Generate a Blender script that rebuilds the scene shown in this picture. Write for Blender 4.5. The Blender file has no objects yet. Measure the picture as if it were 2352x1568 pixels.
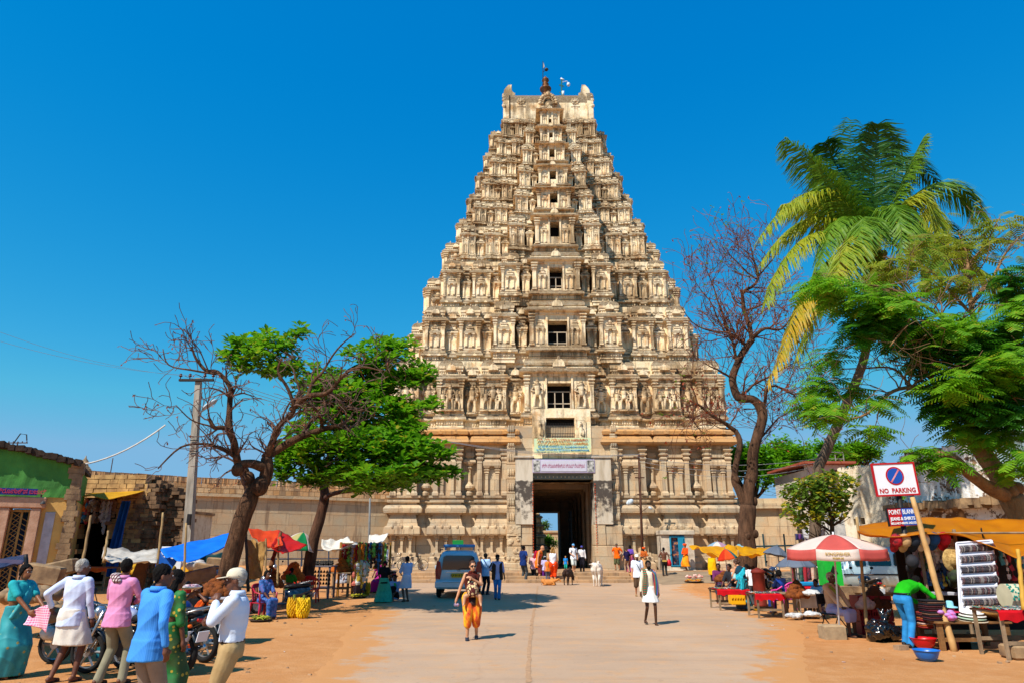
import bpy,math,random
import numpy as np
from mathutils import Matrix,Vector,noise
R=math.radians
sin=math.sin;cos=math.cos;pi=math.pi;sqrt=math.sqrt;Vec=Vector;fbm=noise.noise;MRot=Matrix.Rotation;MTra=Matrix.Translation
rnd=random.Random(11)
scene=bpy.context.scene
COL=scene.collection
# ---------------------------------------------------------------- camera
PITCH=R(16.87);HC=1.8;F=1568.0
cam_d=bpy.data.cameras.new('camera');cam=bpy.data.objects.new('camera',cam_d);COL.objects.link(cam)
cam.location=(0,0,HC);cam.rotation_euler=(R(90)+PITCH,0,0)
cam_d.lens=24;cam_d.sensor_width=36;cam_d.clip_start=.1;cam_d.clip_end=3000
scene.camera=cam
# ---------------------------------------------------------------- light
SUN_EL=R(49);SUN_AZ=(-.66,-.75)
world=bpy.data.worlds.new('World');scene.world=world;world.use_nodes=True
nt=world.node_tree;nt.nodes.clear()
_o=nt.nodes.new('ShaderNodeOutputWorld');_b=nt.nodes.new('ShaderNodeBackground');_s=nt.nodes.new('ShaderNodeTexSky')
_h=nt.nodes.new('ShaderNodeHueSaturation')
_s.sky_type='NISHITA';_s.sun_disc=False;_s.sun_elevation=SUN_EL
_s.sun_rotation=math.atan2(SUN_AZ[0],SUN_AZ[1])
_s.altitude=400;_s.air_density=1.0;_s.dust_density=0;_s.ozone_density=2.0
_h.inputs['Saturation'].default_value=1.45;_h.inputs['Value'].default_value=.141*1.05
_b.inputs['Strength'].default_value=.115
_sep=nt.nodes.new('ShaderNodeSeparateColor');_com=nt.nodes.new('ShaderNodeCombineColor')
nt.links.new(_s.outputs[0],_h.inputs['Color']);nt.links.new(_h.outputs[0],_sep.inputs[0])
for _i,(_e,_k)in enumerate(((1.15,.9),(.66,.835),(.33,.83))):
 _p=nt.nodes.new('ShaderNodeMath');_p.operation='POWER';_p.inputs[1].default_value=_e;nt.links.new(_sep.outputs[_i],_p.inputs[0])
 _q=nt.nodes.new('ShaderNodeMath');_q.operation='MULTIPLY';_q.inputs[1].default_value=_k/.141;_m=nt.nodes.new('ShaderNodeMath');_m.operation='MINIMUM';_m.inputs[1].default_value=(.21,.47,.74)[_i]/.141;nt.links.new(_p.outputs[0],_q.inputs[0]);nt.links.new(_q.outputs[0],_m.inputs[0]);nt.links.new(_m.outputs[0],_com.inputs[_i])
nt.links.new(_com.outputs[0],_b.inputs[0]);nt.links.new(_b.outputs[0],_o.inputs[0])
sd=bpy.data.lights.new('sun','SUN');sun=bpy.data.objects.new('sun',sd);COL.objects.link(sun)
sd.energy=5.0;sd.angle=R(.5);sd.color=(1,.93,.82)
_d=Vec((SUN_AZ[0]*cos(SUN_EL),SUN_AZ[1]*cos(SUN_EL),sin(SUN_EL))).normalized()
sun.rotation_euler=_d.to_track_quat('Z','Y').to_euler();sun.location=_d*100
vs=scene.view_settings;vs.view_transform='Standard';vs.look='None';vs.exposure=.31;vs.gamma=1
scene.cycles.max_bounces=6;scene.cycles.transparent_max_bounces=6
# ---------------------------------------------------------------- pixel helpers (2352x1568 picture)
def ray(px,py):
 u=(px-1176)/F;v=(784-py)/F
 return Vec((u,cos(PITCH)-v*sin(PITCH),sin(PITCH)+v*cos(PITCH)))
def W(px,py,Y):
 r=ray(px,py);t=Y/r.y
 return Vec((r.x*t,Y,HC+r.z*t))
def zat(py,Y):return W(1176,py,Y).z
def zc(Y,z):return Y*cos(PITCH)+(z-HC)*sin(PITCH)
def sst(a,b,x):
 t=max(0,min(1,(x-a)/(b-a)));return t*t*(3-2*t)
def gz(x,y):
 """height of the ground"""
 h=0.0
 side=max(sst(6.0,9.5,x),sst(-6.5,-10,x))
 h+=.5*sst(33,43,y)*side
 h=max(h,.5*(1 if(y>41.2)else 0))
 rough=max(sst(9,14,x),sst(-5.5,-9,x))*sst(7,10,y)
 h+=rough*(.05*fbm(Vec((x*.5,y*.5,3)))+.02*fbm(Vec((x*2,y*2,8))))
 h+=.012*fbm(Vec((x*.35,y*.35,0)))
 if x<-9:h+=.35*sst(-9,-15,x)*sst(10,20,y)
 return h
def G(px,py):
 """ground point under a pixel"""
 r=ray(px,py);z=0
 if r.z>-.001:return Vec((r.x*60,60,.5))
 for _ in range(40):
  t=(z-HC)/r.z;x=r.x*t;y=r.y*t
  z=z*.5+.5*gz(x,y)
 return Vec((x,y,gz(x,y)))
def hgt(px,py_top,Y):
 return zat(py_top,Y)
 # ---------------------------------------------------------------- object helpers
def obj_from(name,me,parent=None,m=None):
 o=bpy.data.objects.new(name,me);COL.objects.link(o)
 if m:me.materials.append(m)
 if parent:o.parent=parent
 return o
def thing(name,label,cat,loc=(0,0,0),rz=0,group=None):
 o=bpy.data.objects.new(name,None);COL.objects.link(o)
 o.empty_display_size=.2;o.location=loc;o.rotation_euler=(0,0,rz)
 return tag(o,label,cat,group)
def tag(o,label=None,cat=None,group=None,kind=None):
 if label:o['label']=label
 if cat:o['category']=cat
 if group:o['group']=group
 if kind:o['kind']=kind
 return o
def dup(root,loc=None,rz=None,label=None,group=None,scale=None):
 r=root.copy();COL.objects.link(r)
 if loc is not None:r.location=loc
 if rz is not None:r.rotation_euler=(0,0,rz)
 if label:r['label']=label
 if group:r['group']=group
 if scale:r.scale=(scale,)*3
 for ch in list(root.children):
  c=ch.copy();COL.objects.link(c);c.parent=r
  for g in list(ch.children):
   d=g.copy();COL.objects.link(d);d.parent=c
 return r
class MB:
 """collects shapes, links them as one mesh object"""
 def __init__(s,M=None):s.v=[];s.f=[];s.M=M
 def add(s,vs,fs):
  n=len(s.v)
  if s.M is not None:vs=[tuple(s.M@Vec(p))for p in vs]
  s.v.extend(vs);s.f.extend([tuple(i+n for i in f)for f in fs])
 def box(s,x0,x1,y0,y1,z0,z1):
  s.add([(x0,y0,z0),(x1,y0,z0),(x1,y1,z0),(x0,y1,z0),(x0,y0,z1),(x1,y0,z1),(x1,y1,z1),(x0,y1,z1)],[(0,3,2,1),(4,5,6,7),(0,1,5,4),(1,2,6,5),(2,3,7,6),(3,0,4,7)])
 def cbox(s,c,size,rot=None):
  """box by centre and size, optional rotation matrix"""
  hx,hy,hz=size[0]/2,size[1]/2,size[2]/2
  vs=[Vec((a*hx,b*hy,c_*hz))for c_ in(-1,1)for(a,b)in((-1,-1),(1,-1),(1,1),(-1,1))]
  if rot is not None:vs=[rot@v for v in vs]
  c=Vec(c)
  s.add([tuple(v+c)for v in vs],[(0,3,2,1),(4,5,6,7),(0,1,5,4),(1,2,6,5),(2,3,7,6),(3,0,4,7)])
 def bev(s,x0,x1,y0,y1,z0,z1,b=.02):
  s.loft(x0+b,x1-b,y0+b,y1-b,[(0,z0),(b,z0+b),(b,z1-b),(0,z1)])
 def loft(s,x0,x1,y0,y1,prof):
  """stack of rectangles, prof = [(offset, z)]"""
  vs=[];fs=[]
  for(o,z)in prof:
   vs+=[(x0-o,y0-o,z),(x1+o,y0-o,z),(x1+o,y1+o,z),(x0-o,y1+o,z)]
  n=len(prof)
  for i in range(n-1):
   for k in range(4):
    a=i*4+k;b=i*4+(k+1)%4
    fs.append((a,b,b+4,a+4))
  fs.append((3,2,1,0));t=(n-1)*4;fs.append((t,t+1,t+2,t+3))
  s.add(vs,fs)
 def rings(s,rs,cap=True,closed=True):
  """skin a list of rings (lists of points, equal length)"""
  n=len(rs[0]);vs=[tuple(p)for r in rs for p in r];fs=[]
  m=n if closed else n-1
  for i in range(len(rs)-1):
   for k in range(m):
    a=i*n+k;b=i*n+(k+1)%n
    fs.append((a,b,b+n,a+n))
  if cap:
   fs.append(tuple(range(n-1,-1,-1)));t=(len(rs)-1)*n;fs.append(tuple(range(t,t+n)))
  s.add(vs,fs)
 def tube(s,pts,rad,n=8,cap=True):
  pts=[Vec(p)for p in pts]
  if not isinstance(rad,(list,tuple)):rad=[rad]*len(pts)
  rs=[];up=None
  for i,p in enumerate(pts):
   d=(pts[min(i+1,len(pts)-1)]-pts[max(i-1,0)])
   if d.length<1e-9:d=Vec((0,0,1))
   d.normalize()
   if up is None:up=Vec((1,0,0))if abs(d.x)<.8 else Vec((0,1,0))
   a=(up-d*up.dot(d)).normalized();b=d.cross(a);up=a
   rs.append([p+(a*cos(t)+b*sin(t))*rad[i]for t in[2*pi*k/n for k in range(n)]])
  s.rings(rs,cap)
 def cyl(s,p0,p1,r0,r1=None,n=10):s.tube([p0,p1],[r0,r0 if r1 is None else r1],n)
 def lathe(s,c,prof,n=16,sx=1,sy=1):
  """prof = [(r, z)]"""
  s.rings([[(c[0]+r*sx*cos(2*pi*k/n),c[1]+r*sy*sin(2*pi*k/n),c[2]+z)for k in range(n)]for r,z in prof])
 def ell(s,c,r,n=12,m=8,rot=None):
  if not isinstance(r,(list,tuple)):r=(r,r,r)
  rs=[]
  for i in range(m+1):
   t=pi*i/m;t=max(.02,min(pi-.02,t))
   ring=[Vec((r[0]*sin(t)*cos(2*pi*k/n),r[1]*sin(t)*sin(2*pi*k/n),-r[2]*cos(t)))for k in range(n)]
   if rot is not None:ring=[rot@p for p in ring]
   rs.append([Vec(c)+p for p in ring])
  s.rings(rs)
 def rc(s,p0,p1,r0,r1,n=10):
  """round-ended cone"""
  p0=Vec(p0);p1=Vec(p1);d=p1-p0;L=d.length
  if L<1e-6:return s.ell(p0,max(r0,r1),n,6)
  d.normalize();pts=[];rad=[]
  for t in(-.98,-.75,-.4,0):
   pts.append(p0+d*r0*t);rad.append(r0*sqrt(1-t*t))
  for t in(0,.4,.75,.98):
   pts.append(p1+d*r1*t);rad.append(r1*sqrt(1-t*t))
  s.tube(pts,rad,n)
 def chain(s,pts,rad,n=10):
  for i in range(len(pts)-1):s.rc(pts[i],pts[i+1],rad[i],rad[i+1],n)
 def quad(s,a,b,c,d):s.add([tuple(a),tuple(b),tuple(c),tuple(d)],[(0,1,2,3)])
 def prism(s,pts,y0,y1):
  """polygon in x,z extruded along y"""
  n=len(pts)
  s.add([(p[0],y0,p[1])for p in pts]+[(p[0],y1,p[1])for p in pts],[tuple(range(n)),tuple(range(2*n-1,n-1,-1))]+[((i+1)%n,i,i+n,(i+1)%n+n)for i in range(n)])
 def sheet(s,fn,nu,nv,thick=0):
  """grid surface fn(u,v)->point, u,v in 0..1"""
  vs=[Vec(fn(i/nu,j/nv))for j in range(nv+1)for i in range(nu+1)]
  fs=[(j*(nu+1)+i,j*(nu+1)+i+1,(j+1)*(nu+1)+i+1,(j+1)*(nu+1)+i)for j in range(nv)for i in range(nu)]
  if not thick:return s.add([tuple(v)for v in vs],fs)
  N=len(vs);vs2=[v-Vec((0,0,thick))for v in vs]
  fs2=[tuple(N+i for i in reversed(f))for f in fs]
  rim=[j*(nu+1)for j in range(nv+1)]+[nv*(nu+1)+i for i in range(1,nu+1)]+[j*(nu+1)+nu for j in range(nv-1,-1,-1)]+[i for i in range(nu-1,0,-1)]
  side=[(rim[i],rim[(i+1)%len(rim)],rim[(i+1)%len(rim)]+N,rim[i]+N)for i in range(len(rim))]
  s.add([tuple(v)for v in vs+vs2],fs+fs2+side)
 def build(s,name,m,parent=None,smooth=False,fix=False):
  me=bpy.data.meshes.new(name);me.from_pydata(s.v,[],s.f)
  if fix:
   import bmesh
   bm=bmesh.new();bm.from_mesh(me);bmesh.ops.recalc_face_normals(bm,faces=bm.faces);bm.to_mesh(me);bm.free()
  if smooth:
   me.polygons.foreach_set('use_smooth',[True]*len(me.polygons))
  me.update()
  return obj_from(name,me,parent,m)
def np_mesh(name,V,Fq,m,parent=None,smooth=False):
 """fast mesh of quads from numpy arrays"""
 me=bpy.data.meshes.new(name);nv=len(V);nf=len(Fq);k=Fq.shape[1]
 me.vertices.add(nv);me.vertices.foreach_set('co',V.astype(np.float32).ravel())
 me.loops.add(nf*k);me.loops.foreach_set('vertex_index',Fq.astype(np.int32).ravel())
 me.polygons.add(nf);me.polygons.foreach_set('loop_start',np.arange(nf,dtype=np.int32)*k)
 if smooth:me.polygons.foreach_set('use_smooth',np.ones(nf,dtype=bool))
 me.update(calc_edges=True)
 return obj_from(name,me,parent,m)
 # ---------------------------------------------------------------- materials
def lin(c):
 if isinstance(c,str):c=[int(c[i:i+2],16)/255 for i in(0,2,4)]
 return tuple((x/12.92 if x<=.04045 else((x+.055)/1.055)**2.4)for x in c)+(1,)
class NT:
 def __init__(s,name):
  s.m=bpy.data.materials.new(name);s.m.use_nodes=True;s.t=s.m.node_tree;s.b=s.t.nodes['Principled BSDF']
 def n(s,typ,**kw):
  x=s.t.nodes.new(typ)
  for k,v in kw.items():
   if k in x.inputs:x.inputs[k].default_value=v
   else:setattr(x,k,v)
  return x
 def l(s,a,b):s.t.links.new(a,b)
 def math(s,op,a,b=None,clamp=False):
  x=s.t.nodes.new('ShaderNodeMath');x.operation=op;x.use_clamp=clamp
  for i,q in enumerate((a,b)):
   if q is None:continue
   if isinstance(q,(int,float)):x.inputs[i].default_value=q
   else:s.l(q,x.inputs[i])
  return x.outputs[0]
 def ramp(s,fac,stops):
  x=s.t.nodes.new('ShaderNodeValToRGB');e=x.color_ramp.elements
  while len(e)<len(stops):e.new(.5)
  for i,(p,c)in enumerate(stops):
   e[i].position=p;e[i].color=c if not isinstance(c,(int,float))else(c,c,c,1)
  s.l(fac,x.inputs[0]);return x.outputs[0]
 def mix(s,fac,a,b,mode='MIX'):
  x=s.t.nodes.new('ShaderNodeMix');x.data_type='RGBA';x.blend_type=mode
  for i,q in((0,fac),(6,a),(7,b)):
   if isinstance(q,(int,float)):x.inputs[i].default_value=q
   elif isinstance(q,tuple):x.inputs[i].default_value=q
   else:s.l(q,x.inputs[i])
  return x.outputs[2]
 def noise(s,vec,scale,detail=4,rough=.55):
  x=s.n('ShaderNodeTexNoise');x.inputs['Scale'].default_value=scale;x.inputs['Detail'].default_value=detail;x.inputs['Roughness'].default_value=rough
  if vec is not None:s.l(vec,x.inputs['Vector'])
  return x.outputs[0]
 def mapv(s,vec,scale):
  x=s.n('ShaderNodeMapping');x.inputs['Scale'].default_value=scale;s.l(vec,x.inputs[0]);return x.outputs[0]
 def pos(s):return s.n('ShaderNodeNewGeometry').outputs['Position']
 def ob(s):return s.n('ShaderNodeTexCoord').outputs['Object']
 def bump(s,h,strength=.4,dist=.02):
  x=s.n('ShaderNodeBump');x.inputs['Strength'].default_value=strength;x.inputs['Distance'].default_value=dist
  s.l(h,x.inputs['Height']);s.l(x.outputs[0],s.b.inputs['Normal'])
 def base(s,c):
  if isinstance(c,tuple):s.b.inputs['Base Color'].default_value=c
  else:s.l(c,s.b.inputs['Base Color'])
 def set(s,**kw):
  for k,v in kw.items():s.b.inputs[k.replace('_',' ')].default_value=v
  return s
_mc={}
def mat(c,rough=.75,var=.25,scale=6,bump=.0,bscale=30,metal=0,c2=None,spec=.3,name=None,coat=0,trans=0):
 """procedural material: two tones mixed by noise, optional bump"""
 key=(c,rough,var,scale,bump,bscale,metal,c2,spec,coat,trans)
 if key in _mc:return _mc[key]
 t=NT(name or 'mat_'+str(c));a=lin(c)
 b=lin(c2)if c2 else tuple(x*(1-var)for x in a[:3])+(1,)
 v=t.ob();nz=t.noise(v,scale,4)
 t.base(t.mix(t.ramp(nz,[(.35,0),(.68,1)]),a,b))
 t.set(Roughness=rough,Metallic=metal);t.b.inputs['Specular IOR Level'].default_value=spec
 if coat:t.b.inputs['Coat Weight'].default_value=coat
 if bump:t.bump(t.noise(v,bscale,5),bump,.02)
 if trans:
  tr=t.n('ShaderNodeBsdfTranslucent');tr.inputs[0].default_value=a;mx=t.n('ShaderNodeMixShader');mx.inputs[0].default_value=trans
  t.l(t.b.outputs[0],mx.inputs[1]);t.l(tr.outputs[0],mx.inputs[2]);t.l(mx.outputs[0],t.t.nodes['Material Output'].inputs[0])
 _mc[key]=t.m;return t.m
def stripes(c1,c2,freq,axis=(1,0,0),rough=.8,width=.5,c3=None):
 """striped or checked cloth"""
 t=NT('striped_cloth');v=t.ob()
 def wave(ax):
  d=t.n('ShaderNodeVectorMath',operation='DOT_PRODUCT');t.l(v,d.inputs[0]);d.inputs[1].default_value=ax
  return t.math('GREATER_THAN',t.math('FRACT',t.math('MULTIPLY',d.outputs['Value'],freq)),width)
 f=wave(axis);col=t.mix(f,lin(c1),lin(c2))
 if c3:col=t.mix(t.math('MULTIPLY',wave((.01,0,1)),.7),col,lin(c3))
 t.base(col);t.set(Roughness=rough);t.b.inputs['Specular IOR Level'].default_value=.2
 return t.m
def text_mesh(txt,size,m,name='lettering',parent=None,loc=(0,0,0),rot=(R(90),0,0),align='CENTER',ext=.003,bold=.0,sx=1.0,fit=None):
 cu=bpy.data.curves.new(name,'FONT');cu.body=txt;cu.size=size;cu.align_x=align;cu.align_y='CENTER';cu.extrude=ext;cu.offset=bold
 cu.resolution_u=2
 o=bpy.data.objects.new(name,cu);COL.objects.link(o)
 dg=bpy.context.evaluated_depsgraph_get();me=bpy.data.meshes.new_from_object(o.evaluated_get(dg))
 bpy.data.objects.remove(o);bpy.data.curves.remove(cu)
 me.materials.clear()
 if fit and len(me.vertices):sx=min(sx,fit/max(1e-3,max(v.co.x for v in me.vertices)-min(v.co.x for v in me.vertices)))
 r=obj_from(name,me,parent,m);r.location=loc;r.rotation_euler=rot;r.scale=(sx,1,1)
 return r
 # ================================================================= temple tower
CX=3.33;CY=57.5
def plaster_mat():
 t=NT('weathered_plaster');p=t.pos();g=t.n('ShaderNodeNewGeometry')
 sep=t.n('ShaderNodeSeparateXYZ');t.l(g.outputs['Normal'],sep.inputs[0]);nz=sep.outputs[2]
 big=t.noise(p,.35,5);mid=t.noise(p,1.7,6,.65);fine=t.noise(p,9,6,.7)
 streak=t.noise(t.mapv(p,(3.2,3.2,.35)),1.0,6,.65)
 cream=t.mix(t.ramp(mid,[(.35,0),(.7,1)]),lin('ffeccb'),lin('f3d6a4'))
 cream=t.mix(t.ramp(big,[(.45,0),(.65,.8)]),cream,lin('e0b782'))
 cream=t.mix(t.math('MULTIPLY',t.ramp(fine,[(.5,0),(.75,1)]),.4),cream,lin('b98c5c'))
 up=t.ramp(nz,[(.05,0),(.3,1)])
 a=t.math('MULTIPLY',up,t.ramp(t.math('ADD',mid,t.math('MULTIPLY',big,.35)),[(.36,.8),(.55,1)]))
 s2=t.ramp(t.math('ADD',t.math('MULTIPLY',streak,.6),t.math('MULTIPLY',big,.5)),[(.53,0),(.63,.8)])
 f=t.math('MAXIMUM',a,s2)
 f=t.math('MULTIPLY',f,t.ramp(fine,[(.25,.55),(.6,1)]))
 cream=t.mix(t.math('MULTIPLY',t.ramp(t.noise(p,1.1,5,.6),[(.56,0),(.64,1)]),.55),cream,lin('c88a4a'));dark=t.mix(t.ramp(fine,[(.35,0),(.7,1)]),lin('33271e'),lin('7a6248'))
 rnd_=t.noise(p,3.5,5,.7);f=t.math('MAXIMUM',f,t.math('MULTIPLY',t.ramp(t.math('ADD',t.math('MULTIPLY',rnd_,.55),t.math('MULTIPLY',big,.5)),[(.58,0),(.66,1)]),.5));t.base(t.mix(f,cream,dark));t.set(Roughness=.9);t.b.inputs['Specular IOR Level'].default_value=.15
 t.bump(t.math('ADD',fine,mid),.5,.06)
 return t.m
def stone_mat(name='carved_stone',tint='cfba98',tint2='a59a86',dark='5f4a36',bs=1.0,rowh=.62,bw=1.7,mort=.012,streaks=.54):
 t=NT(name);p=t.pos();s=t.n('ShaderNodeSeparateXYZ');t.l(p,s.inputs[0])
 c=t.n('ShaderNodeCombineXYZ');t.l(t.math('ADD',s.outputs[0],s.outputs[1]),c.inputs[0]);t.l(s.outputs[2],c.inputs[1])
 wv=t.n('ShaderNodeVectorMath',operation='ADD');nn=t.n('ShaderNodeTexNoise');nn.inputs['Scale'].default_value=.8;t.l(p,nn.inputs['Vector'])
 sc=t.n('ShaderNodeVectorMath',operation='SCALE');sc.inputs['Scale'].default_value=.12;t.l(nn.outputs['Color'],sc.inputs[0])
 t.l(c.outputs[0],wv.inputs[0]);t.l(sc.outputs[0],wv.inputs[1])
 br=t.n('ShaderNodeTexBrick');t.l(wv.outputs[0],br.inputs['Vector'])
 br.inputs['Scale'].default_value=bs;br.inputs['Brick Width'].default_value=bw;br.inputs['Row Height'].default_value=rowh
 br.inputs['Mortar Size'].default_value=mort;br.inputs['Mortar Smooth'].default_value=.3
 br.inputs['Color1'].default_value=lin(tint);br.inputs['Color2'].default_value=lin(tint2);br.inputs['Mortar'].default_value=lin(dark)
 mid=t.noise(p,1.2,7,.65);fine=t.noise(p,14,5,.65);streak=t.noise(t.mapv(p,(2.2,2.2,.22)),1,6,.65)
 col=t.mix(t.math('MULTIPLY',t.ramp(mid,[(.35,0),(.65,1)]),.55),br.outputs[0],lin('c99c6c'))
 col=t.mix(t.math('MULTIPLY',t.ramp(streak,[(streaks,0),(streaks+.1,1)]),.6),col,lin('6a5240'))
 col=t.mix(t.math('MULTIPLY',t.ramp(fine,[(.45,0),(.75,1)]),.35),col,lin('94806a'))
 t.base(col);t.set(Roughness=.88);t.b.inputs['Specular IOR Level'].default_value=.2
 h=t.math('SUBTRACT',t.math('ADD',t.math('MULTIPLY',fine,.6),mid),t.math('MULTIPLY',br.outputs['Fac'],1.2))
 t.bump(h,.55,.05)
 return t.m
M_PL=plaster_mat();M_ST=stone_mat(rowh=.7,bw=1.6,mort=.008);M_WALL=stone_mat('wall_blocks','c8b492','aa9c82','74604a',rowh=.66,bw=1.9,mort=.010)
M_DARK=mat('1a1512',.9,.3);M_OCH=mat('c9893f',.85,.35,1.5,.4,9,c2='8a5a2c')
def kap(o,z0,z1):
 h=z1-z0
 return[(0,z0),(o*.82,z0+h*.06),(o,z0+h*.22),(o*.92,z0+h*.42),(o*.55,z0+h*.72),(o*.25,z0+h*.86),(o*.25,z1)]
def loftd(mb,u0,u1,d,depth,prof):mb.loft(u0,u1,-d,-d+depth,prof)
def dentils(mb,u0,u1,d,z0,z1,pitch,dep):
 n=max(1,int((u1-u0)/pitch));p=(u1-u0)/n
 for i in range(n):
  mb.box(u0+p*(i+.22),u0+p*(i+.72),-d-dep,-d+.02,z0,z1)
def pilaster(mb,u,d,z0,z1,w):
 """engaged column with pot base, bulging capital and bracket"""
 h=z1-z0;mb.M0=None
 y0,y1=-d-w*.75,-d+w*.3
 mb.loft(u-w/2,u+w/2,y0,y1,[(w*.22,z0),(w*.22,z0+h*.05),(w*.05,z0+h*.08),(0,z0+h*.1),(0,z0+h*.68),(w*.08,z0+h*.70),(w*.02,z0+h*.735),(w*.30,z0+h*.78),(w*.30,z0+h*.80),(w*.02,z0+h*.835),(w*.42,z0+h*.875),(w*.42,z0+h*.90),(w*.1,z0+h*.905),(w*.12,z0+h*.94),(w*.5,z0+h*.975),(w*.5,z1)])
def aedicule(mb,u,d,z0,z1,w,arch=True):
 """little shrine front: two shafts, eave, arched crest"""
 h=z1-z0;cw=w*.17
 mb.loft(u-w*.5,u+w*.5,-d-.07*w,-d,[(.02,z0),(.05*w,z0+h*.03),(0,z0+h*.06)])
 for sg in(-1,1):
  uu=u+sg*w*.32
  mb.loft(uu-cw/2,uu+cw/2,-d-cw*.9,-d+.03,[(cw*.2,z0+h*.06),(0,z0+h*.1),(0,z0+h*.42),(cw*.35,z0+h*.46),(0,z0+h*.49),(cw*.45,z0+h*.54),(cw*.45,z0+h*.57)])
 ew=w*.5
 mb.loft(u-ew*.82,u+ew*.82,-d-.10*w,-d+.03,kap(w*.14,z0+h*.57,z0+h*.70))
 mb.loft(u-ew*.55,u+ew*.55,-d-.07*w,-d+.03,[(0,z0+h*.70),(0,z0+h*.77),(w*.07,z0+h*.79),(w*.07,z0+h*.82),(-w*.02,z0+h*.86)])
 if arch:
  n=8;r=w*.17
  pts=[(u+r*cos(pi*k/n),z0+h*.86+r*1.1*sin(pi*k/n))for k in range(n+1)]
  mb.prism(pts,-d-.10*w,-d+.03)
def nasi(mb,u,d,z,r):
 """horseshoe crest"""
 n=8;pts=[(u+r*cos(pi*k/n),z+r*1.25*sin(pi*k/n))for k in range(n+1)]
 mb.prism(pts,-d-r*.5,-d+.05)
 mb.ell((u,-d-r*.45,z+r*1.45),(r*.25,r*.25,r*.3),6,4)
def bay(mb,u0,u1,d,z0,H,kind='bay',rich=True,roof=True,back=0.9,jit=0):
 """projecting shrine bay of a storey: band with dentils, eave, columns, cornice, barrel roof"""
 w=u1-u0;zb=lambda f:z0+H*f
 jit=rnd.uniform(-.012,.012)
 d=d+jit
 loftd(mb,u0+.04,u1-.04,d-.10,back,[(0,zb(-.03)),(0,zb(.02)),(.06,zb(.03)),(.06,zb(.05)),(.02,zb(.055)),(.02,zb(.13))])
 dentils(mb,u0,u1,d-.06,zb(.075),zb(.118),max(.17,H*.035),.07)
 loftd(mb,u0,u1,d-.02,back,kap(.20*OV,zb(.13),zb(.215)))
 for k in range(2):nasi(mb,u0+w*(.25+.5*k),d+.12,zb(.135),H*.022+.03)
 loftd(mb,u0+.05,u1-.05,d-.06,back,[(.0,zb(.21)),(.07,zb(.235)),(.07,zb(.255)),(0,zb(.27)),(0,zb(.72))])
 pw=max(.09,min(.26,w*.12))
 for uu in(u0+pw*.75,u1-pw*.75):pilaster(mb,uu,d-.05,zb(.255),zb(.71),pw)
 if rich:aedicule(mb,(u0+u1)/2,d-.06,zb(.262),zb(.70),w*.5)
 loftd(mb,u0+.0,u1-.0,d-.03,back,[(0,zb(.70))]+kap(.24*OV,zb(.715),zb(.80)))
 for f_ in(.225,.745):loftd(mb,u0-.02,u1+.02,d-.0,back*.9,[(0,zb(f_)),(.05,zb(f_+.006)),(.05,zb(f_+.014)),(0,zb(f_+.02))])
 dentils(mb,u0+.05,u1-.05,d-.04,zb(.685),zb(.708),max(.15,H*.03),.06)
 if roof:
  dentils(mb,u0+w*.1,u1-w*.1,d-.17,zb(.812),zb(.838),max(.14,H*.03),.05)
  loftd(mb,u0+w*.1,u1-w*.1,d-.18,back*.7,[(0,zb(.80)),(0,zb(.84)),(.08,zb(.85)),(.08,zb(.87))])
  ins=.12;R_=H*.10
  loftd(mb,u0+w*.1,u1-w*.1,d-.2,back*.6,[(.02,zb(.87)),(.10,zb(.895)),(.12,zb(.93)),(.06,zb(.975)),(-.06,zb(1.01)),(-min(.2,w*.12),zb(1.03))])
  nasi(mb,(u0+u1)/2,d-.06,zb(.86),min(w*.2,H*.07))
  for k in range(3):mb.ell((u0+w*(.25+.25*k),-d+.35,zb(1.045)),(.05,.05,.09),6,4)
ND=1.0;OV=1.0
def niche(mb,u0,u1,d,z0,H,rich=True,back=.6):
 """recess between bays with a slim shrine"""
 w=u1-u0;zb=lambda f:z0+H*f;d+=.3*(1-ND)
 loftd(mb,u0-.05,u1+.05,d-.52,back,[(0,zb(-.02)),(0,zb(.13))])
 dentils(mb,u0,u1,d-.5,zb(.07),zb(.115),max(.17,H*.035),.05)
 loftd(mb,u0-.05,u1+.05,d-.45,back,kap(.18,zb(.13),zb(.212)))
 if rich:
  uc=(u0+u1)/2
  loftd(mb,u0+w*.2,u1-w*.2,d-.42,back,[(.03,zb(.212)),(.05,zb(.24)),(0,zb(.26)),(0,zb(.56))])
  for sg in(-1,1):pilaster(mb,uc+sg*w*.24,d-.42,zb(.25),zb(.54),w*.15)
  loftd(mb,u0+w*.16,u1-w*.16,d-.34,back,kap(.10,zb(.54),zb(.61)))
  loftd(mb,u0+w*.28,u1-w*.28,d-.36,back,[(0,zb(.61)),(0,zb(.65)),(.06,zb(.665)),(-.04,zb(.70))])
  nasi(mb,uc,d-.34,zb(.60),w*.16)
 loftd(mb,u0-.05,u1+.05,d-.50,back,[(0,zb(.70))]+kap(.2,zb(.715),zb(.795)))
 nasi(mb,(u0+u1)/2,d-.36,zb(.80),min(w*.3,H*.07))
 loftd(mb,u0+w*.1,u1-w*.1,d-.5,back,[(0,zb(.80)),(0,zb(.85)),(.06,zb(.87)),(.06,zb(.89)),(-.05,zb(.93))])
tower=thing('temple_tower','tall tapering cream gateway tower of carved tiers with grey stone base, rising behind the square','tower',(CX,CY,.5))
TM=MTra((0,0,-.5))
BD=[985,835,712,607,524,470,414,366,323,277]
YF=[48.0,48.9,49.8,50.6,51.2,51.8,52.3,52.8,53.3]
HPX=[379,303,257,211,179,155,136,118,106]
PM=[.5,1.0,1.45,1.75,2.0,2.0,1.9,1.6,1.2]
ZB=[zat(BD[i],YF[i])for i in range(9)]+[zat(277,53.8)]
HW=[HPX[i]*zc(YF[i],(ZB[i]+ZB[i+1])/2)/F for i in range(9)]
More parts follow.
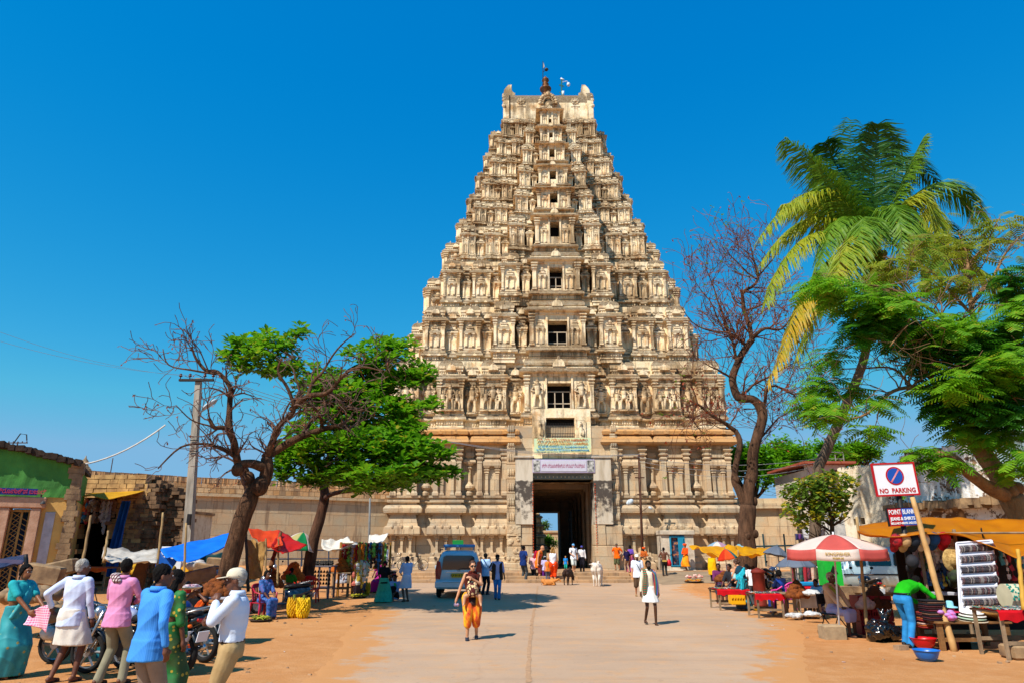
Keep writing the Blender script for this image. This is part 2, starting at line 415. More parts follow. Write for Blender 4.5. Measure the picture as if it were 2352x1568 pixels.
WINW=[1.72,1.45,1.0,.74,.62,.53,.44,.32,.26]
WINY=[(936,878),(796,736),(662,614),(543,509),(465,443),(411,392),(360,341),(315,304),(281,272)]
FR=[(0,.21,'c'),(.21,.31,'n'),(.31,.48,'m'),(.48,.57,'n'),(.57,.74,'b'),(.74,.84,'n'),(.84,1.0,'b')]
def rotM(a):return TM@MRot(a,4,'Z')
FIG=[]
for i in range(9):
 z0=ZB[i];H=ZB[i+1]-z0;dF=CY-YF[i];hw=HW[i];sc=H
 mb=MB(rotM(0));pm=PM[i];ND=1.0 if i<2 else(.6 if i<4 else .2);OV=1.0 if i<3 else .7
 rec=.55
 mb.box(-hw+.5,hw-.5,-dF+rec,dF-rec,z0-.6,z0+H*1.02)
 for sg in(-1,1):
  for(a,b,k)in FR:
   if k=='c':continue
   if i==8 and k=='m':k='b'
   u0,u1=sorted((sg*a*hw,sg*b*hw));g=.03
   dd=dF+(pm if(k=='m' or(a==.21))else 0)
   if i==8:dd=dF
   if i==0 and k in 'nmb' and a<.3:dd=dF
   if i==0:dd=dF
   if k=='n':
    niche(mb,u0,u1,dd,z0,H,True,.6+(pm if a==.21 else 0))
    if i==0:FIG.append(((u0+u1)/2,dd-.35,z0+.24*H,.42*H))
   else:
    ns_=1 if i<3 else 2
    for q_ in range(ns_):
     ua_=u0+g+(u1-u0-2*g)*q_/ns_;ub_=u0+g+(u1-u0-2*g)*(q_+1)/ns_
     bay(mb,ua_,ub_,dd-(.0 if(q_==0)==(sg<0)or ns_==1 else .09),z0,H,rich=(i!=0),back=.9+(pm if k=='m' else 0))
    if k=='m' and i>0:mb.box(u0+.2,u1-.2,-dd+.5,0,z0-.3,z0+H*.8)
    if i==0:
     uc=(u0+u1)/2;w=u1-u0
     for q,hh in((-.25,.3),(0,.38),(.25,.3)):FIG.append((uc+q*w,dd+.05,z0+.27*H,hh*H))
     loftd(mb,u0+w*.2,u1-w*.2,dd+.02,.3,[(0,z0+.60*H)]+kap(.12,z0+.605*H,z0+.66*H))
  ex=[1.2,1.7,1.8,1.75,1.6,1.5,1.4,1.3,1.2][i]
  hs=hw+ex;ds=dF*.52
  u0,u1=sorted((sg*(hw-.3),sg*hs))
  mb.box(min(sg*(hw-1),sg*(hs-.55)),max(sg*(hw-1),sg*(hs-.55)),-ds+.5,ds-.5,z0-.6,z0+H*1.02)
  bay(mb,u0,u1,ds,z0,H,back=1.2)
  mi=MB(rotM(pi));mi.M=rotM(pi)
  ms=MB(rotM(sg*pi/2))
  nb=3
  for q in range(nb):
   a=-ds+2*ds*q/nb;b=a+2*ds/nb
   bay(ms,a+.06,b-.06,hs,z0,H,rich=True,back=.9)
  for(a,b)in((-dF+.1,-ds-.1),(ds+.1,dF-.1)):
   if b-a>.4:bay(ms,a,b,hw,z0,H,rich=True,back=.9)
  mb.v+=ms.v and[]
  n=len(mb.v);mb.v.extend(ms.v);mb.f.extend([tuple(x+n for x in f)for f in ms.f])
 mr=MB(rotM(pi))
 for q in range(5):
  a=-hw+2*hw*q/5;bay(mr,a+.1,a+2*hw/5-.1,dF,z0,H,rich=False)
 n=len(mb.v);mb.v.extend(mr.v);mb.f.extend([tuple(x+n for x in f)for f in mr.f])
 dc=dF+pm+.4;cw=.21*hw;yc=CY-dc
 zw0,zw1=zat(WINY[i][0],yc),zat(WINY[i][1],yc);ww=WINW[i]/2
 zt=z0+H*.74 if i else zw1+.5
 zt=max(zt,zw1+.12*H*.5)
 zb0=z0-(.0 if i else .9)
 mb.M=rotM(0)
 loftd(mb,-cw,cw,dc-.1,pm+1.5,[(0,z0-.04*H),(0,z0+H*.02),(.06,z0+H*.03),(.02,z0+H*.05),(.02,z0+H*.12)])
 dentils(mb,-cw,cw,dc-.06,z0+H*.06,z0+H*.11,max(.16,H*.035),.08)
 loftd(mb,-cw,cw,dc,pm+1.5,kap(.26,z0+H*.12,z0+H*.22))
 zs=z0+H*.22
 bk=pm+1.2
 mb.box(-cw+.06,-ww-.0,-dc+.08,-dc+bk,zs,zt)
 mb.box(ww+.0,cw-.06,-dc+.08,-dc+bk,zs,zt)
 if zw0>zs:mb.box(-ww,ww,-dc+.083,-dc+bk,zs,zw0)
 if zt>zw1:mb.box(-ww,ww,-dc+.083,-dc+bk,zw1,zt)
 for sg in(-1,1):
  mb.box(sg*ww if sg>0 else-ww-.13,ww+.13 if sg>0 else-ww,-dc-.03,-dc+.3,zs+.002,zt-.01)
  pw=min(.26,cw*.16)
  pilaster(mb,sg*(cw-pw*.75),dc-.07,zs,zt,pw)
  sp=cw-ww-.13-pw*1.5
  if sp>.22:aedicule(mb,sg*(ww+.13+sp/2),dc-.08,zs+.02,zs+(zt-zs)*.93,sp*.72)
  if i==0:FIG.append((sg*(ww+.13+sp/2),dc+.05,zs+.05*H,.40*H))
 dentils(mb,-cw,cw,dc-.06,zt+.02,zt+H*.03+.05,max(.16,H*.035),.1)
 zk=zt+H*.03+.04
 loftd(mb,-cw-.02,cw+.02,dc,pm+1.2,[(0,zt)]+kap(.34,zk,zk+H*.08+.05))
 ztp=zk+H*.08+.05;hr=max(.1,(z0+H*1.0-ztp))
 loftd(mb,-cw+.15,cw-.15,dc-.25,pm+.7,[(0,ztp),(0,ztp+hr*.25),(.1,ztp+hr*.3),(.16,ztp+hr*.5),(.12,ztp+hr*.75),(-.05,ztp+hr),(-.2,ztp+hr*1.05)])
 nasi(mb,0,dc-.05,ztp+.02,min(.5,H*.09))
 st=mb.build('storey',M_PL,tower)
 wb=MB(rotM(0));wb.box(-ww+.002,ww-.002,-dc+1.1,-dc+1.16,zw0,zw1)
 wo=wb.build('window',M_DARK,tower)
 if i<3:
  fb=MB(rotM(0));t_=.035;zt2=zw0+(zw1-zw0)*(.62 if i else .7)
  for k in range(3 if i else 4):
   u=-ww+2*ww*k/(2 if i else 3);u=max(-ww+t_,min(ww-t_,u));fb.box(u-t_,u+t_,-dc+.5,-dc+.56,zw0,zt2)
  for zz in(zw0+.06,zw0+(zt2-zw0)*.3+.03,zt2):fb.box(-ww,ww,-dc+.495,-dc+.565,zz-t_,zz+t_)
  fb.build('window_frame',mat('c8b49a',.7),wo)
fm=MB()
fm.chain([(-.11,0,.02),(-.10,-.02,.25),(-.08,0,.46)],[.045,.045,.065],6);fm.chain([(.11,0,.02),(.12,-.03,.25),(.08,0,.46)],[.045,.045,.065],6)
fm.ell((0,0,.47),(.13,.09,.07),8,5);fm.chain([(0,0,.48),(0,-.01,.6),(0,-.01,.73)],[.10,.085,.11],8)
fm.ell((0,-.03,.86),(.062,.065,.075),8,6);fm.lathe((0,-.02,.90),[(.07,0),(.065,.04),(.045,.07),(.03,.1),(.01,.12)],8)
fm.chain([(-.12,0,.75),(-.2,-.02,.62),(-.12,-.08,.56)],[.04,.035,.03],6);fm.chain([(.12,0,.75),(.2,-.02,.63),(.17,-.06,.80)],[.04,.035,.03],6)
fm.lathe((0,0,0),[(.2,-.05),(.2,0),(.16,.03)],10,1,.6);fm.ell((-.11,-.04,.02),(.05,.08,.03),6,4);fm.ell((.12,-.04,.02),(.05,.08,.03),6,4)
f0=None
for(u,d,z,h)in FIG:
 if f0 is None:f0=fm.build('carved_figure',M_PL,tower,True);fo=f0
 else:fo=f0.copy();COL.objects.link(fo)
 fo.parent=tower;fo.location=(u,-d-.05,z-.5);s_=h;fo.scale=(s_*rnd.choice((-1,1))*1.05,s_,s_*rnd.uniform(.94,1.02))
zr0=ZB[9];yr=53.9;dr=CY-yr;hr_=100*zc(yr,zr0+2)/F;zr1=zat(228,CY-1.2)
mb=MB(TM)
prof=[];
for k in range(13):
 a=pi*k/12;prof.append((-dr*cos(a)*(1+.06*sin(a*2)),zr0+(zr1-zr0)*(sin(a)**.55)))
prof=[(-dr*.95,zr0-.3)]+prof+[(dr*.95,zr0-.3)]
mb.rings([[(x,p[0],p[1])for p in prof]for x in[(-hr_+2*hr_*k/24)for k in range(25)]])
for x0_,x1_ in((-hr_-.12,-hr_+.42),(hr_-.42,hr_+.12)):
 mb.rings([[(x,p[0]*1.05,zr0-.3+(p[1]-zr0+.3)*1.05)for p in prof]for x in(x0_,x1_)])
 for k in range(9):
  a=pi*.05+pi*.42*k/8
  mb.ell(((x0_+x1_)/2+(.2 if x0_>0 else-.2),-dr*1.06*cos(a),zr0+(zr1-zr0)*1.02*(sin(a)**.55)),(.2,.16,.2),7,5)
for k in range(22):mb.ell((-hr_+.7+(2*hr_-1.4)*k/21,-.9,zr1+.04),(.13,.1,.12),6,4)
for sg in(-1,1):
 c=(sg*hr_*.62,-dr*.99,zr0+(zr1-zr0)*.52)
 mb.ell(c,(.2,.18,.2),8,5)
 for k in range(8):a=k*pi/4;mb.ell((c[0]+.28*cos(a),c[1]-.02,c[2]+.28*sin(a)),(.13,.12,.13),6,4)
 mb.box(c[0]-.4,c[0]+.4,c[1]-.08,c[1]+.3,c[2]-.62,c[2]-.5);mb.box(c[0]-.2,c[0]+.2,c[1]-.05,c[1]+.3,zr0,c[2]-.6)
mb.loft(-hr_-.1,hr_+.1,-dr-.15,dr+.15,kap(.2,zr0-.25,zr0+.12))
mb.build('roof',M_PL,tower)
for sg in(-1,1):
 hb=MB(TM);ph=zat(207,CY-1.2)-zr1
 pts=[(0,-1.0),(.95,-1.0),(.98,.1),(.9,.12),(.72,.28),(.63,.55),(.66,ph),(.35,ph*.97),(.12,ph*.72),(-.05,ph*.45),(-.12,0)]
 hb.prism([(sg*(hr_+.0-p[0]*1.0),zr1+p[1])for p in(pts if sg<0 else pts[::-1])],-dr*.55,dr*.3)
 hb.build('gable_horn',M_PL,tower,fix=True)
nb_=MB(TM);yn=-dr-.25
nb_.loft(-.55,.55,yn,yn+.9,[(0,zr0-.1),(0,zr0+1.1),(.2,zr0+1.2),(.2,zr0+1.3),(0,zr0+1.4)])
for k in range(11):
 a=pi*k/10;nb_.ell((.75*cos(a),yn,zr0+1.75+.9*sin(a)),(.2,.18,.2),7,5)
for k in range(11):
 a=pi*k/10;nb_.ell((.5*cos(a),yn+.05,zr0+1.75+.62*sin(a)),(.13,.13,.13),6,4)
nb_.box(-.5,.5,yn+.1,yn+.6,zr0+1.3,zr0+2.2);nb_.ell((0,yn,zr0+2.75),(.24,.2,.28),8,6);nb_.box(-.32,-.2,yn-.1,yn+.2,zr0+.1,zr0+1.1);nb_.box(.2,.32,yn-.1,yn+.2,zr0+.1,zr0+1.1)
nb_.build('crest_niche',M_PL,tower,True)
fb=MB(TM);zf=zat(226,CY)-.75
hf=zat(176,CY)-zat(226,CY);r_=.82
prof=[(.95,0),(.6,.12),(.35,.2),(.3,.24),(.62,.3),(.66,.34),(.35,.4),(.3,.43),(.85,.5),(.88,.55),(.5,.62),(.32,.66),(.52,.7),(.34,.75),(.3,.78),(.55,.83),(.5,.88),(.2,.94),(.02,1.0)]
fb.lathe((0,0,zf),[(r*r_*.8,z*(hf+.8))for r,z in prof],16)
fb.build('finial',mat('7a4a22',.55,.3,metal=.3),tower,True)
# ---------------------------------------------------------------- stone base
YB=46.6;dB=CY-YB
ZS={k:zat(v,YB)for k,v in dict(top=985,ent=1023,pil=1031,led0=1137,led1=1153,tor0=1160,tor1=1173,sl0=1181,sl1=1207,fr1=1229,lo=1268).items()}
hB=11.55;GX0,GX1=1.35-CX,5.45-CX;GZ=zat(1099,46.2)
mb=MB(TM)
mb.box(-hB+.6,GX0-.5,-dB+.8,dB,-.3,ZS['top']+.2)
mb.box(GX1+.5,hB-.6,-dB+.8,dB,-.3,ZS['top']+.2)
mb.box(GX0-.51,GX1+.51,-dB+.2,dB,GZ,ZS['top']+.3)
PXX=W(1160,1200,YB).x-CX
def basebay(u0,u1,d,z,full=True):
 w=u1-u0;bk=1.2;j=rnd.uniform(-.01,.01);d+=j
 loftd(mb,u0,u1,d+.0,bk,[(.25,.3),(.25,.9),(.12,1.0),(.12,1.25),(0,1.35),(0,z['lo'])])
 loftd(mb,u0+.1,u1-.1,d-.3,bk,[(0,z['lo']),(0,z['fr1'])])
 n=max(2,int(w/.55))
 for k in range(n):
  uu=u0+.12+(w-.24)*(k+.5)/n
  mb.loft(uu-.08,uu+.08,-d+.05,-d+.5,[(.05,z['lo']+.0),(0,z['lo']+.15),(0,z['fr1']-.32),(.07,z['fr1']-.25),(.02,z['fr1']-.18),(.10,z['fr1']-.1),(.1,z['fr1']-.0)])
 loftd(mb,u0-.03,u1+.03,d+.02,bk,[(.16,z['fr1']),(.22,z['fr1']+.1),(.2,z['sl1']-.08),(.1,z['sl1'])])
 n=max(2,int(w/.5))
 for k in range(n):
  uu=u0+w*(k+.5)/n;mb.ell((uu,-d-.2,z['sl1']-.05),(.11,.1,.13),6,4);mb.box(uu-.15,uu+.15,-d-.26,-d,z['fr1']+.08,z['sl1']-.2)
  mb.ell((uu,-d-.27,z['lo']-.1),(.1,.1,.12),6,4)
 loftd(mb,u0,u1,d,bk,[(.08,z['sl1']),(-.02,(z['sl1']+z['sl0'])/2),(-.12,z['sl0'])])
 loftd(mb,u0,u1,d-.1,bk,[(0,z['sl0']),(.0,z['tor1']-.12),(.3,z['tor1']-.1),(.34,(z['tor1']+z['tor0'])/2),(.2,z['tor0']),(.02,z['tor0']+.05)])
 loftd(mb,u0+.05,u1-.05,d-.12,bk,[(0,z['tor0']),(0,z['led1']),(.18,z['led1']+.02),(.18,z['led1']+.16),(.05,z['led1']+.2),(.05,z['led0']-.18),(.22,z['led0']-.14),(.24,z['led0'])])
 loftd(mb,u0+.05,u1-.05,d-.12,bk,[(0,z['led0']),(0,z['ent']-.15)])
 pw=.3
 for uu in(u0+pw*.8,u1-pw*.8):pilaster(mb,uu,d-.1,z['led0'],z['pil'],pw)
 uc=(u0+u1)/2;h=z['pil']-z['led0']
 for sg in(-1,1):pilaster(mb,uc+sg*w*.17,d-.1,z['led0']+.02,z['led0']+h*.62,.2)
 mb.loft(uc-w*.26,uc+w*.26,-d-.12,-d+.2,[(0,z['led0']+h*.62),(.05,z['led0']+h*.64),(.05,z['led0']+h*.72),(-.02,z['led0']+h*.76),(-.1,z['led0']+h*.80),(.04,z['led0']+h*.82),(.04,z['led0']+h*.88)])
 loftd(mb,u0,u1,d-.05,bk,[(0,z['ent']-.2),(.02,z['ent']),(.1,z['ent']+.03)])
def basenich(u0,u1,d,z):
 w=u1-u0;bk=1.0;d-=.55;h=z['pil']-z['led0']
 loftd(mb,u0-.1,u1+.1,d,bk,[(.1,.3),(.1,1.0),(0,1.1),(0,z['fr1']),(.14,z['fr1']+.02),(.14,z['sl1']),(-.05,z['sl0'])])
 loftd(mb,u0-.1,u1+.1,d,bk,[(-.05,z['sl0']),(0,z['tor1']-.12),(.2,z['tor1']-.1),(.2,z['tor0']),(0,z['tor0']+.05),(0,z['led1']),(.12,z['led1']+.05),(0,z['led1']+.2),(.12,z['led0']-.1),(.12,z['led0']),(0,z['led0']+.03),(0,z['top'])])
 uc=(u0+u1)/2;s=min(w*.42,.4)
 mb.lathe((uc,-d-.12,z['led0']+.03),[(s*.6,0),(s*.7,.06*h),(s*.4,.1*h),(s*.95,.16*h),(s*.95,.2*h),(s*.4,.27*h),(s*.3,.3*h),(s*.3,.56*h),(s*.55,.6*h),(s*.3,.63*h),(s*.75,.68*h),(s*.8,.70*h)],12)
 mb.loft(uc-s,uc+s,-d-.3,-d+.1,[(0,z['led0']+.7*h),(.06,z['led0']+.73*h),(.02,z['led0']+.78*h),(-.15,z['led0']+.82*h),(-.05,z['led0']+.86*h),(-.12,z['led0']+.95*h)])
segs=[(.185,.31,'n0'),(.31,.50,'b'),(.50,.575,'n'),(.575,.755,'b'),(.755,.83,'n'),(.83,1.0,'b')]
for sg in(-1,1):
 for a,b,k in segs:
  u0,u1=sorted((sg*a*hB,sg*b*hB))
  if k=='b':basebay(u0+.03,u1-.03,dB,ZS)
  elif k=='n':basenich(u0,u1,dB,ZS)
 ms_=mb.M;mb.M=rotM(sg*pi/2)
 for q in range(4):
  a=-dB+q*5.3+.25;basebay(a,a+4.2,hB-.3,ZS)
  if q<3:basenich(a+4.2,a+5.3,hB-.3,ZS)
 mb.M=ms_
mb.build('stone_base',M_ST,tower)
zt,ze=ZS['top'],ZS['ent'];M_CORN=stone_mat('ochre_cornice','c98f4e','b0926c','6b4a2c',rowh=3,bw=1.9,mort=.01,streaks=.54)
for sg in(-1,1):
 mb=MB(TM)
 for a,b,ex in((.20,.50,0),(.50,.575,-.35),(.575,.755,0),(.755,.83,-.35),(.83,1.0,0)):
  u0,u1=sorted((sg*a*hB,sg*b*hB));hh=zt-ze
  if a==.20:u0,u1=sorted((sg*(2.05+1.1),sg*b*hB))
  loftd(mb,u0+.02,u1-.02,dB+ex,1.6,[(0,ze+.03),(.42,ze+hh*.08),(.5,ze+hh*.18),(.32,ze+hh*.52),(.12,ze+hh*.60),(.1,ze+hh*.62),(.34,ze+hh*.66),(.38,ze+hh*.84),(.2,ze+hh*.98)])
  n=max(1,int((u1-u0)/.9))
  for k in range(n):nasi(mb,u0+(u1-u0)*(k+.5)/n,dB+ex+.36,ze+hh*.68,.14)
 mb.build('cornice',M_CORN,tower)
mb=MB(TM);mb.box(-hB+.3,hB-.3,-dB+.5,dB-.3,zt-.1,ZB[0]-.02);mb.build('upper_ledge',M_ST,tower)
# ---------------------------------------------------------------- gate
def U(px,py=1200,Y=46.0):return W(px,py,Y).x-CX
def uy(Y):return Y-CY
mb=MB(TM)
zp1=zat(1051,45.9);zp0=zat(1204,45.9)
for(a,b,c_)in((1163,1184,0),(1409,1428,1)):
 u0,u1=U(a),U(b)
 zz=.45
 while zz<zt-.3:
  mb.bev(u0+rnd.uniform(0,.03),u1-rnd.uniform(0,.03),uy(46.25),uy(48),zz,min(zz+.95,zt-.05),.03)
  for q in range(3):mb.ell((u0+(u1-u0)*(.25+.25*q),uy(46.22),zz+.45),(.09,.09,.25),6,5)
  zz+=.97
mb.box(U(1182),U(1225.2),uy(46.45),uy(48),zp1-.1,zt+.2);mb.box(U(1365),U(1409),uy(46.45),uy(48),zp1-.1,zt+.2)
mb.bev(U(1160),U(1223),uy(45.75),uy(47.5),.3,.95,.04);mb.bev(U(1165),U(1196),uy(45.95),uy(47.5),.95,1.95,.03);mb.bev(U(1197),U(1222.5),uy(46.05),uy(47.5),.95,2.0,.03)
mb.bev(U(1165),U(1196),uy(45.95),uy(47.5),1.98,zp0-.75,.03);mb.bev(U(1165),U(1196),uy(45.9),uy(47.5),zp0-.72,zp0+.02,.03);mb.bev(U(1197),U(1222.5),uy(46.0),uy(47.5),2.02,zp0,.03)
mb.build('gate_plinth',M_ST,tower);mb=MB(TM)
mb.bev(U(1363.5),U(1428),uy(45.8),uy(47.5),.3,2.0,.04);mb.bev(U(1364),U(1390),uy(45.9),uy(47.5),2.02,zp0+.0,.03);mb.bev(U(1391),U(1428),uy(45.95),uy(47.5),2.02,zp0-.05,.03)
rr=random.Random(5)
for(za,zb_)in((1.05,1.85),(2.1,2.9),(zp0-.6,zp0-.1)):
 for q in range(7):
  x=U(1168)+(U(1193)-U(1168))*rr.random();z=za+(zb_-za)*rr.random();mb.ell((x,uy(45.93),z),(rr.uniform(.08,.2),.06,rr.uniform(.06,.16)),8,5)
mb.build('gate_plinth',M_ST,tower)
def stained():
 t=NT('stained_limewash');p=t.pos();s=t.n('ShaderNodeSeparateXYZ');t.l(p,s.inputs[0])
 nz=t.noise(p,2.2,6,.7);st=t.noise(t.mapv(p,(3,3,.5)),1,5,.6)
 zf=t.ramp(t.math('DIVIDE',t.math('SUBTRACT',zat(1098,46),s.outputs[2]),3.6),[(-.0,0),(.06,.62),(.6,.42),(1.0,.2)])
 f=t.ramp(t.math('ADD',t.math('MULTIPLY',nz,.9),t.math('MULTIPLY',zf,.75)),[(.74,0),(.86,.95)])
 c=t.mix(t.ramp(st,[(.45,0),(.7,1)]),lin('cdbfaa'),lin('a8957a'))
 t.base(t.mix(f,c,lin('3b302a')));t.set(Roughness=.85);t.bump(nz,.3,.03);return t.m
M_PIER=stained()
for a,b in((1184,1224.5),(1366.5,1408)):
 mb=MB(TM);mb.bev(U(a),U(b),uy(45.85),uy(48),zp0,zp1,.04);mb.loft(U(a),U(b),uy(45.85),uy(47),[(.0,zp1),(.1,zp1+.03),(.1,zp1+.14),(0,zp1+.16)]);mb.build('gate_pier',M_PIER,tower)
mb=MB(TM)
mb.box(GX0-.1,GX1+.1,uy(46.2),uy(48.5),GZ,GZ+.28);mb.box(GX0-.1,GX1+.1,uy(46.1),uy(48),GZ+.28,zat(1051,46))
mb.build('lintel',mat('7f8a86',.8,.35,2,.3),tower)
mb=MB(TM);zl0,zl1=zat(1003,46.2),zat(957,46.2);ua,ub=U(1254.5,980,46.2),U(1320.5,980,46.2)
zlt=zat(937,46.2)
mb.box(U(1225),ua,uy(46.4),uy(48),zp1,zlt);mb.box(ub,U(1366),uy(46.4),uy(48),zp1,zlt);mb.box(ua,ub,uy(46.403),uy(48),zp1,zl0);mb.box(ua,ub,uy(46.397),uy(48),zl1,zlt)
for a,b in((ua-.75,ua-.08),(ub+.08,ub+.75)):
 mb.bev(a,b,uy(46.3),uy(46.6),zl0-.05,zl0+1.2,.03);mb.ell(((a+b)/2,uy(46.25),zl0+.5),(.14,.1,.35),8,6);mb.ell(((a+b)/2,uy(46.25),zl0+.95),(.1,.1,.12),8,6);mb.ell(((a+b)/2+.15,uy(46.25),zl0+.35),(.1,.08,.25),8,6)
mb.build('window_surround',M_PL,tower)
wb=MB(TM);wb.box(ua,ub,uy(46.95),uy(47.0),zl0,zl1);wo=wb.build('window',M_DARK,tower)
fb=MB(TM)
for k in range(17):u=ua+(ub-ua)*(k+.5)/17;fb.cyl((u,uy(46.35),zl0-.02),(u,uy(46.35),zl0+1.0),.014,n=5)
for zz in(.25,.8):fb.box(ua,ub,uy(46.34),uy(46.36),zl0+zz,zl0+zz+.04)
fb.build('railing',mat('2c2420',.5),wo)
mb=MB(TM)
mb.box(GX0-.5,GX0,uy(46.6),uy(64.3),-.2,GZ+.001);mb.box(GX1,GX1+.5,uy(46.6),uy(64.3),-.2,GZ+.001)
for k in range(1,6):
 y=uy(46.9+k*3.1)
 mb.box(GX1-.16,GX1+.1,y,y+.7,0,GZ-.5);mb.box(GX1-.3,GX1+.1,y-.1,y+.8,GZ-.5,GZ-.02);mb.box(GX0-.1,GX0+.16,y,y+.7,0,GZ-.5)
 mb.box(GX0,GX1,y,y+.5,GZ-.35,GZ+.02)
fx0,fx1,fz=2.2-CX,4.4-CX,zat(1173,64.5)
mb.box(GX0-.6,fx0,uy(64.3),uy(68),-.2,GZ+.3);mb.box(fx1,GX1+.6,uy(64.3),uy(68),-.2,GZ+.3);mb.box(fx0,fx1,uy(64.303),uy(68),fz,GZ+.3)
mb.build('passage',stone_mat('passage_stone','8f7e6c','7b6c5c','4a4036',rowh=.9,bw=1.6),tower)
mb=MB(TM);mb.box(GX1-1.0,GX1-.9,uy(53.5),uy(55.6),.02,4.6)
for k in range(5):mb.box(GX1-1.06,GX1-.9,uy(53.6),uy(55.5),.3+k*.9,.42+k*.9)
mb.build('door',mat('2b3f4f',.6,.4),tower)
mb=MB(TM)
for k in range(16):mb.ell((GX0+.1+(GX1-GX0-.2)*k/15,uy(46.05),GZ+.12),(.035,.035,.045),6,4)
mb.build('light_bulb_string',mat('e8d8a8',.4),tower)
mb=MB(TM)
for sg,n in((-1,26),(1,26)):
 for k in range(n):mb.ell(((GX0+.03)if sg<0 else(GX1+.02),uy(45.82),1.6+k*(GZ-1.8)/n),(.035,.03,.055),6,4)
mb.build('light_bulb_string',mat('c8522a',.4),tower)
# ================================================================= ground
def dirt():
 t=NT('sandy_dirt');p=t.pos();a=t.noise(p,.25,6,.6);b=t.noise(p,2.5,7,.7);f=t.noise(p,28,5,.7)
 c=t.mix(t.ramp(a,[(.35,0),(.65,1)]),lin('c48c58'),lin('b47a48'))
 c=t.mix(t.math('MULTIPLY',t.ramp(b,[(.45,0),(.7,1)]),.45),c,lin('d3a273'))
 v=t.n('ShaderNodeTexVoronoi');v.inputs['Scale'].default_value=9;t.l(p,v.inputs['Vector'])
 peb=t.ramp(v.outputs[0],[(.06,1),(.11,0)]);c=t.mix(t.math('MULTIPLY',peb,.5),c,lin('9a8874'))
 c=t.mix(t.math('MULTIPLY',t.ramp(f,[(.5,0),(.8,1)]),.5),c,lin('8f5f3d'))
 t.base(c);t.set(Roughness=.95);t.b.inputs['Specular IOR Level'].default_value=.1
 t.bump(t.math('ADD',t.math('ADD',t.math('MULTIPLY',f,.5),b),t.math('MULTIPLY',peb,.6)),.6,.06);return t.m
def concrete():
 t=NT('worn_concrete');p=t.pos();a=t.noise(p,.22,6,.6);b=t.noise(p,1.8,7,.7);f=t.noise(p,40,4,.7)
 tr=t.noise(t.mapv(p,(.18,1.6,1)),1,5,.6)
 c=t.mix(t.ramp(a,[(.35,0),(.65,1)]),lin('bf9e80'),lin('ab8f76'))
 c=t.mix(t.ramp(b,[(.5,0),(.72,1)]),c,lin('c4976c'))
 c=t.mix(t.math('MULTIPLY',t.ramp(tr,[(.52,0),(.64,1)]),.25),c,lin('9a7c64'))
 c=t.mix(t.math('MULTIPLY',t.ramp(t.noise(p,5,7,.75),[(.58,0),(.7,1)]),.5),c,lin('8f7460'))
 c=t.mix(t.math('MULTIPLY',t.ramp(t.noise(t.mapv(p,(.8,1.6,1)),2.2,6,.7),[(.56,0),(.66,1)]),.2),c,lin('d8a878'))
 c=t.mix(t.math('MULTIPLY',t.ramp(f,[(.5,0),(.8,1)]),.3),c,lin('8a705a'))
 v=t.n('ShaderNodeTexVoronoi',feature='DISTANCE_TO_EDGE');v.inputs['Scale'].default_value=.16;wp=t.n('ShaderNodeVectorMath',operation='ADD')
 nn=t.n('ShaderNodeTexNoise');nn.inputs['Scale'].default_value=.9;nn.inputs['Detail'].default_value=5;t.l(p,nn.inputs['Vector']);t.l(p,wp.inputs[0]);t.l(nn.outputs['Color'],wp.inputs[1]);t.l(wp.outputs[0],v.inputs['Vector'])
 cr=t.ramp(v.outputs[0],[(.0,1),(.006,0)]);c=t.mix(t.math('MULTIPLY',t.math('MULTIPLY',cr,t.ramp(a,[(.4,0),(.6,1)])),.4),c,lin('8f6848'))
 at_=t.n('ShaderNodeAttribute',attribute_name='dust');dn=t.noise(p,1.3,7,.7);df=t.ramp(t.math('ADD',at_.outputs['Fac'],t.math('MULTIPLY',t.math('SUBTRACT',dn,.5),2.6)),[(.35,0),(.62,1)])
 c=t.mix(df,c,t.mix(b,lin('c48c58'),lin('bb8450')))
 t.base(c);t.set(Roughness=.9);t.b.inputs['Specular IOR Level'].default_value=.2;t.bump(t.math('ADD',f,b),.35,.03);return t.m
M_DIRT=dirt();M_CONC=concrete()
def grid_ground(name,xs,ys,m,hf,mask=None):
 nx,ny=len(xs),len(ys);V=np.array([(x,y,hf(x,y))for y in ys for x in xs]);F_=[]
 for j in range(ny-1):
  for i in range(nx-1):
   if mask and not mask((xs[i]+xs[i+1])/2,(ys[j]+ys[j+1])/2):continue
   a=j*nx+i;F_.append((a,a+1,a+nx+1,a+nx))
 return np_mesh(name,V,np.array(F_),m,None,True)
def axis(parts):
 r=[]
 for a,b,n in parts:r+=list(np.linspace(a,b,n,endpoint=False))
 return r+[parts[-1][1]]
xs=axis([(-900,-80,8),(-80,-30,20),(-30,30,150),(30,80,20),(80,900,8)])
ys=axis([(-60,2,12),(2,36,110),(36,46,60),(46,90,20),(90,1500,12)])
ys=sorted(set(ys+[41.19,41.21]))
def gfar(x,y):return gz(x,y)
go=grid_ground('ground',xs,ys,M_DIRT,gfar);tag(go,kind='structure')
def interp(tb,y):
 for(a,b),(c,d)in zip(tb,tb[1:]):
  if y<=c:return b+(d-b)*(y-a)/(c-a)
 return tb[-1][1]
rdl=[(0,-5),(7,-3.4),(10,-2.9),(13,-3.2),(17,-3.9),(21,-4.1),(26,-5.2),(34,-6.3),(39.8,-7)]
rdr=[(0,4),(7,3.1),(10,4.0),(14,5.6),(18,7.2),(24,7.9),(33,8.4),(39.8,10.2),(40,10.2)]
def wob(y,s):return .22*fbm(Vec((s,y*.8,0)))+.1*fbm(Vec((s,y*3.1,5)))
ry=list(np.linspace(-4,39.9,260));NXR=60
V=[];Fq=[]
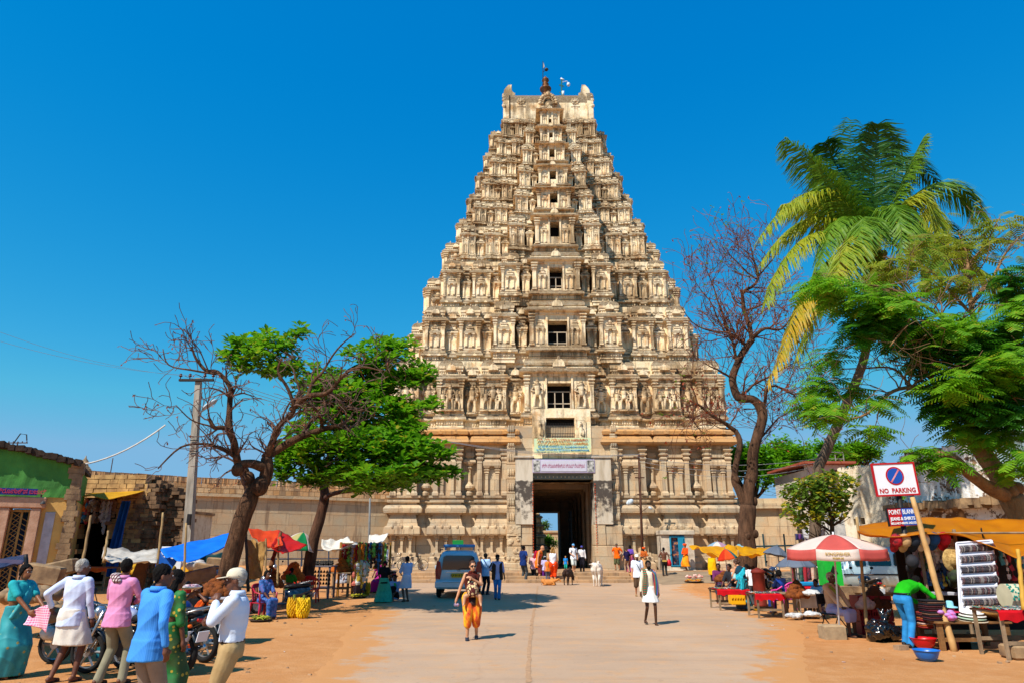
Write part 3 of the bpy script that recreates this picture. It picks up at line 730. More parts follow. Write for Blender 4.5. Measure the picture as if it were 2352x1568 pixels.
for j,y in enumerate(ry):
 a=interp(rdl,y)+wob(y,1);b=interp(rdr,y)+wob(y,9)
 for i in range(NXR+1):
  x=a+(b-a)*i/NXR;edge=min(i,NXR-i)
  V.append((x,y,gz(x,y)+(.006 if edge>0 else-.01)))
for j in range(len(ry)-1):
 for i in range(NXR):a=j*(NXR+1)+i;Fq.append((a,a+1,a+NXR+2,a+NXR+1))
ro=np_mesh('road',np.array(V),np.array(Fq),M_CONC,None,True)
DV=[max(0,1-min(min(i,NXR-i)/NXR*(interp(rdr,y)-interp(rdl,y)),99)/1.5)for y in ry for i in range(NXR+1)]
ro.data.attributes.new('dust','FLOAT','POINT').data.foreach_set('value',DV);tag(ro,kind='structure')
V=[];Fq=[]
for j in range(25):
 for i in range(81):
  x=7.6+i*.45;y=36.5+j*.28+.25*fbm(Vec((x*.6,j*.2,2)))*(1 if j in(0,24)else 0)
  V.append((x,y,gz(x,y)+.012))
for j in range(24):
 for i in range(80):a=j*81+i;Fq.append((a,a+1,a+82,a+81))
so=np_mesh('side_road',np.array(V),np.array(Fq),mat('9c8468',.9,.3,1.2,.3,30),None,True);tag(so,kind='structure')
mb=MB();rr=random.Random(3);pts=[G(1213,1568),G(1215,1500),G(1222,1430),G(1231,1380),G(1235,1345)]
def along(pts,t):
 n=len(pts)-1;k=min(int(t*n),n-1);return pts[k].lerp(pts[k+1],t*n-k)
vs_=[]
for k in range(121):
 p=along(pts,k/120);w=.03+.035*abs(fbm(Vec((k*.35,0,0))));x=p.x+.03*fbm(Vec((k*.2,5,0)))
 vs_+=[(x-w,p.y,gz(x,p.y)+.012),(x+w,p.y,gz(x,p.y)+.012)]
mb.add(vs_,[(2*k,2*k+1,2*k+3,2*k+2)for k in range(120)]);tag(mb.build('road_joint',mat('b8906c',.95,.3,9)),kind='structure')
M_SLAB=stone_mat('worn_slabs','b08c6a','967a5e','6d4f38',rowh=1.1,bw=1.5,mort=.012)
for k,(y0,z)in enumerate(((39.85,.17),(40.5,.34),(41.1,.512))):
 mb=MB();x=-9.5
 while x<6.6:
  w=rr.uniform(1.0,1.9);mb.bev(x+.006,min(x+w,6.7)-.006,y0+rr.uniform(-.04,.04),y0+(1.2 if k<2 else 2.6),-.1,z+rr.uniform(-.008,.008),.025);x+=w
 tag(mb.build('step',M_SLAB),kind='structure')
mb=MB();mb.box(-13,12,43.65,70,.3,.515);tag(mb.build('platform',M_SLAB),kind='structure')
# ================================================================= walls and buildings
def stonepile(mb,x0,x1,y0,y1,z0,n,smin=.12,smax=.35,seed=1):
 r=random.Random(seed)
 for k in range(n):
  a=r.uniform(smin,smax);c=(r.uniform(x0,x1),r.uniform(y0,y1),z0+a*.3)
  mb.cbox(c,(a*r.uniform(1,1.8),a,a*r.uniform(.5,.9)),MRot(r.uniform(0,3),3,'Z')@MRot(r.uniform(-.3,.3),3,'X'))
M_RUB=mat('a58763',.9,.45,2.5,.6,12,c2='6b5440')
wl=thing('compound_wall','long buff stone block wall left of the tower with crumbling plaster coping','wall',W(880,1300,47.5).to_tuple()[:1]+(47.5,0))
a=W(900,1150,47.6);b=W(430,1150,41.5);b2=W(100,1150,37)
def wallrun(mb,p0,p1,z0,z1,th):
 d=Vec((p1[0]-p0[0],p1[1]-p0[1],0));n=Vec((-d.y,d.x,0)).normalized()*th
 if n.y<0:n=-n
 vs=[]
 for z in(z0,z1):
  for q in((p0[0],p0[1]),(p1[0],p1[1]),(p1[0]+n.x,p1[1]+n.y),(p0[0]+n.x,p0[1]+n.y)):vs.append((q[0],q[1],z))
 mb.add(vs,[(0,3,2,1),(4,5,6,7),(0,1,5,4),(1,2,6,5),(2,3,7,6),(3,0,4,7)])
zw=zat(1152,47.6);zw2=zat(1112,47.6)
off=Vec(wl.location)
mb=MB(MTra(-off))
wallrun(mb,(a.x,47.6),(b.x,b.y),-.3,zw,1.2);wallrun(mb,(b.x,b.y),(b2.x,b2.y),-.3,zw,1.2)
wallrun(mb,(a.x,47.35),(b.x,b.y-.25),zw-.02,zw+.16,1.5);wallrun(mb,(b.x,b.y-.25),(b2.x,b2.y-.25),zw-.02,zw+.16,1.5)
wallrun(mb,(a.x,47.45),(b.x,b.y-.1),.2,1.1,1.0)
mb.build('masonry',M_WALL,wl)
mb=MB(MTra(-off));r_=random.Random(4)
def nlerp(p0,p1,t):return(p0[0]+(p1[0]-p0[0])*t,p0[1]+(p1[1]-p0[1])*t)
for(p0,p1,n)in(((a.x,47.8),(b.x,b.y+.2),60),((b.x,b.y+.2),(b2.x,b2.y+.2),30)):
 for k in range(n):
  q0=nlerp(p0,p1,k/n);q1=nlerp(p0,p1,(k+1)/n)
  h=(zw2-zw)*(.55+.1*r_.random());wallrun(mb,q0,q1,zw+.1,zw+h,.9+r_.random()*.1)
  q0=(q0[0],q0[1]+.25+.12*r_.random());q1=(q1[0],q1[1]+.25+.1*r_.random())
  wallrun(mb,q0,q1,zw+h-.06,zw+(zw2-zw)*(.97+.04*fbm(Vec((k*.3,1,1)))),.7)
mb.build('coping',stone_mat('crumbled_coping','d9b78e','c08a55','6b4528',rowh=.3,bw=.5,mort=.02,streaks=.5),wl)
wr_=thing('compound_wall','stone block wall right of the tower with two whitewashed patches','wall',(W(1698,1200,47.3).x,47.3,0))
off=Vec(wr_.location)
mb=MB(MTra(-off));x0=W(1690,1200,47.3).x;x1=W(1836,1200,46.5).x
z1=zat(1166,47.3);z2=zat(1143,47.3)
wallrun(mb,(x0,47.8),(x1,47.0),-.2,z1,1.2);wallrun(mb,(x0,47.4),(x1,46.6),z1-.02,z1+.3,1.6);wallrun(mb,(x0,47.9),(x1,47.1),z1+.25,z2,1.0)
mb.build('masonry',M_WALL,wr_)
for(pa,pb,pt,pq)in((1729,1741,1214,1252),(1763,1786,1210,1258)):
 mb=MB(MTra(-off));Y=47.3;mb.sheet(lambda u,v:(W(pa+(pb-pa)*u,1230,47.5).x,47.62-.03*u+.0*v+(.0),zat(pq+(pt-pq)*v+2*fbm(Vec((u*5,v*5,0))),47.5)),5,5)
 mb.build('whitewash_patch',mat('e6e0d6',.9,.12,3),wr_)
 # ---- left green and yellow building (facade faces right/forward)
def frame(P0,P1):
 """matrix with local x along P0->P1 (ground), local -y facing the camera side, z up"""
 d=Vec((P1[0]-P0[0],P1[1]-P0[1],0)).normalized();n=Vec((-d.y,d.x,0))
 M=Matrix(((d.x,n.x,0,P0[0]),(d.y,n.y,0,P0[1]),(0,0,1,0),(0,0,0,1)))
 return M,math.hypot(P1[0]-P0[0],P1[1]-P0[1])
YG1=24.0;pe=W(152,1200,YG1);ps=W(-170,1200,22.3)
Mg,Lg=frame((ps.x,ps.y),(pe.x,pe.y));zg=zat(1062,YG1);
gb=thing('green_house','low house with green upper wall, yellow lower wall and stone door frame','house',(pe.x,pe.y,0))
Mo=MTra(-Vec((pe.x,pe.y,0)))@Mg
def lx(px,py=1150):
 """local x on the facade under a pixel column"""
 r=ray(px,py);P0=Mg.translation;d=Vec((Mg[0][0],Mg[1][0]));
 det=r.x*(-d.y)+r.y*d.x;t=(P0.x*(-d.y)+P0.y*d.x)/det;s=(r.x*P0.y-r.y*P0.x)/det
 return s,HC+r.z*t
zmid=lx(150,1141)[1]
q0,q1=lx(0,1022),lx(150,1057);zgs=(q1[1]-q0[1])/(q1[0]-q0[0]);zgf=lambda x:q1[1]+zgs*(x-q1[0])
mb=MB(Mo);dx0=lx(12,1230)[0];dx1=lx(62,1230)[0];zd=lx(50,1166)[1]
mb.box(0,dx0,0,.4,-.2,zmid);mb.box(dx1,Lg,0,.4,-.2,zmid);mb.box(dx0,dx1,.003,.4,zd,zmid)
mb.box(Lg-.4,Lg,.4,5,-.2,zmid)
mb.build('lower_wall',mat('e2b766',.85,.3,1.2,.2,12,c2='c99a55'),gb)
mb=MB(Mo);mb.sheet(lambda u,v:(Lg*u,-.05-.02*fbm(Vec((u*20,v*5,0))),zmid-.02+(zgf(Lg*u)-zmid+.02+(.06*fbm(Vec((u*30,3,0)))if v>.9 else 0))*v),60,8);mb.prism([(0,zmid),(Lg,zmid),(Lg,zgf(Lg)-.1),(0,zgf(0)-.1)],.0,.38);mb.box(Lg-.38,Lg,.4,5,zmid+.002,zgf(Lg)-.1)
mb.build('upper_wall',mat('4f9440',.85,.35,1.5,.3,10,c2='3d7434'),gb)
mb=MB(Mo);rr=random.Random(8)
for k in range(46):
 x=Lg*k/46;mb.cbox((x+.12,.05+rr.uniform(-.1,.05),zgf(x)+rr.uniform(-.03,.02)),(Lg/46+rr.uniform(.02,.2),.5+rr.uniform(0,.25),rr.uniform(.1,.22)),MRot(rr.uniform(-.15,.15),3,'Y'))
mb.prism([(-.3,zgf(0)-.05),(Lg+.1,zgf(Lg)-.05),(Lg+.1,zgf(Lg)+.08),(-.3,zgf(0)+.08)],.1,5)
mb.build('broken_roof_edge',mat('4a3a2e',.95,.5,4,.6,15,c2='2a201a'),gb)
mb=MB(Mo)
zg=zgf(Lg)
for k in range(26):z=zg*k/26;mb.cbox((Lg+.05+rr.uniform(-.05,.06),.15,z+.1),(.35+rr.uniform(-.1,.12),.5,zg/26*1.1))
for k in range(20):x=dx1+(Lg-dx1)*k/20;mb.cbox((x+.2,-.05,.28),(.45,.3,.55+rr.uniform(-.1,.1)))
mb.build('rubble_edge',M_RUB,gb)
mb=MB(Mo);jw=(dx1-dx0)*.45
for xa in(dx0-jw,dx1):mb.bev(xa,xa+jw,-.28,.2,-.1,zd,.03);mb.bev(xa+.05,xa+jw-.05,-.34,-.2,-.1,.5,.03)
mb.bev(dx0-jw-.1,dx1+jw+.1,-.32,.2,zd,zd+.36,.03);mb.build('door_frame',mat('c9a084',.85,.3,3,.4,20,c2='a97e63'),gb)
mb=MB(Mo);
for x in(dx0+.02,(dx0+dx1)/2,dx1-.08):mb.box(x,x+.06,.02,.07,.15,zd-.05)
for z in(.15,zd*.45,zd-.12):mb.box(dx0,dx1,.021,.069,z,z+.07)
for k in range(16):
 z=.2+(zd-.5)*k/16;mb.tube([(dx0,.04,z),((dx0+dx1)/2,.04,z+.35)],.012,5);mb.tube([(dx0,.045,z+.35),(dx1,.045,z)],.012,5)
dr_=mb.build('door',mat('a8854a',.5,.3,metal=.3),gb)
mb=MB(Mo);mb.box(dx0,dx1,.6,.65,-.1,zd);mb.build('curtain',mat('20406a',.9,.4),dr_)
mb=MB(Mo);sx0=lx(-60,1140)[0];sx1=lx(88,1140)[0];sz1=lx(40,1122)[1];sz0=lx(40,1137)[1];mb.box(sx0,sx1,-.4,-.35,sz0,sz1)
sg_=mb.build('sign_panel',mat('23307e',.6,.2),gb)
tx=text_mesh('ಹಂಪಿ ವಿರೂಪಾಕ್ಷ ಬಜಾರ್',.2,mat('d03a5a',.6),'lettering',None,sx=.8)
tx.parent=sg_;tx.scale=(.8,1,1)
tx.location=(Mo@Vec((sx0+(sx1-sx0)*.62,-.408,(sz0+sz1)/2)));tx.rotation_euler=(R(90),0,math.atan2(Mg[1][0],Mg[0][0]))
mb=MB(Mo);wx0,wz0=lx(88,1265);wx1,wz1=lx(128,1175);mb.bev(wx0,wx1,-.03,.05,.75,wz1,.02);mb.build('blocked_window',mat('c3c1c6',.85,.2,4,.4,10,c2='a6a3a8'),gb)
mb=MB(Mo);mb.tube([(dx1+.2,-.2,zg-1.1),(dx1+.2,-.15,zg-1.3),(dx1+.3,-.3,zg-1.32)],.03,6);mb.lathe(tuple(Vec((dx1+.3,-.32,zg-1.42))),[(.02,.1),(.07,.05),(.08,0)],8);mb.build('wall_lamp',mat('444444',.5),gb)
mb=MB(Mo)
hx,hz=lx(17,1040);mb.tube([(hx,.3,hz-.3),(hx+.05,.3,hz+.35),(hx+.2,.3,hz+.72),(hx+.38,.3,hz+.7),(hx+.42,.3,hz+.5)],.02,6);mb.build('roof_conduit',mat('3a3430',.6),gb)
# ---- ruined brick shop between green house and concrete pole
YR=29.0
rs=thing('brick_shop','ruined stone and brick shop with a yellow awning over hanging trinkets','shop',(W(230,1250,YR).x,YR,0))
off=Vec(rs.location);mb=MB(MTra(-off));rr=random.Random(21)
def X(px,Y=YR,py=1200):return W(px,py,Y).x
zt=zat(1092,YR);zo=zat(1142,YR)
def rubble(mb,x0,x1,y,z0,ztop,th=.4,bh=.17,bw=.32,jit=.035):
 z=z0
 while z<max(ztop(x0),ztop(x1),ztop((x0+x1)/2)):
  x=x0-rr.uniform(0,bw)
  while x<x1:
   w=bw*rr.uniform(.6,1.4)
   if z<ztop(x+w/2):mb.cbox((x+w/2,y+th/2+rr.uniform(-jit,jit),z+bh/2),(w*.95,th,bh*rr.uniform(.86,.98)),MRot(rr.uniform(-.03,.03),3,'Y'))
   x+=w
  z+=bh
rubble(mb,X(165),X(318),YR,zo,lambda x:zt,.5,.19,.4,.02)
rubble(mb,X(263),X(318),YR+.02,0,lambda x:zo,.5,.2,.3,.03)
rubble(mb,X(140),X(166),YR,0,lambda x:zo,.5,.2,.3,.03)
mb.build('front_wall',mat('c9a067',.92,.5,2.2,.5,10,c2='86623f'),rs)
mb=MB(MTra(-off))
tp=lambda x:zt-(x-X(318))/(X(425)-X(318))*1.1+.35*fbm(Vec((x*1.5,0,0)))if x>X(318)else zt
rubble(mb,X(318),X(428,30),YR+.7,0,tp,.6,.16,.26,.09)
for k in range(5):rubble(mb,X(318)-.2+k*.05,X(318)+.5,YR+k*.14,0,lambda x:zt-.2-rr.random()*.3,.2,.17,.25,.08)
mb.build('rubble_wall',mat('8a6b4e',.95,.5,2.5,.6,10,c2='4d3a2b'),rs)
mb=MB(MTra(-off));mb.box(X(160),X(268),YR+3,YR+3.1,0,zo);mb.box(X(150),X(160),YR+.5,YR+3,0,zo);mb.box(X(266),X(275),YR+.5,YR+3,0,zo);mb.box(X(150),X(270),YR+.5,YR+3,zo-.05,zo+.05)
mb.build('interior',mat('2a1d14',.95,.4),rs)
mb=MB(MTra(-off));ax0,ax1=X(168,28),X(290,28)
mb.sheet(lambda u,v:(ax0+(ax1-ax0)*u,YR-.02-1.3*v,zat(1131,YR)+(.0+.1*u)-.25*v-.12*sin(u*9+v*2)*v*.6-.3*u*v*.4),24,8,.02)
mb.build('awning',mat('dca61c',.7,.25,3,.2,9,trans=.3),rs)
bx=X(262,28.3)
mb=MB(MTra(-off));mb.sheet(lambda u,v:(bx+.35*u-.25*v*(1-.3*u),YR-.35-.12*sin(u*14+v*3),zo-.15-(zo-.9)*v),14,14)
mb.build('side_curtain',mat('1f5fae',.7,.3,3,trans=.2),rs)
def goods_strings(name,x0,x1,y,z0,z1,n,cols,parent,off,seed=1,sz=.07,rows=(2,6)):
 """hanging strings of small goods: one child mesh per colour"""
 r=random.Random(seed);ms={c:MB(MTra(-off))for c in cols}
 for k in range(n):
  x=x0+(x1-x0)*(k+r.random()*.6)/n;c=r.choice(cols);m=ms[c];L=r.uniform(.35,1)*(z1-z0);nr=r.randint(*rows);yy=y+r.uniform(-.08,.08)
  for q in range(nr):
   z=z1-L*(q+.5)/nr;s=sz*r.uniform(.6,1.3)
   typ=r.random()
   if typ<.4:m.ell((x+r.uniform(-.03,.03),yy,z),(s*.6,s*.5,s*1.1),6,5)
   elif typ<.75:m.cbox((x,yy,z),(s*1.3,s*.25,s*1.7),MRot(r.uniform(-.4,.4),3,'Y'))
   else:m.lathe((x,yy,z-s),[(.01,0),(s*.9,s*.2),(s,s*.9),(s*.3,s*1.7),(.01,s*1.8)],7)
  m.cyl((x,yy,z1),(x,yy,z1-L),.006,n=4)
 for c,m in ms.items():
  if m.v:m.build(name,mat(c,.6,.3,20),parent)
goods_strings('hanging_goods',X(166),X(205),YR-.2,zat(1215,YR),zo-.1,13,['c43a1e','d86a18','a02a3a','3a7a9a','e0a050'],rs,off,3,.12)
goods_strings('hanging_goods',X(205),X(262),YR-.15,zat(1205,YR),zo-.1,16,['8a6a52','6a4a3a','b0a49a','9a8474','c8b8b0'],rs,off,4,.11)
goods_strings('hanging_goods',X(238),X(256),YR-.3,zat(1225,YR),zo-.2,7,['b8b4b8','8a8690','a09aa8'],rs,off,5,.08,(9,14))
def table(name,label,cat_,x0,x1,y0,y1,h,m,leg=.06,zg=None,rz=0,cloth=None,group=None):
 zg=gz((x0+x1)/2,(y0+y1)/2)if zg is None else zg
 t=thing(name,label,cat_,((x0+x1)/2,(y0+y1)/2,zg),rz,group);hx,hy=(x1-x0)/2,(y1-y0)/2
 mb=MB();mb.bev(-hx,hx,-hy,hy,h-.04,h,.008);mb.build('table_top',m,t)
 for sx in(-1,1):
  for sy in(-1,1):
   mb=MB();mb.bev(sx*(hx-leg)-leg/2,sx*(hx-leg)+leg/2,sy*(hy-leg)-leg/2,sy*(hy-leg)+leg/2,-.05,h-.04,.005);mb.build('leg',m,t)
 mb=MB();mb.box(-hx+leg,hx-leg,-hy+leg*.7,-hy+leg*1.2,h*.3,h*.3+.06);mb.box(-hx+leg,hx-leg,hy-leg*1.2,hy-leg*.7,h*.3,h*.3+.06);mb.build('brace',m,t)
 if cloth:
  mb=MB();mb.sheet(lambda u,v:((-hx-.03)+(2*hx+.06)*u,-hy-.03+(2*hy+.03)*(0 if v<.3 else(v-.3)/.7),(h+.012+.004*fbm(Vec((u*9,v*9,1))))if v>=.3 else h+.01-(.3-v)/.3*(.16+.05*fbm(Vec((u*8,0,4))))),30,12);mb.build('table_cloth',cloth,t)
 return t
M_WOOD=mat('8a6238',.8,.4,4,.3,20,c2='5a3d22');M_WOODG=mat('9a8266',.85,.35,4,.3,20,c2='6b5a46')
tb=table('trinket_table','low bench of red and orange cloths in front of the trinket shop','table',X(150,26),X(262,26),26.0,26.9,.8,M_WOODG,cloth=mat('c2381a',.8,.4,3,c2='e07018'))
hb=thing('hanging_handbag','larger orange handbag hanging below the red cloth bench','handbag',(X(188,25.9,1310),25.9,.1))
def bag(parent,w,h,d,m,strap=.2):
 mb=MB();mb.rings([[(w/2*a*f,d/2*b*g,z)for a,b in((-1,-1),(-.6,-1.15),(.6,-1.15),(1,-1),(1,1),(.6,1.15),(-.6,1.15),(-1,1))]for z,f,g in((0,.9,.8),(h*.15,1,1),(h*.7,.97,.9),(h,.85,.5))]);mb.build('pouch',m,parent,False)
 mb=MB();mb.tube([(-w*.3,0,h*.95),(-w*.28,0,h+strap*.7),(0,0,h+strap),(w*.28,0,h+strap*.7),(w*.3,0,h*.95)],.015,6);mb.build('handle',m,parent)
bag(hb,.48,.32,.12,mat('e0481a',.6,.3,5),.35)
hb2=thing('hanging_handbag','smaller orange handbag beside the larger one below the bench','handbag',(X(206,26,1300),25.95,.2));bag(hb2,.34,.28,.1,mat('d85018',.6,.3,5),.3)
YS=31.5
sh=thing('whitewashed_shed','small streaked whitewashed shed with open blue grey door','shed',(W(385,1250,YS).x,YS,0));off=Vec(sh.location);mb=MB(MTra(-off))
xs0,xs1=X(336,YS),X(432,YS);xd0,xd1=X(338,YS,1230),X(362,YS,1230);zs=zat(1178,YS);zd2=zat(1196,YS)
mb.box(xd1,xs1,YS,YS+.3,-.1,zs);mb.box(xs0-.1,xd0,YS,YS+.3,-.1,zs);mb.box(xd0,xd1,YS+.002,YS+.3,zd2,zs);mb.box(xs1-.3,xs1,YS+.3,YS+2.5,-.1,zs)
def streaky(name,c1,c2,c3):
 t=NT(name);p=t.pos();st=t.noise(t.mapv(p,(4,4,.4)),1,6,.65);n=t.noise(p,2,6,.7)
 c=t.mix(t.ramp(n,[(.4,0),(.65,1)]),lin(c1),lin(c2));t.base(t.mix(t.ramp(t.math('ADD',t.math('MULTIPLY',st,.6),t.math('MULTIPLY',n,.4)),[(.52,0),(.62,.9)]),c,lin(c3)));t.set(Roughness=.9);t.bump(n,.4,.03);return t.m
M_STRK=streaky('streaked_plaster','ddd0b8','cdb896','9a7f60')
mb.build('wall',M_STRK,sh)
mb=MB(MTra(-off));mb.box(xs0-.1,xs1+.1,YS-.15,YS+2.5,zs,zs+.12);mb.build('roof',M_RUB,sh)
mb=MB(MTra(-off));mb.M=MTra(-off)@MTra((xd1-.02,YS-.02,0))@MRot(R(-60),4,'Z');mb.bev(-.75,0,-.03,.03,.05,zd2-.03,.01);mb.box(-.7,-.05,-.045,-.03,1.0,1.08);mb.build('door',mat('9ab0ae',.6,.3),sh)
mb=MB(MTra(-off));mb.box(xd0,xd1,YS+.8,YS+.85,0,zd2);mb.build('dark_interior',M_DARK,sh)
mb=MB(MTra(-off));wx=X(391,YS);mb.box(wx-.1,wx+.1,YS-.02,YS+.05,zat(1232,YS),zat(1213,YS));mb.build('window',M_DARK,sh)
mb=MB();stonepile(mb,X(330,31),X(420,31),30.5,31.4,zs+.1,14,.15,.4,5);tag(mb.build('loose_stones',M_RUB),kind='stuff')
sp=MB();Y=75.0;c=W(190,1090,Y);z=zat(1100,Y)
for k in range(9):
 r1=1.5*(1-k/10)+.1;h=(zat(1066,Y)-z)/9;sp.lathe((c.x,Y,z+k*h),[(r1,0),(r1*1.05,h*.5),(r1*.8,h)],14)
sp.lathe((c.x,Y,z+9*h),[(.3,0),(.4,.3),(.1,.7),(.02,1)],8);sp.box(c.x-2,c.x+2,Y-1,Y+1,-.2,z+.02)
tag(sp.build('temple_spire',M_PL,None),'small grey tiered spire beyond the brick shop roof','spire')
py_=MB();c=W(42,1010,38);zt_=zat(1013,38);py_.cyl((c.x,38,0),(c.x,38,zt_),.06,.04,6)
for k in range(3):
 z=zt_-.1-k*.22;py_.box(c.x-.55+.1*k,c.x+.55-.1*k,37.97,38.03,z,z+.05)
 for q in(-.5,-.25,.25,.5):py_.cyl((c.x+q*(1-.2*k),38,z),(c.x+q*(1-.2*k),38,z+.12),.03,n=5)
tag(py_.build('power_line_pole',mat('4a3a34',.7)),'distant dark pole with crossarms behind the green house','power pole')
an=MB();c=W(253,1090,45);an.cyl((c.x,45,0),(c.x,45,zat(1051,45)),.05,.03,5);tag(an.build('antenna_mast',mat('5a4640',.7)),'thin bare mast rising behind the brick shop','mast')
# ================================================================= right side
sd_=thing('shrine_door','blue framed shrine doorway with painted figures set in the tower foot','doorway',(W(1556,1250,45.4).x,45.4,gz(11,45)))
off=Vec(sd_.location);Y=45.4;x0,x1=X(1538,Y,1250),X(1573,Y,1250);z0=.75;z1=zat(1229,Y)
mb=MB(MTra(-off));mb.bev(X(1515,Y),x0,Y,Y+1.2,-.1,z1+.05,.03);mb.bev(x1,X(1590,Y),Y,Y+1.2,-.1,z1+.05,.03);mb.bev(X(1513,Y),X(1592,Y),Y-.15,Y+1.2,z1+.05,z1+.32,.03);mb.box(x0,x1,Y+.01,Y+1.2,-.2,z0-.05);mb.bev(x0-.4,x1+.5,Y-.5,Y,-.1,.55,.03)
mb.build('surround',mat('d3c5b0',.85,.3,3,.3,12,c2='a99a86'),sd_)
mb=MB(MTra(-off));mb.box(x0,x0+.1,Y-.03,Y+.1,z0,z1);mb.box(x1-.1,x1,Y-.03,Y+.1,z0,z1);mb.box(x0+.1,x1-.1,Y-.028,Y+.1,z1-.12,z1);mb.box(x0+.1,x1-.1,Y-.028,Y+.1,z0,z0+.06);mb.box(x1-.45,x1-.1,Y-.1,Y-.06,z0,z1-.12)
mb.build('door_frame',mat('1a86a8',.6,.2),sd_)
mb=MB(MTra(-off));mb.box(x0+.1,x1-.1,Y+.12,Y+.16,z0,z1-.1)
t=NT('painted_panel');n1=t.n('ShaderNodeTexNoise');n1.inputs['Scale'].default_value=3.5;t.l(t.ob(),n1.inputs['Vector']);t.base(t.ramp(n1.outputs[0],[(.3,lin('14263a')),(.48,lin('28405a')),(.55,lin('8a4638')),(.62,lin('c08858')),(.7,lin('1e3450'))]));mb.build('painted_panel',t.m,sd_)
def ruin(name,label,cat_,px0,px1,Y0,Y1,tops,m,seed,opens=(),thick=.5,depth=6):
 """wall with a broken top profile, local frame from left to right; tops = [(px, py)]; opens = [(px0, px1, py0, py1)]"""
 p0=W(px0,1200,Y0);p1=W(px1,1200,Y1);M,L=frame((p0.x,p0.y),(p1.x,p1.y));t=thing(name,label,cat_,(p0.x,p0.y,0));Mo=MTra(-Vec((p0.x,p0.y,0)))@M
 def loc(px,py):
  r=ray(px,py);d=Vec((M[0][0],M[1][0]));P0=M.translation;det=r.x*(-d.y)+r.y*d.x;tt=(P0.x*(-d.y)+P0.y*d.x)/det;s=(r.x*P0.y-r.y*P0.x)/det
  return s,HC+r.z*tt
 prof=[loc(a,b)for a,b in tops];op=[(loc(a,d_)[0],loc(b,d_)[0],loc(a,d_)[1],loc(a,c_)[1])for a,b,c_,d_ in opens]
 mb=MB(Mo);n=70;r=random.Random(seed);xs_=sorted(set([L*k/n for k in range(n+1)]+[q for o_ in op for q in o_[:2]]))
 for xa,xb in zip(xs_,xs_[1:]):
  xm=(xa+xb)/2;zt=interp([(0,prof[0][1])]+prof+[(L,prof[-1][1])],xm)+r.uniform(-.08,.08)
  segs_=[(-.3,zt)]
  for o_ in op:
   if o_[0]-1e-6<=xm<=o_[1]:
    ns=[]
    for a_,b_ in segs_:
     if o_[3]<a_ or o_[2]>b_:ns.append((a_,b_));continue
     if o_[2]>a_:ns.append((a_,o_[2]))
     if o_[3]<b_:ns.append((o_[3],b_))
    segs_=ns
  for a_,b_ in segs_:mb.box(xa,xb,0,thick,a_,b_)
 mb.build('wall',m,t)
 for o_ in op:
  mi=MB(Mo);mi.box(o_[0],o_[1],thick+.3,thick+.35,o_[2],o_[3]);w_=mi.build('window',M_DARK,t)
 zz=[interp([(0,prof[0][1])]+prof+[(L,prof[-1][1])],L*f)for f in(0,1)]
 mi=MB(Mo);mi.box(-.001,.4,thick,depth,-.3,zz[0]-.3);mi.box(L-.4,L+.001,thick,depth,-.3,zz[1]-.3);mi.box(.4,L-.4,depth-.3,depth,-.3,min(zz)-.4);mi.build('side_wall',m,t)
 return t,Mo,loc,L
def white_ruin():
 t=NT('flaking_whitewash');p=t.pos();n=t.noise(p,.9,7,.65);f=t.noise(p,8,6,.7);s=t.noise(t.mapv(p,(3,3,.5)),1,5)
 v=t.n('ShaderNodeTexVoronoi');v.inputs['Scale'].default_value=3.2;t.l(p,v.inputs['Vector'])
 stone=t.mix(t.ramp(v.outputs[0],[(.1,0),(.5,1)]),lin('c09a70'),lin('6a4c34'))
 white=t.mix(t.ramp(s,[(.45,0),(.65,1)]),lin('f2eee8'),lin('d2c6b4'))
 t.base(t.mix(t.ramp(t.math('ADD',t.math('MULTIPLY',n,.7),t.math('MULTIPLY',f,.3)),[(.50,0),(.53,1)]),white,stone));t.set(Roughness=.92);t.bump(t.math('ADD',v.outputs[0],f),.6,.06);return t.m
M_WR=white_ruin()
rh,Mr,lr,Lr=ruin('ruined_white_house','tall flaking whitewashed ruin with broken wall behind the branching tree','house',2050,2600,31,22,[(2050,1075),(2075,1040),(2120,1034),(2200,1020),(2290,988),(2352,965),(2600,880)],M_WR,3,opens=[(2180,2205,1080,1120),(2085,2100,1120,1140)])
mb=MB(Mr);s0,z0_=lr(2050,1172);s1,z1_=lr(2352,1150)
rr=random.Random(9)
for k in range(40):s=s0+(Lr-s0)*k/40;mb.cbox((s+.2,-.2,z0_+.1+rr.uniform(-.06,.06)),(Lr/38,.8+rr.uniform(-.15,.15),.3+rr.uniform(-.08,.08)),MRot(rr.uniform(-.06,.06),3,'Y'))
mb.build('stone_ledge',M_RUB,rh)
mb=MB(Mr);s,z=lr(2290,1040);mb.prism([(s,z-1.5),(s+1.2,z-1.5),(s+1.2,z+1.2),(s+.6,z+1.5),(s-.1,z+1)],-.06,.02);mb.build('blue_grey_patch',mat('9fb4bb',.85,.3,2),rh)
ms_,Mm,lm,Lm=ruin('plastered_store','cream plastered storehouse with small windows behind the parked van','store',1940,2050,33,31.5,[(1940,1075),(1965,1072),(2050,1060)],M_STRK,5,opens=[(1962,1972,1190,1205),(1978,1988,1188,1203)])
fh,Mf,lf,Lf=ruin('far_house','distant white two storey house with tiled eaves behind the small yellowing tree','house',1870,1960,46,46,[(1870,1066),(1960,1064)],mat('e0d6c8',.85,.2,2),6,opens=[(1908,1926,1078,1092),(1935,1945,1078,1092),(1884,1894,1078,1092)])
mb=MB(Mf);z=lf(1900,1066)[1];mb.box(-.5,Lf+.4,-.7,6,z,z+.15);z=lf(1900,1100)[1];mb.box(-.5,Lf+.4,-.9,0,z,z+.12);mb.build('eaves',mat('a8553c',.8,.3,3),fh)
mb=MB(Mf);s,z=lf(1915,1064)
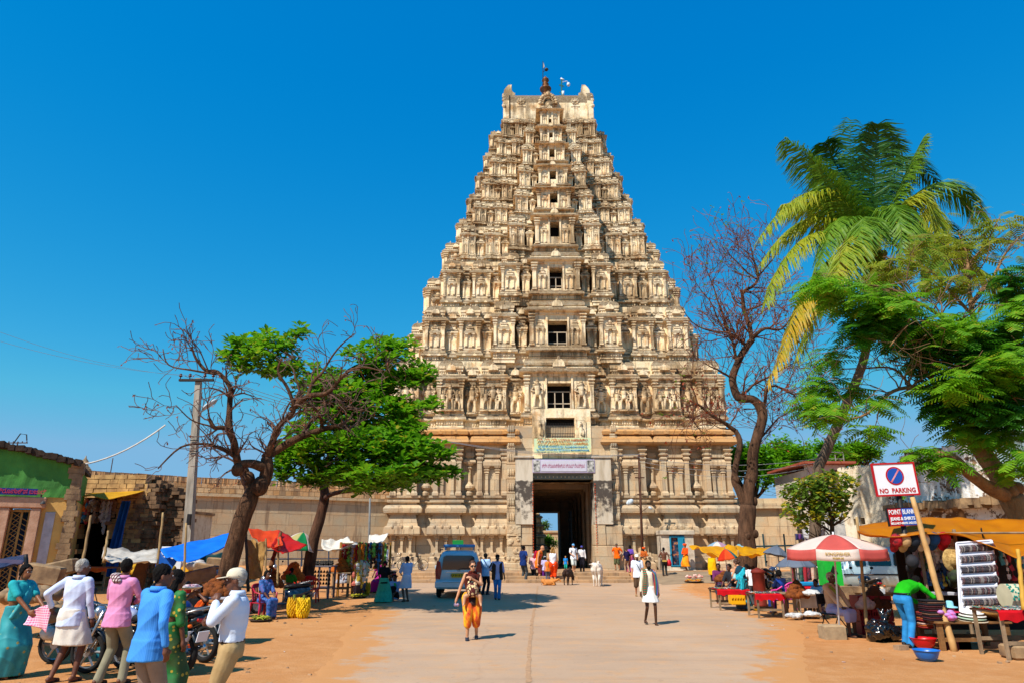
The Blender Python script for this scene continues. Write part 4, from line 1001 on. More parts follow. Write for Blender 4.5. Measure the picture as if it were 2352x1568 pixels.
for dx in(0,1.2):
 for dy in(0,1.2):mb.cyl((s+dx,1+dy,z),(s+dx,1+dy,z+.9),.03,n=5)
for zz in(.05,.45,.9):
 mb.tube([(s,1,z+zz),(s+1.2,1,z+zz),(s+1.2,2.2,z+zz),(s,2.2,z+zz),(s,1,z+zz)],.02,4)
mb.build('roof_cage',mat('9a948c',.6),fh)
mb=MB();rr=random.Random(31)
def rub2(mb,x0,x1,y,h,seed):
 r=random.Random(seed);z0=gz((x0+x1)/2,y)
 z=z0-.05
 while z<z0+h:
  x=x0
  while x<x1:w=r.uniform(.18,.4);mb.cbox((x+w/2,y+r.uniform(-.06,.06),z+.08),(w*.96,.45,.15),MRot(r.uniform(-.05,.05),3,'Y'));x+=w
  z+=.15
rub2(mb,W(1924,1300,19).x,W(1957,1300,19).x,19.2,.85,3)
tag(mb.build('dry_stone_wall',M_RUB),'low dry stone wall behind the seated man under the red umbrella','wall')
cw_=MB();cw_.box(-6,16,92,93,-.2,zat(1222,92));cw_.box(-6,16,91.8,93.2,zat(1222,92),zat(1219,92)+.1);tag(cw_.build('courtyard_wall',M_WALL),'grey inner courtyard wall seen through the gate','wall')
iy=76;tw=MB();xi=W(1231,1250,iy).x
z_=.5;hw_=1.55
for k in range(7):
 h=[1.6,1.2,1.0,.9,.8,.7,.6][k];hh=hw_*(1-k*.11);tw.loft(xi-1.4-hh,xi-1.4+hh+.9,iy-hh,iy+hh,[(0,z_),(.12,z_+.1),(0,z_+.2),(0,z_+h*.7)]+kap(.2,z_+h*.72,z_+h));z_+=h
tag(tw.build('inner_shrine_tower',M_PL),'narrow cream tiered shrine seen through the gate opening','shrine')
# ================================================================= trees
def bark(name,c1,c2,bs=6):
 t=NT(name);v=t.ob();w=t.noise(t.mapv(v,(bs,bs,bs*.22)),1,6,.7);n=t.noise(v,1.2,4)
 t.base(t.mix(t.ramp(t.math('ADD',t.math('MULTIPLY',w,.7),t.math('MULTIPLY',n,.3)),[(.35,0),(.62,1)]),lin(c2),lin(c1)));t.set(Roughness=.9);t.b.inputs['Specular IOR Level'].default_value=.15
 t.bump(t.math('ADD',w,t.math('MULTIPLY',t.noise(v,bs*3,4,.7),.5)),1.0,.09);return t.m
def leafmat(name,c1,c2,c3=None,tr=.35,sc=1.2):
 t=NT(name);p=t.pos();n=t.noise(p,sc,3);f=t.noise(p,9,2)
 c=t.mix(t.ramp(t.math('ADD',t.math('MULTIPLY',n,.5),t.math('MULTIPLY',f,.5)),[(.38,0),(.62,1)]),lin(c1),lin(c2))
 if c3:c=t.mix(t.ramp(t.noise(p,4.3,2),[(.6,0),(.68,1)]),c,lin(c3))
 t.base(c);t.set(Roughness=.5);t.b.inputs['Specular IOR Level'].default_value=.3
 tl=t.n('ShaderNodeBsdfTranslucent');t.l(c,tl.inputs[0]);mx=t.n('ShaderNodeMixShader');mx.inputs[0].default_value=tr
 t.l(t.b.outputs[0],mx.inputs[1]);t.l(tl.outputs[0],mx.inputs[2]);t.l(mx.outputs[0],t.t.nodes['Material Output'].inputs[0]);return t.m
class Leaves:
 def __init__(s,seed):s.V=[];s.F=[];s.n=0;s.r=np.random.RandomState(seed)
 def add(s,base,d,L,w,fold=.25,nrm=None,droop=.0):
  """one leaf of two quads from base along d"""
  d=np.asarray(d,float);d=d/(np.linalg.norm(d)+1e-9)
  up=np.array((0,0,1.))if nrm is None else np.asarray(nrm,float)
  sd_=np.cross(d,up);k=np.linalg.norm(sd_)
  sd_=sd_/k if k>1e-3 else np.array((1.,0,0));u2=np.cross(sd_,d)
  b=np.asarray(base,float);m=b+d*L*.6;tip=b+d*L+np.array((0,0,-droop*L));a=b+d*L*.08
  s.V+=[a,m+sd_*w/2+u2*fold*w*.5,tip,m-sd_*w/2+u2*fold*w*.5,m-u2*.02*w]
  n=s.n;s.F+=[(n,n+1,n+2,n+4),(n,n+4,n+2,n+3)];s.n+=5
 def strip(s,p0,p1,w0,w1,nrm):
  d=p1-p0;sd_=np.cross(d,nrm);k=np.linalg.norm(sd_);sd_=sd_/k if k>1e-6 else np.array((1.,0,0))
  n=s.n;s.V+=[p0-sd_*w0/2,p0+sd_*w0/2,p1+sd_*w1/2,p1-sd_*w1/2];s.F.append((n,n+1,n+2,n+3));s.n+=4
 def build(s,name,m,parent,off):
  return np_mesh(name,np.array(s.V)-np.array(off),np.array(s.F),m,parent)
def ptsY(pl,Y):
 """pixel polyline -> world; entries (px,py) or (px,py,dY)"""
 return[W(p[0],p[1],Y+(p[2]if len(p)>2 else 0))for p in pl]
def smooth_path(pts,k=3):
 out=[]
 for i in range(len(pts)-1):
  p0=pts[max(i-1,0)];p1=pts[i];p2=pts[i+1];p3=pts[min(i+2,len(pts)-1)]
  for j in range(k):
   t=j/k;out.append(.5*((2*p1)+(p2-p0)*t+(2*p0-5*p1+4*p2-p3)*t*t+(3*p1-p0-3*p2+p3)*t**3))
 out.append(pts[-1]);return out
def wiggle(pts,a,seed):
 return[p+Vec((fbm(p*.9+Vec((seed,0,0))),fbm(p*.9+Vec((0,seed,9))),fbm(p*.9+Vec((5,0,seed)))))*a for p in pts]
def grow(mb,tips,p,d,L,r,depth,rnd_,up=.15,curl=.5,spread=.7,nseg=4,rmin=.006,kids=(2,3),col=None):
 """recursive twig growth; tips collects end points"""
 pts=[p];q=p.copy();dd=d.normalized();ax=Vec((rnd_.gauss(0,1),rnd_.gauss(0,1),rnd_.gauss(0,1))).normalized()
 for k in range(nseg):
  dd=(dd+Vec((rnd_.gauss(0,1),rnd_.gauss(0,1),rnd_.gauss(0,1)))*.14*curl+ax.cross(dd)*.16*curl+Vec((0,0,up*.3))).normalized()
  q=q+dd*L/nseg;pts.append(q.copy())
 r1=max(rmin,r*.6);mb.tube(pts,[r+(r1-r)*i/nseg for i in range(nseg+1)],3 if r<.02 else(5 if r<.05 else 7),cap=False)
 if depth<=0:tips.append((pts[-1],dd));return
 for k in range(rnd_.randint(*kids)):
  t=rnd_.uniform(.35,1)if k else 1.0;i=min(int(t*nseg),nseg);b=pts[i]
  ax2=Vec((rnd_.gauss(0,1),rnd_.gauss(0,1),rnd_.gauss(0,1)));ax2=(ax2-dd*ax2.dot(dd)).normalized()
  nd=(dd+ax2*spread*rnd_.uniform(.5,1.2)).normalized()
  grow(mb,tips,b,nd,L*rnd_.uniform(.6,.85),r1*.85,depth-1,rnd_,up,curl,spread,nseg,rmin,kids)
def limbs(mb,specs,Y,seed,amp=.08):
 """specs = [(pixel polyline, r0, r1)] -> list of world paths"""
 out=[]
 for i,(pl,r0,r1)in enumerate(specs):
  pts=wiggle(smooth_path(ptsY(pl,Y),4),amp,seed+i*3.3);n=len(pts)
  rad=[(r0+(r1-r0)*(k/(n-1)))*(1+.12*fbm(pts[k]*2.2))for k in range(n)]
  mb.tube(pts,rad,10 if r0>.1 else 7);out.append((pts,rad))
 return out
def sprout(mb,tips,paths,rn,per_m,L,depth,**kw):
 for pts,rad in paths:
  ln=sum((pts[k+1]-pts[k]).length for k in range(len(pts)-1));n=max(1,int(ln*per_m))
  for k in range(n):
   i=rn.randint(1,len(pts)-2)if k else len(pts)-2
   d=(pts[i+1]-pts[i]).normalized();ax=Vec((rn.gauss(0,1),rn.gauss(0,1),rn.gauss(0,1)));ax=(ax-d*ax.dot(d)).normalized()
   grow(mb,tips,pts[i],(d*.6+ax+Vec((0,0,kw.get('up',.15)))).normalized(),L*rn.uniform(.6,1.15),min(rad[i]*.45,.035),depth,rn,**kw)
def zoff(v):return tuple(v)
# ---- bare tree on the left
Y=20.0;base=W(523,1345,Y);t=thing('bare_tree','gnarled leafless tree behind the blue tarpaulin','tree',(base.x,Y,gz(base.x,Y)))
off=Vec(t.location);M_BK=bark('brown_bark','7a5840','2a1d15',9);Mo=MTra(-off);mb=MB(Mo)
rt=[([(518,1400),(523,1317),(538,1255),(556,1190),(573,1144),(580,1120)],0.286,0.21),([(580,1128),(601,1113),(611,1083),(611,1052)],0.202,0.16),([(578,1125),(566,1100),(561,1084)],0.168,0.109)]
limbs(mb,rt,Y,1,.06)
sp_=[([(611,1055),(645,1031,.3),(691,1001,.5),(740,980,.6),(776,974,.6),(800,985,.5)],0.143,0.0504),([(606,1075),(582,1065,-.3),(556,1066,-.5),(544,1075,-.6)],0.143,0.101),([(550,1066,-.5),(540,1022,-.8),(529,985,-1),(529,913,-1),(527,888,-1.1),(498,856,-1.2),(472,850,-1.2),(447,820,-1.3),(439,795,-1.3)],0.109,0.0252),([(529,985,-1),(505,978,-1.2),(489,976,-1.4),(475,955,-1.5)],0.0756,0.0504),([(545,1050,-.7),(520,1035,-.9),(495,1028,-1.2),(468,1022,-1.5),(413,1027,-1.8),(359,1081,-2)],0.0672,0.0168),([(611,1052),(628,1010,-.2),(645,972,-.3),(679,938,-.5),(665,900,-.6),(637,858,-.7),(645,820,-.8)],0.109,0.0252),([(672,945,-.5),(708,913,-.6),(750,902,-.8),(792,858,-1),(834,841,-1.2),(880,850,-1.2)],0.0924,0.0168),([(705,915,-.6),(716,879,-.3),(740,858,-.3),(755,837,-.2),(784,795,0),(813,765,0)],0.0588,0.0168),([(740,980,.6),(732,950,0),(712,930,-.4)],0.0588,0.042),([(489,976,-1.4),(440,960,-1.6),(400,930,-1.8)],0.0252,0.0126),([(498,856,-1.2),(440,845,-1.5),(390,835,-1.6),(375,800,-1.6)],0.0336,0.0126),([(691,1001,.5),(720,960,.9),(745,940,1.2),(740,900,1.4)],0.0588,0.0252),([(760,975,.6),(790,940,.4),(815,935,.3)],0.042,0.0168)]
pa=limbs(mb,sp_,Y,5,.12)
for(px,py,dy,rr_)in((545,1078,-.6,.16),(561,1084,0,.15),(598,1115,-.1,.24),(570,1100,0,.2)):mb.ell(W(px,py,Y+dy),(rr_,rr_,rr_*1.2),9,7)
mb.build('trunk',M_BK,t,True)
mb=MB(Mo);tips=[];rn=random.Random(5);sprout(mb,tips,pa,rn,4.0,.80,2,up=.12,curl=1.3,spread=.8,rmin=.010,kids=(2,3));mb.build('twigs',mat('6e5246',.9,.3,5),t)
lv=Leaves(2)
for(p,d)in tips:
 if rn.random()<.35:lv.add(p,(rn.gauss(0,1),rn.gauss(0,1),-1),.11,.05)
lv.build('withered_leaves',leafmat('withered','a0583a','8a4a30'),t,off)
# ---- almond tree with big round leaves
Y=26.0;base=W(705,1350,Y);t=thing('almond_tree','leaning tree with tiers of glossy broad green leaves','tree',(base.x,Y,gz(base.x,Y)))
off=Vec(t.location);Mo=MTra(-off);mb=MB(Mo)
tr_=[([(700,1375),(705,1330),(720,1250),(735,1180),(746,1136),(742,1100,.2)],.25,.15),([(746,1140),(760,1135,.1),(800,1128,.5),(880,1120,1),(960,1100,1)],.1,.04),([(742,1110,.2),(700,1050,-.5),(660,1000,-1)],.1,.04),([(742,1100,.2),(770,1000,.6),(780,900,.8),(800,850,1),(880,820,1)],.12,.04),([(760,1030,.5),(850,980,.5),(950,930,0),(1000,930,-.5)],.08,.03),([(775,950,.8),(700,850,1.2),(620,790,1.5),(560,810,1.5)],.08,.03),([(745,1080,.2),(850,1060,-1),(960,1060,-1.2),(1040,1085,-1.2)],.08,.03),([(745,1080,.2),(730,1040,2),(780,980,3.5)],.08,.03)]
tr_=[tr_[0]]+[([l[0]]+[(q[0],q[1],(q[2]if len(q)>2 else 0)-3.8*min(1,(i+1)/3))for i,q in enumerate(l[1:])],a,b)for l,a,b in tr_[1:]]
pa=limbs(mb,tr_,Y,11,.1);mb.build('trunk',bark('dark_bark','6b4a38','2c1e18'),t,True)
EL=[(600,800,85,34,1.5),(688,768,16,12,1.2),(525,828,24,14,1.4),(640,850,60,28,1.5),(560,845,30,20,1.4),(880,815,85,34,1),(955,868,45,26,.6),(900,870,60,30,.9),(745,885,75,38,1.4),(800,900,90,34,1),(880,935,80,28,.8),(985,935,26,13,-.2),(780,960,90,25,1.2),(930,955,45,20,.5),(690,1045,45,40,-.5),(760,1025,90,32,-.2),(850,1030,110,40,-.6),(940,1040,85,34,-1),(1015,1050,28,12,-1.2),(870,1090,130,34,-.8),(760,1090,75,34,-.3),(970,1095,60,24,-1.2),(720,1110,30,16,-.3),(1035,1092,24,10,-1.2),(850,1125,90,14,-.5),(650,1085,20,30,-.8),(905,1000,60,14,-.4),(790,935,80,30,1.6),(720,930,40,30,1.6),(860,900,50,26,1.2),(820,990,80,24,.8),(700,1010,50,26,.6),(650,1050,22,24,0),(850,860,40,26,1.2),(930,985,50,20,0),(700,990,40,14,-.2)]
lv=Leaves(7);R_=lv.r;tw=MB(Mo)
def rosette(lv,p,n,L,w,tilt=.35):
 r=lv.r;a0=r.rand()*6.28
 for k in range(n):
  a=a0+k*2.4;e=tilt+r.randn()*.3;d=np.array((cos(a)*cos(e),sin(a)*cos(e),sin(e)))
  lv.add(np.array(p)+d*.03+np.array((0,0,r.rand()*.1)),d,L*(.75+.5*r.rand()),w*(.8+.4*r.rand()),droop=.25*r.rand())
for(cx,cy,rx,ry,dy)in EL:
 dy-=3.8
 k=zc(Y,8)/F;n=int(rx*ry/30)+5
 for _ in range(n):
  u=R_.randn(3);u=u/np.linalg.norm(u)*R_.rand()**.4*(1.12 if R_.rand()<.2 else 1)
  p=W(cx+u[0]*rx,cy-u[1]*ry,Y+dy+u[2]*min(2.8,rx*k*1.1));rosette(lv,p,7,.33,.19)
  q=W(cx+u[0]*rx*.5,cy+abs(ry)*.5,Y+dy)
  if R_.rand()<.35:tw.tube([q,(q+p)/2+Vec((0,0,.1)),p],[.018,.012,.007],3,False)
tw.build('branches',mat('5a4032',.9,.3),t)
lv.build('crown',leafmat('almond_leaf','7cb41e','3a7a10','b0a828',tr=.5),t,off)
# ---- bare tree on the right
Y=34.0;base=W(1717,1310,Y);t=thing('bare_tree','tall nearly leafless tree with rust coloured twigs in front of the tower right edge','tree',(base.x,Y,gz(base.x,Y)));off=Vec(t.location);Mo=MTra(-off);mb=MB(Mo)
limbs(mb,[([(1715,1330),(1717,1290),(1716,1220),(1718,1160)],.46,.38),([(1718,1165),(1722,1110),(1729,1086),(1732,1026),(1751,960),(1748,935),(1729,916),(1696,911),(1682,872),(1693,834),(1712,800),(1729,779)],.31,.15),([(1716,1165),(1698,1125),(1686,1095),(1699,1020),(1690,985)],.22,.12)],Y,21,.06)
for(px,py,dy,rr_)in((1717,1230,-.3,.14),(1735,1225,-.25,.16),(1690,1100,0,.2),(1730,1150,0,.22)):mb.ell(W(px,py,Y+dy),(rr_,rr_,rr_*1.3),9,7)
sp_=[([(1729,779),(1712,713,.3),(1708,670,.5),(1740,642,.5),(1729,587,.5),(1715,540,.5)],0.13,.02),([(1729,779),(1757,757,-.5),(1800,757,-.8),(1833,697,-1)],0.104,.02),([(1715,795),(1690,775,-.2),(1663,762,-.4),(1603,751,-.8),(1560,700,-1)],0.091,.015),([(1693,834),(1685,784,.4),(1660,720,.6),(1640,660,.8),(1620,620,.8)],0.091,.015),([(1690,985),(1652,966,-.3),(1603,927,-.6),(1570,935,-.8)],0.117,.02),([(1751,960),(1767,889,.6),(1822,905,1),(1850,960,1)],0.091,.02),([(1696,911),(1740,880,.6),(1790,850,1),(1830,830,1.3)],0.078,.02),([(1682,872),(1650,850,-.5),(1610,830,-1)],0.065,.015),([(1712,713,.3),(1760,690,.5),(1790,620,.8)],0.065,.015),([(1740,642,.5),(1690,600,.7),(1660,560,1)],0.052,.012),([(1740,642,.5),(1780,590,0),(1790,540,0)],0.052,.012),([(1732,1026),(1790,960,1),(1830,940,1.5)],0.065,.015),([(1663,762,-.4),(1630,690,0),(1590,640,0)],0.052,.012),([(1603,927,-.6),(1590,960,-.8),(1610,990,-1)],0.052,.015),([(1800,757,-.8),(1850,800,-1),(1870,850,-1)],0.052,.012)]
pa=limbs(mb,sp_,Y,31,.14);mb.build('trunk',bark('grey_brown_bark','6e503c','2e2018',7),t,True)
mb=MB(Mo);tips=[];rn=random.Random(9);sprout(mb,tips,pa,rn,4.8,1.5,2,up=.25,curl=1.1,spread=.7,rmin=.013,kids=(2,3));mb.build('twigs',mat('7a4c38',.9,.3,5),t)
lv=Leaves(3);lg=Leaves(4)
for(p,d)in tips:
 r=rn.random();q=(p.z<zat(880,Y))
 if r<(.85 if q else .45):[lv.add(p,(rn.gauss(0,1),rn.gauss(0,1),-1),.17,.09)for _ in range(2 if q else 1)]
 elif r>(.6 if q else .9):
  for _ in range(4 if q else 2):lg.add(p,(rn.gauss(0,1),rn.gauss(0,1),.2),.2,.1)
lv.build('withered_leaves',leafmat('rusty','b4512a','9a3f22'),t,off);lg.build('young_leaves',leafmat('young_green','7fae2c','5a8a1c'),t,off)
# ---- coconut palm
Y=26.0;base=W(1866,1290,Y);t=thing('coconut_palm','leaning coconut palm with long arching fronds, lower ones yellowing','palm',(base.x,Y,gz(base.x,Y)));off=Vec(t.location);Mo=MTra(-off);mb=MB(Mo)
pts=smooth_path(ptsY([(1864,1330),(1872,1229),(1878,1086),(1895,1040),(1949,916),(1987,812),(2003,680),(2006,575)],Y),10);n=len(pts)
mb.tube(pts,[(.215-.08*k/n)*(1+.05*(k%2))for k in range(n)],12);mb.build('trunk',bark('palm_bark','7a6654','4a3b30',3),t,True)
c0=W(2005,565,Y);mb=MB(Mo)
for k in range(9):a=k*.7;mb.ell(c0+Vec((.35*cos(a),.35*sin(a),-.45-.1*(k%2))),(.14,.14,.17),8,6)
mb.build('coconuts',mat('7a6a24',.6,.4,3,c2='4f5a1c'),t,True)
mb=MB(Mo)
for k in range(14):a=k*2.4;mb.tube([c0+Vec((0,0,-.5)),c0+Vec((.3*cos(a),.3*sin(a),-.6)),c0+Vec((.7*cos(a),.7*sin(a),-1.3-.3*(k%3)))],[.04,.03,.012],5)
mb.ell(c0+Vec((0,0,-.2)),(.3,.3,.6),10,8);mb.build('dry_sheaths',mat('6f5030',.9,.4,6),t)
FRN=[((1905,410,0),(1805,322,-.3),'g'),((1960,430,.6),(1955,279,1.2),'d'),((1990,360,1.6),(2068,345,2.5),'d'),((2065,430,-.5),(2119,320,-1),'g'),((2050,370,1),(2150,420,2),'d'),((1884,440,-.5),(1745,545,-1.4),'y'),((1860,540,-1.2),(1760,690,-2),'y'),((1900,640,-.5),(1768,866,-1),'o'),((1890,620,-1.5),(1790,820,-2.4),'o'),((1910,640,.5),(1830,820,.5),'y'),((1870,500,.2),(1750,600,.2),'y'),((2110,450,-1),(2160,590,-1.5),'y'),((2160,420,0),(2270,540,0),'g'),((1930,400,.3),(1895,330,0),'d'),((2010,380,-.8),(2015,290,-1.4),'d'),((1900,480,.8),(1800,470,1.2),'y'),((1900,600,-1),(1810,760,-1.6),'y'),((2100,520,-2),(2140,660,-3),'g'),((1960,540,-3),(1900,700,-4.5),'y'),((2180,580,-1),(2325,700,-1.5),'y'),((2040,640,-1.6),(2090,760,-2),'y'),((1930,430,2),(1850,520,3),'d'),((1985,500,-2.5),(1960,640,-4),'g'),((2060,500,2.5),(2120,560,4),'d'),((2130,500,1),(2240,640,2),'d'),((1930,500,-1.5),(1880,640,-2.5),'g'),((2020,440,3),(2060,430,5),'d'),((2010,600,0),(2030,740,0),'o'),((1950,470,-.8),(1880,380,-1.2),'g'),((2050,470,-2),(2075,600,-3.5),'g')]
fm_={'g':leafmat('frond_green','7a9c22','4a7a1c',tr=.4),'d':leafmat('frond_dark','3a6a16','245014',tr=.3),'y':leafmat('frond_lime','b4b02a','7a9a20',tr=.45),'o':leafmat('frond_yellow','cfa42c','9a9a24',tr=.4)}
rn=np.random.RandomState(5)
for(m1,e1,kk)in FRN:
 p0=np.array(c0);p1=np.array(W(m1[0],m1[1],Y+m1[2]));p2=np.array(W(e1[0],e1[1],Y+e1[2]));pc=2*p1-.5*(p0+p2)
 lv=Leaves(1);N=64;prev=None
 for k in range(N+1):
  s=k/N;p=(1-s)**2*p0+2*s*(1-s)*pc+s*s*p2;tg=2*(1-s)*(pc-p0)+2*s*(p2-pc);tg=tg/np.linalg.norm(tg)
  if prev is not None:
   for nr in((0,0,1.),(0,1.,0)):lv.strip(prev,p,.06*(1.1-s),.055*(1.1-s),np.array(nr))
  prev=p
  if s<.1:continue
  side=np.cross(tg,(0,0,1.));side=side/(np.linalg.norm(side)+1e-6)
  if abs(tg[2])>.93:side=np.array((1.,0,0))
  L=1.5*sin(pi*(.12+.80*s))**.7*(.9+.2*rn.rand())
  for sg in(-1,1):
   for _ in range(2):
    d=side*sg*(.8+.15*rn.randn())+tg*(.7+.15*rn.randn())+np.array((0,0,-.35-.35*rn.rand()));d=d/np.linalg.norm(d)
    q=p+tg*rn.rand()*.09;m=q+d*L*.5;e=m+(d+np.array((0,0,-.75)))/np.linalg.norm(d+np.array((0,0,-.75)))*L*.5
    nm=np.cross(d,tg)+rn.randn(3)*.2;lv.strip(q,m,.045,.055,nm);lv.strip(m,e,.055,.008,nm)
 lv.build('frond',fm_[kk],t,off)
 # ---- feathery tree in the right foreground
Y=18.0;base=W(2345,1330,Y);t=thing('feathery_tree','large forked tree with drooping feathery leaves at the right edge','tree',(base.x,Y,0));off=Vec(t.location);Mo=MTra(-off);mb=MB(Mo)
pa0=limbs(mb,[([(2375,1330),(2362,1240),(2345,1190),(2318,1140)],.34,.30),([(2325,1150),(2297,1098),(2261,1041),(2236,998),(2234,960),(2240,900,.3)],.25,.16),([(2318,1142),(2283,1123,-.3),(2225,1087,-.6),(2189,1051,-.8),(2154,1044,-1)],.2,.09)],Y,41,.05)
for(px,py,dy,rr_)in((2322,1130,-.1,.2),(2300,1128,-.2,.12),(2338,1120,-.15,.15)):mb.ell(W(px,py,Y+dy),(rr_,rr_,rr_*1.1),10,8)
sp_=[([(2236,960),(2200,915,-.2),(2152,894,-.4),(2097,883,-.6),(2042,905,-.8),(1987,949,-1),(1950,960,-1)],.085,.02),([(2152,894,-.4),(2120,850,-.6),(2070,800,-.8),(1990,780,-1),(1940,800,-1)],.06,.015),([(2240,900,.3),(2250,800,.6),(2230,700,.8),(2220,600,1),(2200,540,1.2)],.11,.02),([(2250,820,.5),(2330,740,.5),(2400,700,.5)],.08,.03),([(2245,850,.4),(2200,760,-.4),(2120,700,-1),(2020,660,-1.4),(1930,660,-1.6)],.07,.015),([(2235,700,.8),(2290,620,.6),(2330,560,.4),(2380,520,.3)],.05,.015),([(2230,720,.8),(2160,640,.8),(2100,600,.6),(2040,590,.5)],.05,.012),([(2240,880,.3),(2300,880,-.8),(2370,860,-1.4)],.07,.03),([(2220,620,1),(2260,560,1),(2300,500,1)],.03,.012),([(2097,883,-.6),(2060,850,-.3),(1990,850,0),(1930,850,0)],.04,.012),([(2154,1044,-1),(2130,1060,-1.1),(2100,1065,-1.2)],.05,.02),([(2120,700,-1),(2080,740,-1.6),(2040,800,-2)],.04,.012),([(2290,620,.6),(2340,640,0),(2400,640,0)],.04,.012)]
pa=limbs(mb,sp_,Y,51,.1);mb.build('trunk',bark('smooth_tan_bark','a8835c','6b4c34',4),t,True)
mb=MB(Mo);tips=[];rn=random.Random(19);sprout(mb,tips,pa,rn,5.5,.9,1,up=.03,curl=1.6,spread=.9,rmin=.006,kids=(2,3));mb.build('twigs',mat('84664a',.9,.3,5),t)
def feather(lv,p,d,L,w,npin=9,droop=.5):
 """leaf made of paired narrow pinnae on a drooping rachis"""
 r=lv.r;d=np.asarray(d,float);d/=np.linalg.norm(d);q=np.asarray(p,float);up=np.array((0,0,1.));st=L/npin
 for k in range(npin):
  s=k/npin;d2=d+np.array((0,0,-droop*s*1.4));d2/=np.linalg.norm(d2);side=np.cross(d2,up);side/=(np.linalg.norm(side)+1e-6);q1=q+d2*st
  nm=np.cross(side,d2);wl_=w*sin(pi*(.15+.75*s))**.8
  lv.strip(q,q1,.008,.008,nm)
  for sg in(-1,1):
   e=q+(side*sg*.92+d2*.42+np.array((0,0,-.18-.15*r.rand())))*wl_;lv.strip(q,e,st*.62,st*.34,nm+r.randn(3)*.15)
  q=q1
FE=[(1900,655,60,24,-1.6,34,'l'),(1965,680,70,34,-1.4,46,'l'),(1990,745,60,42,-1.2,60,'d'),(2060,740,50,40,-1,40,'d'),(2180,800,90,60,-.4,110,'d'),(2280,790,90,70,-.2,130,'d'),(2330,850,60,70,-.6,100,'d'),(2170,900,50,70,-.4,80,'d'),(2240,920,90,60,-.5,120,'d'),(2330,940,50,50,-.8,70,'d'),(2330,650,40,50,0,50,'d'),(2290,1000,60,30,-.4,40,'l'),(2200,980,40,26,-.6,26,'l'),(1905,820,26,20,0,18,'l'),(1890,880,40,26,0,26,'l'),(1900,945,42,28,-.6,34,'l'),(1860,925,24,20,-.4,14,'l'),(2000,985,36,18,-1,16,'l'),(1950,900,26,16,-.2,12,'l'),(2015,920,24,16,-.8,12,'l'),(2160,1062,50,14,-1,30,'l'),(2110,1040,20,12,-1.1,12,'l'),(2330,1060,26,40,-1,26,'l'),(2150,560,80,30,.8,40,'b'),(2250,560,70,34,1,40,'b'),(2060,610,60,22,.6,36,'b'),(2180,650,80,28,.3,44,'b'),(2310,510,40,26,.8,20,'b'),(2110,790,40,40,-.8,40,'d'),(2180,750,80,30,-1.2,60,'l'),(2300,830,60,40,-1.5,60,'l'),(2200,880,70,40,-1.4,50,'l'),(2050,700,60,24,-1.6,36,'l'),(2330,720,40,40,-.8,40,'l')]
FM={'l':leafmat('feather_green','86b824','529418','a8a82a',tr=.55),'d':leafmat('feather_dark','50921c','2e6814',tr=.48),'b':leafmat('feather_olive','a2a82e','6f8a20','a8803a',tr=.5)}
lvs={k:Leaves(11+i)for i,k in enumerate('ldb')};rn=np.random.RandomState(8)
for(cx,cy,rx,ry,dy,n,k)in FE:
 for _ in range(int(n*(.9 if k=='b' else 1.6))):
  u=rn.randn(3);u=u/np.linalg.norm(u)*rn.rand()**.4
  p=W(cx+u[0]*rx,cy-u[1]*ry,Y+dy+u[2]*min(1.6,rx*.0115));a=rn.rand()*6.28
  feather(lvs[k],p,(cos(a),sin(a),.25*rn.randn()),.56+.26*rn.rand(),.17+.05*rn.rand(),9,.35+.5*rn.rand())
for i,(p,d)in enumerate(tips):
 if rn.rand()<.3:
  a=rn.rand()*6.28;k='b' if p.z>zat(660,Y)else 'l';feather(lvs[k],p,(cos(a),sin(a),0),.4,.12,8,.5)
for k in 'ldb':lvs[k].build('foliage',FM[k],t,off)
# ---- small yellowing tree
Y=23.0;base=W(1905,1330,Y);t=thing('young_fig_tree','small tree with yellowing heart shaped leaves behind the red umbrella','tree',(base.x,Y,gz(base.x,Y)));off=Vec(t.location);Mo=MTra(-off);mb=MB(Mo)
pa=limbs(mb,[([(1905,1340),(1912,1240),(1908,1180),(1885,1130),(1870,1100)],.09,.03),([(1910,1200),(1925,1160,.4),(1935,1120,.5)],.05,.02),([(1900,1170),(1850,1140,-.4),(1820,1120,-.6)],.04,.015),([(1890,1140),(1900,1110,.8),(1920,1090,.9)],.03,.015)],Y,61,.04)
tips=[];rn=random.Random(3);sprout(mb,tips,pa,rn,4,.6,1,up=.1);mb.build('trunk',bark('thin_bark','6b5442','3b2c22'),t,True)
lv=Leaves(21);ly=Leaves(22);r=lv.r
for(cx,cy,rx,ry,n)in((1868,1125,55,30,130),(1900,1150,60,36,150),(1850,1160,36,26,50),(1930,1130,36,26,50),(1880,1180,46,20,50),(1870,1105,40,14,60),(1935,1170,30,16,20),(1825,1120,34,26,60),(1815,1165,26,22,30),(1945,1105,30,20,40),(1840,1195,24,20,20),(1900,1090,40,14,40)):
 for _ in range(n):
  u=r.randn(3);u=u/np.linalg.norm(u)*r.rand()**.45;p=np.array(W(cx+u[0]*rx,cy-u[1]*ry,Y+u[2]*.9));g=lv if r.rand()<.72 else ly
  for _ in range(3):g.add(p+r.randn(3)*.05,(r.randn(),r.randn(),-.5+.5*r.randn()),.19,.15)
lv.build('foliage',leafmat('fig_leaf','7f9a2e','56782a',tr=.5),t,off);ly.build('yellow_leaves',leafmat('fig_yellow','c2b02a','a8a024',tr=.5),t,off)
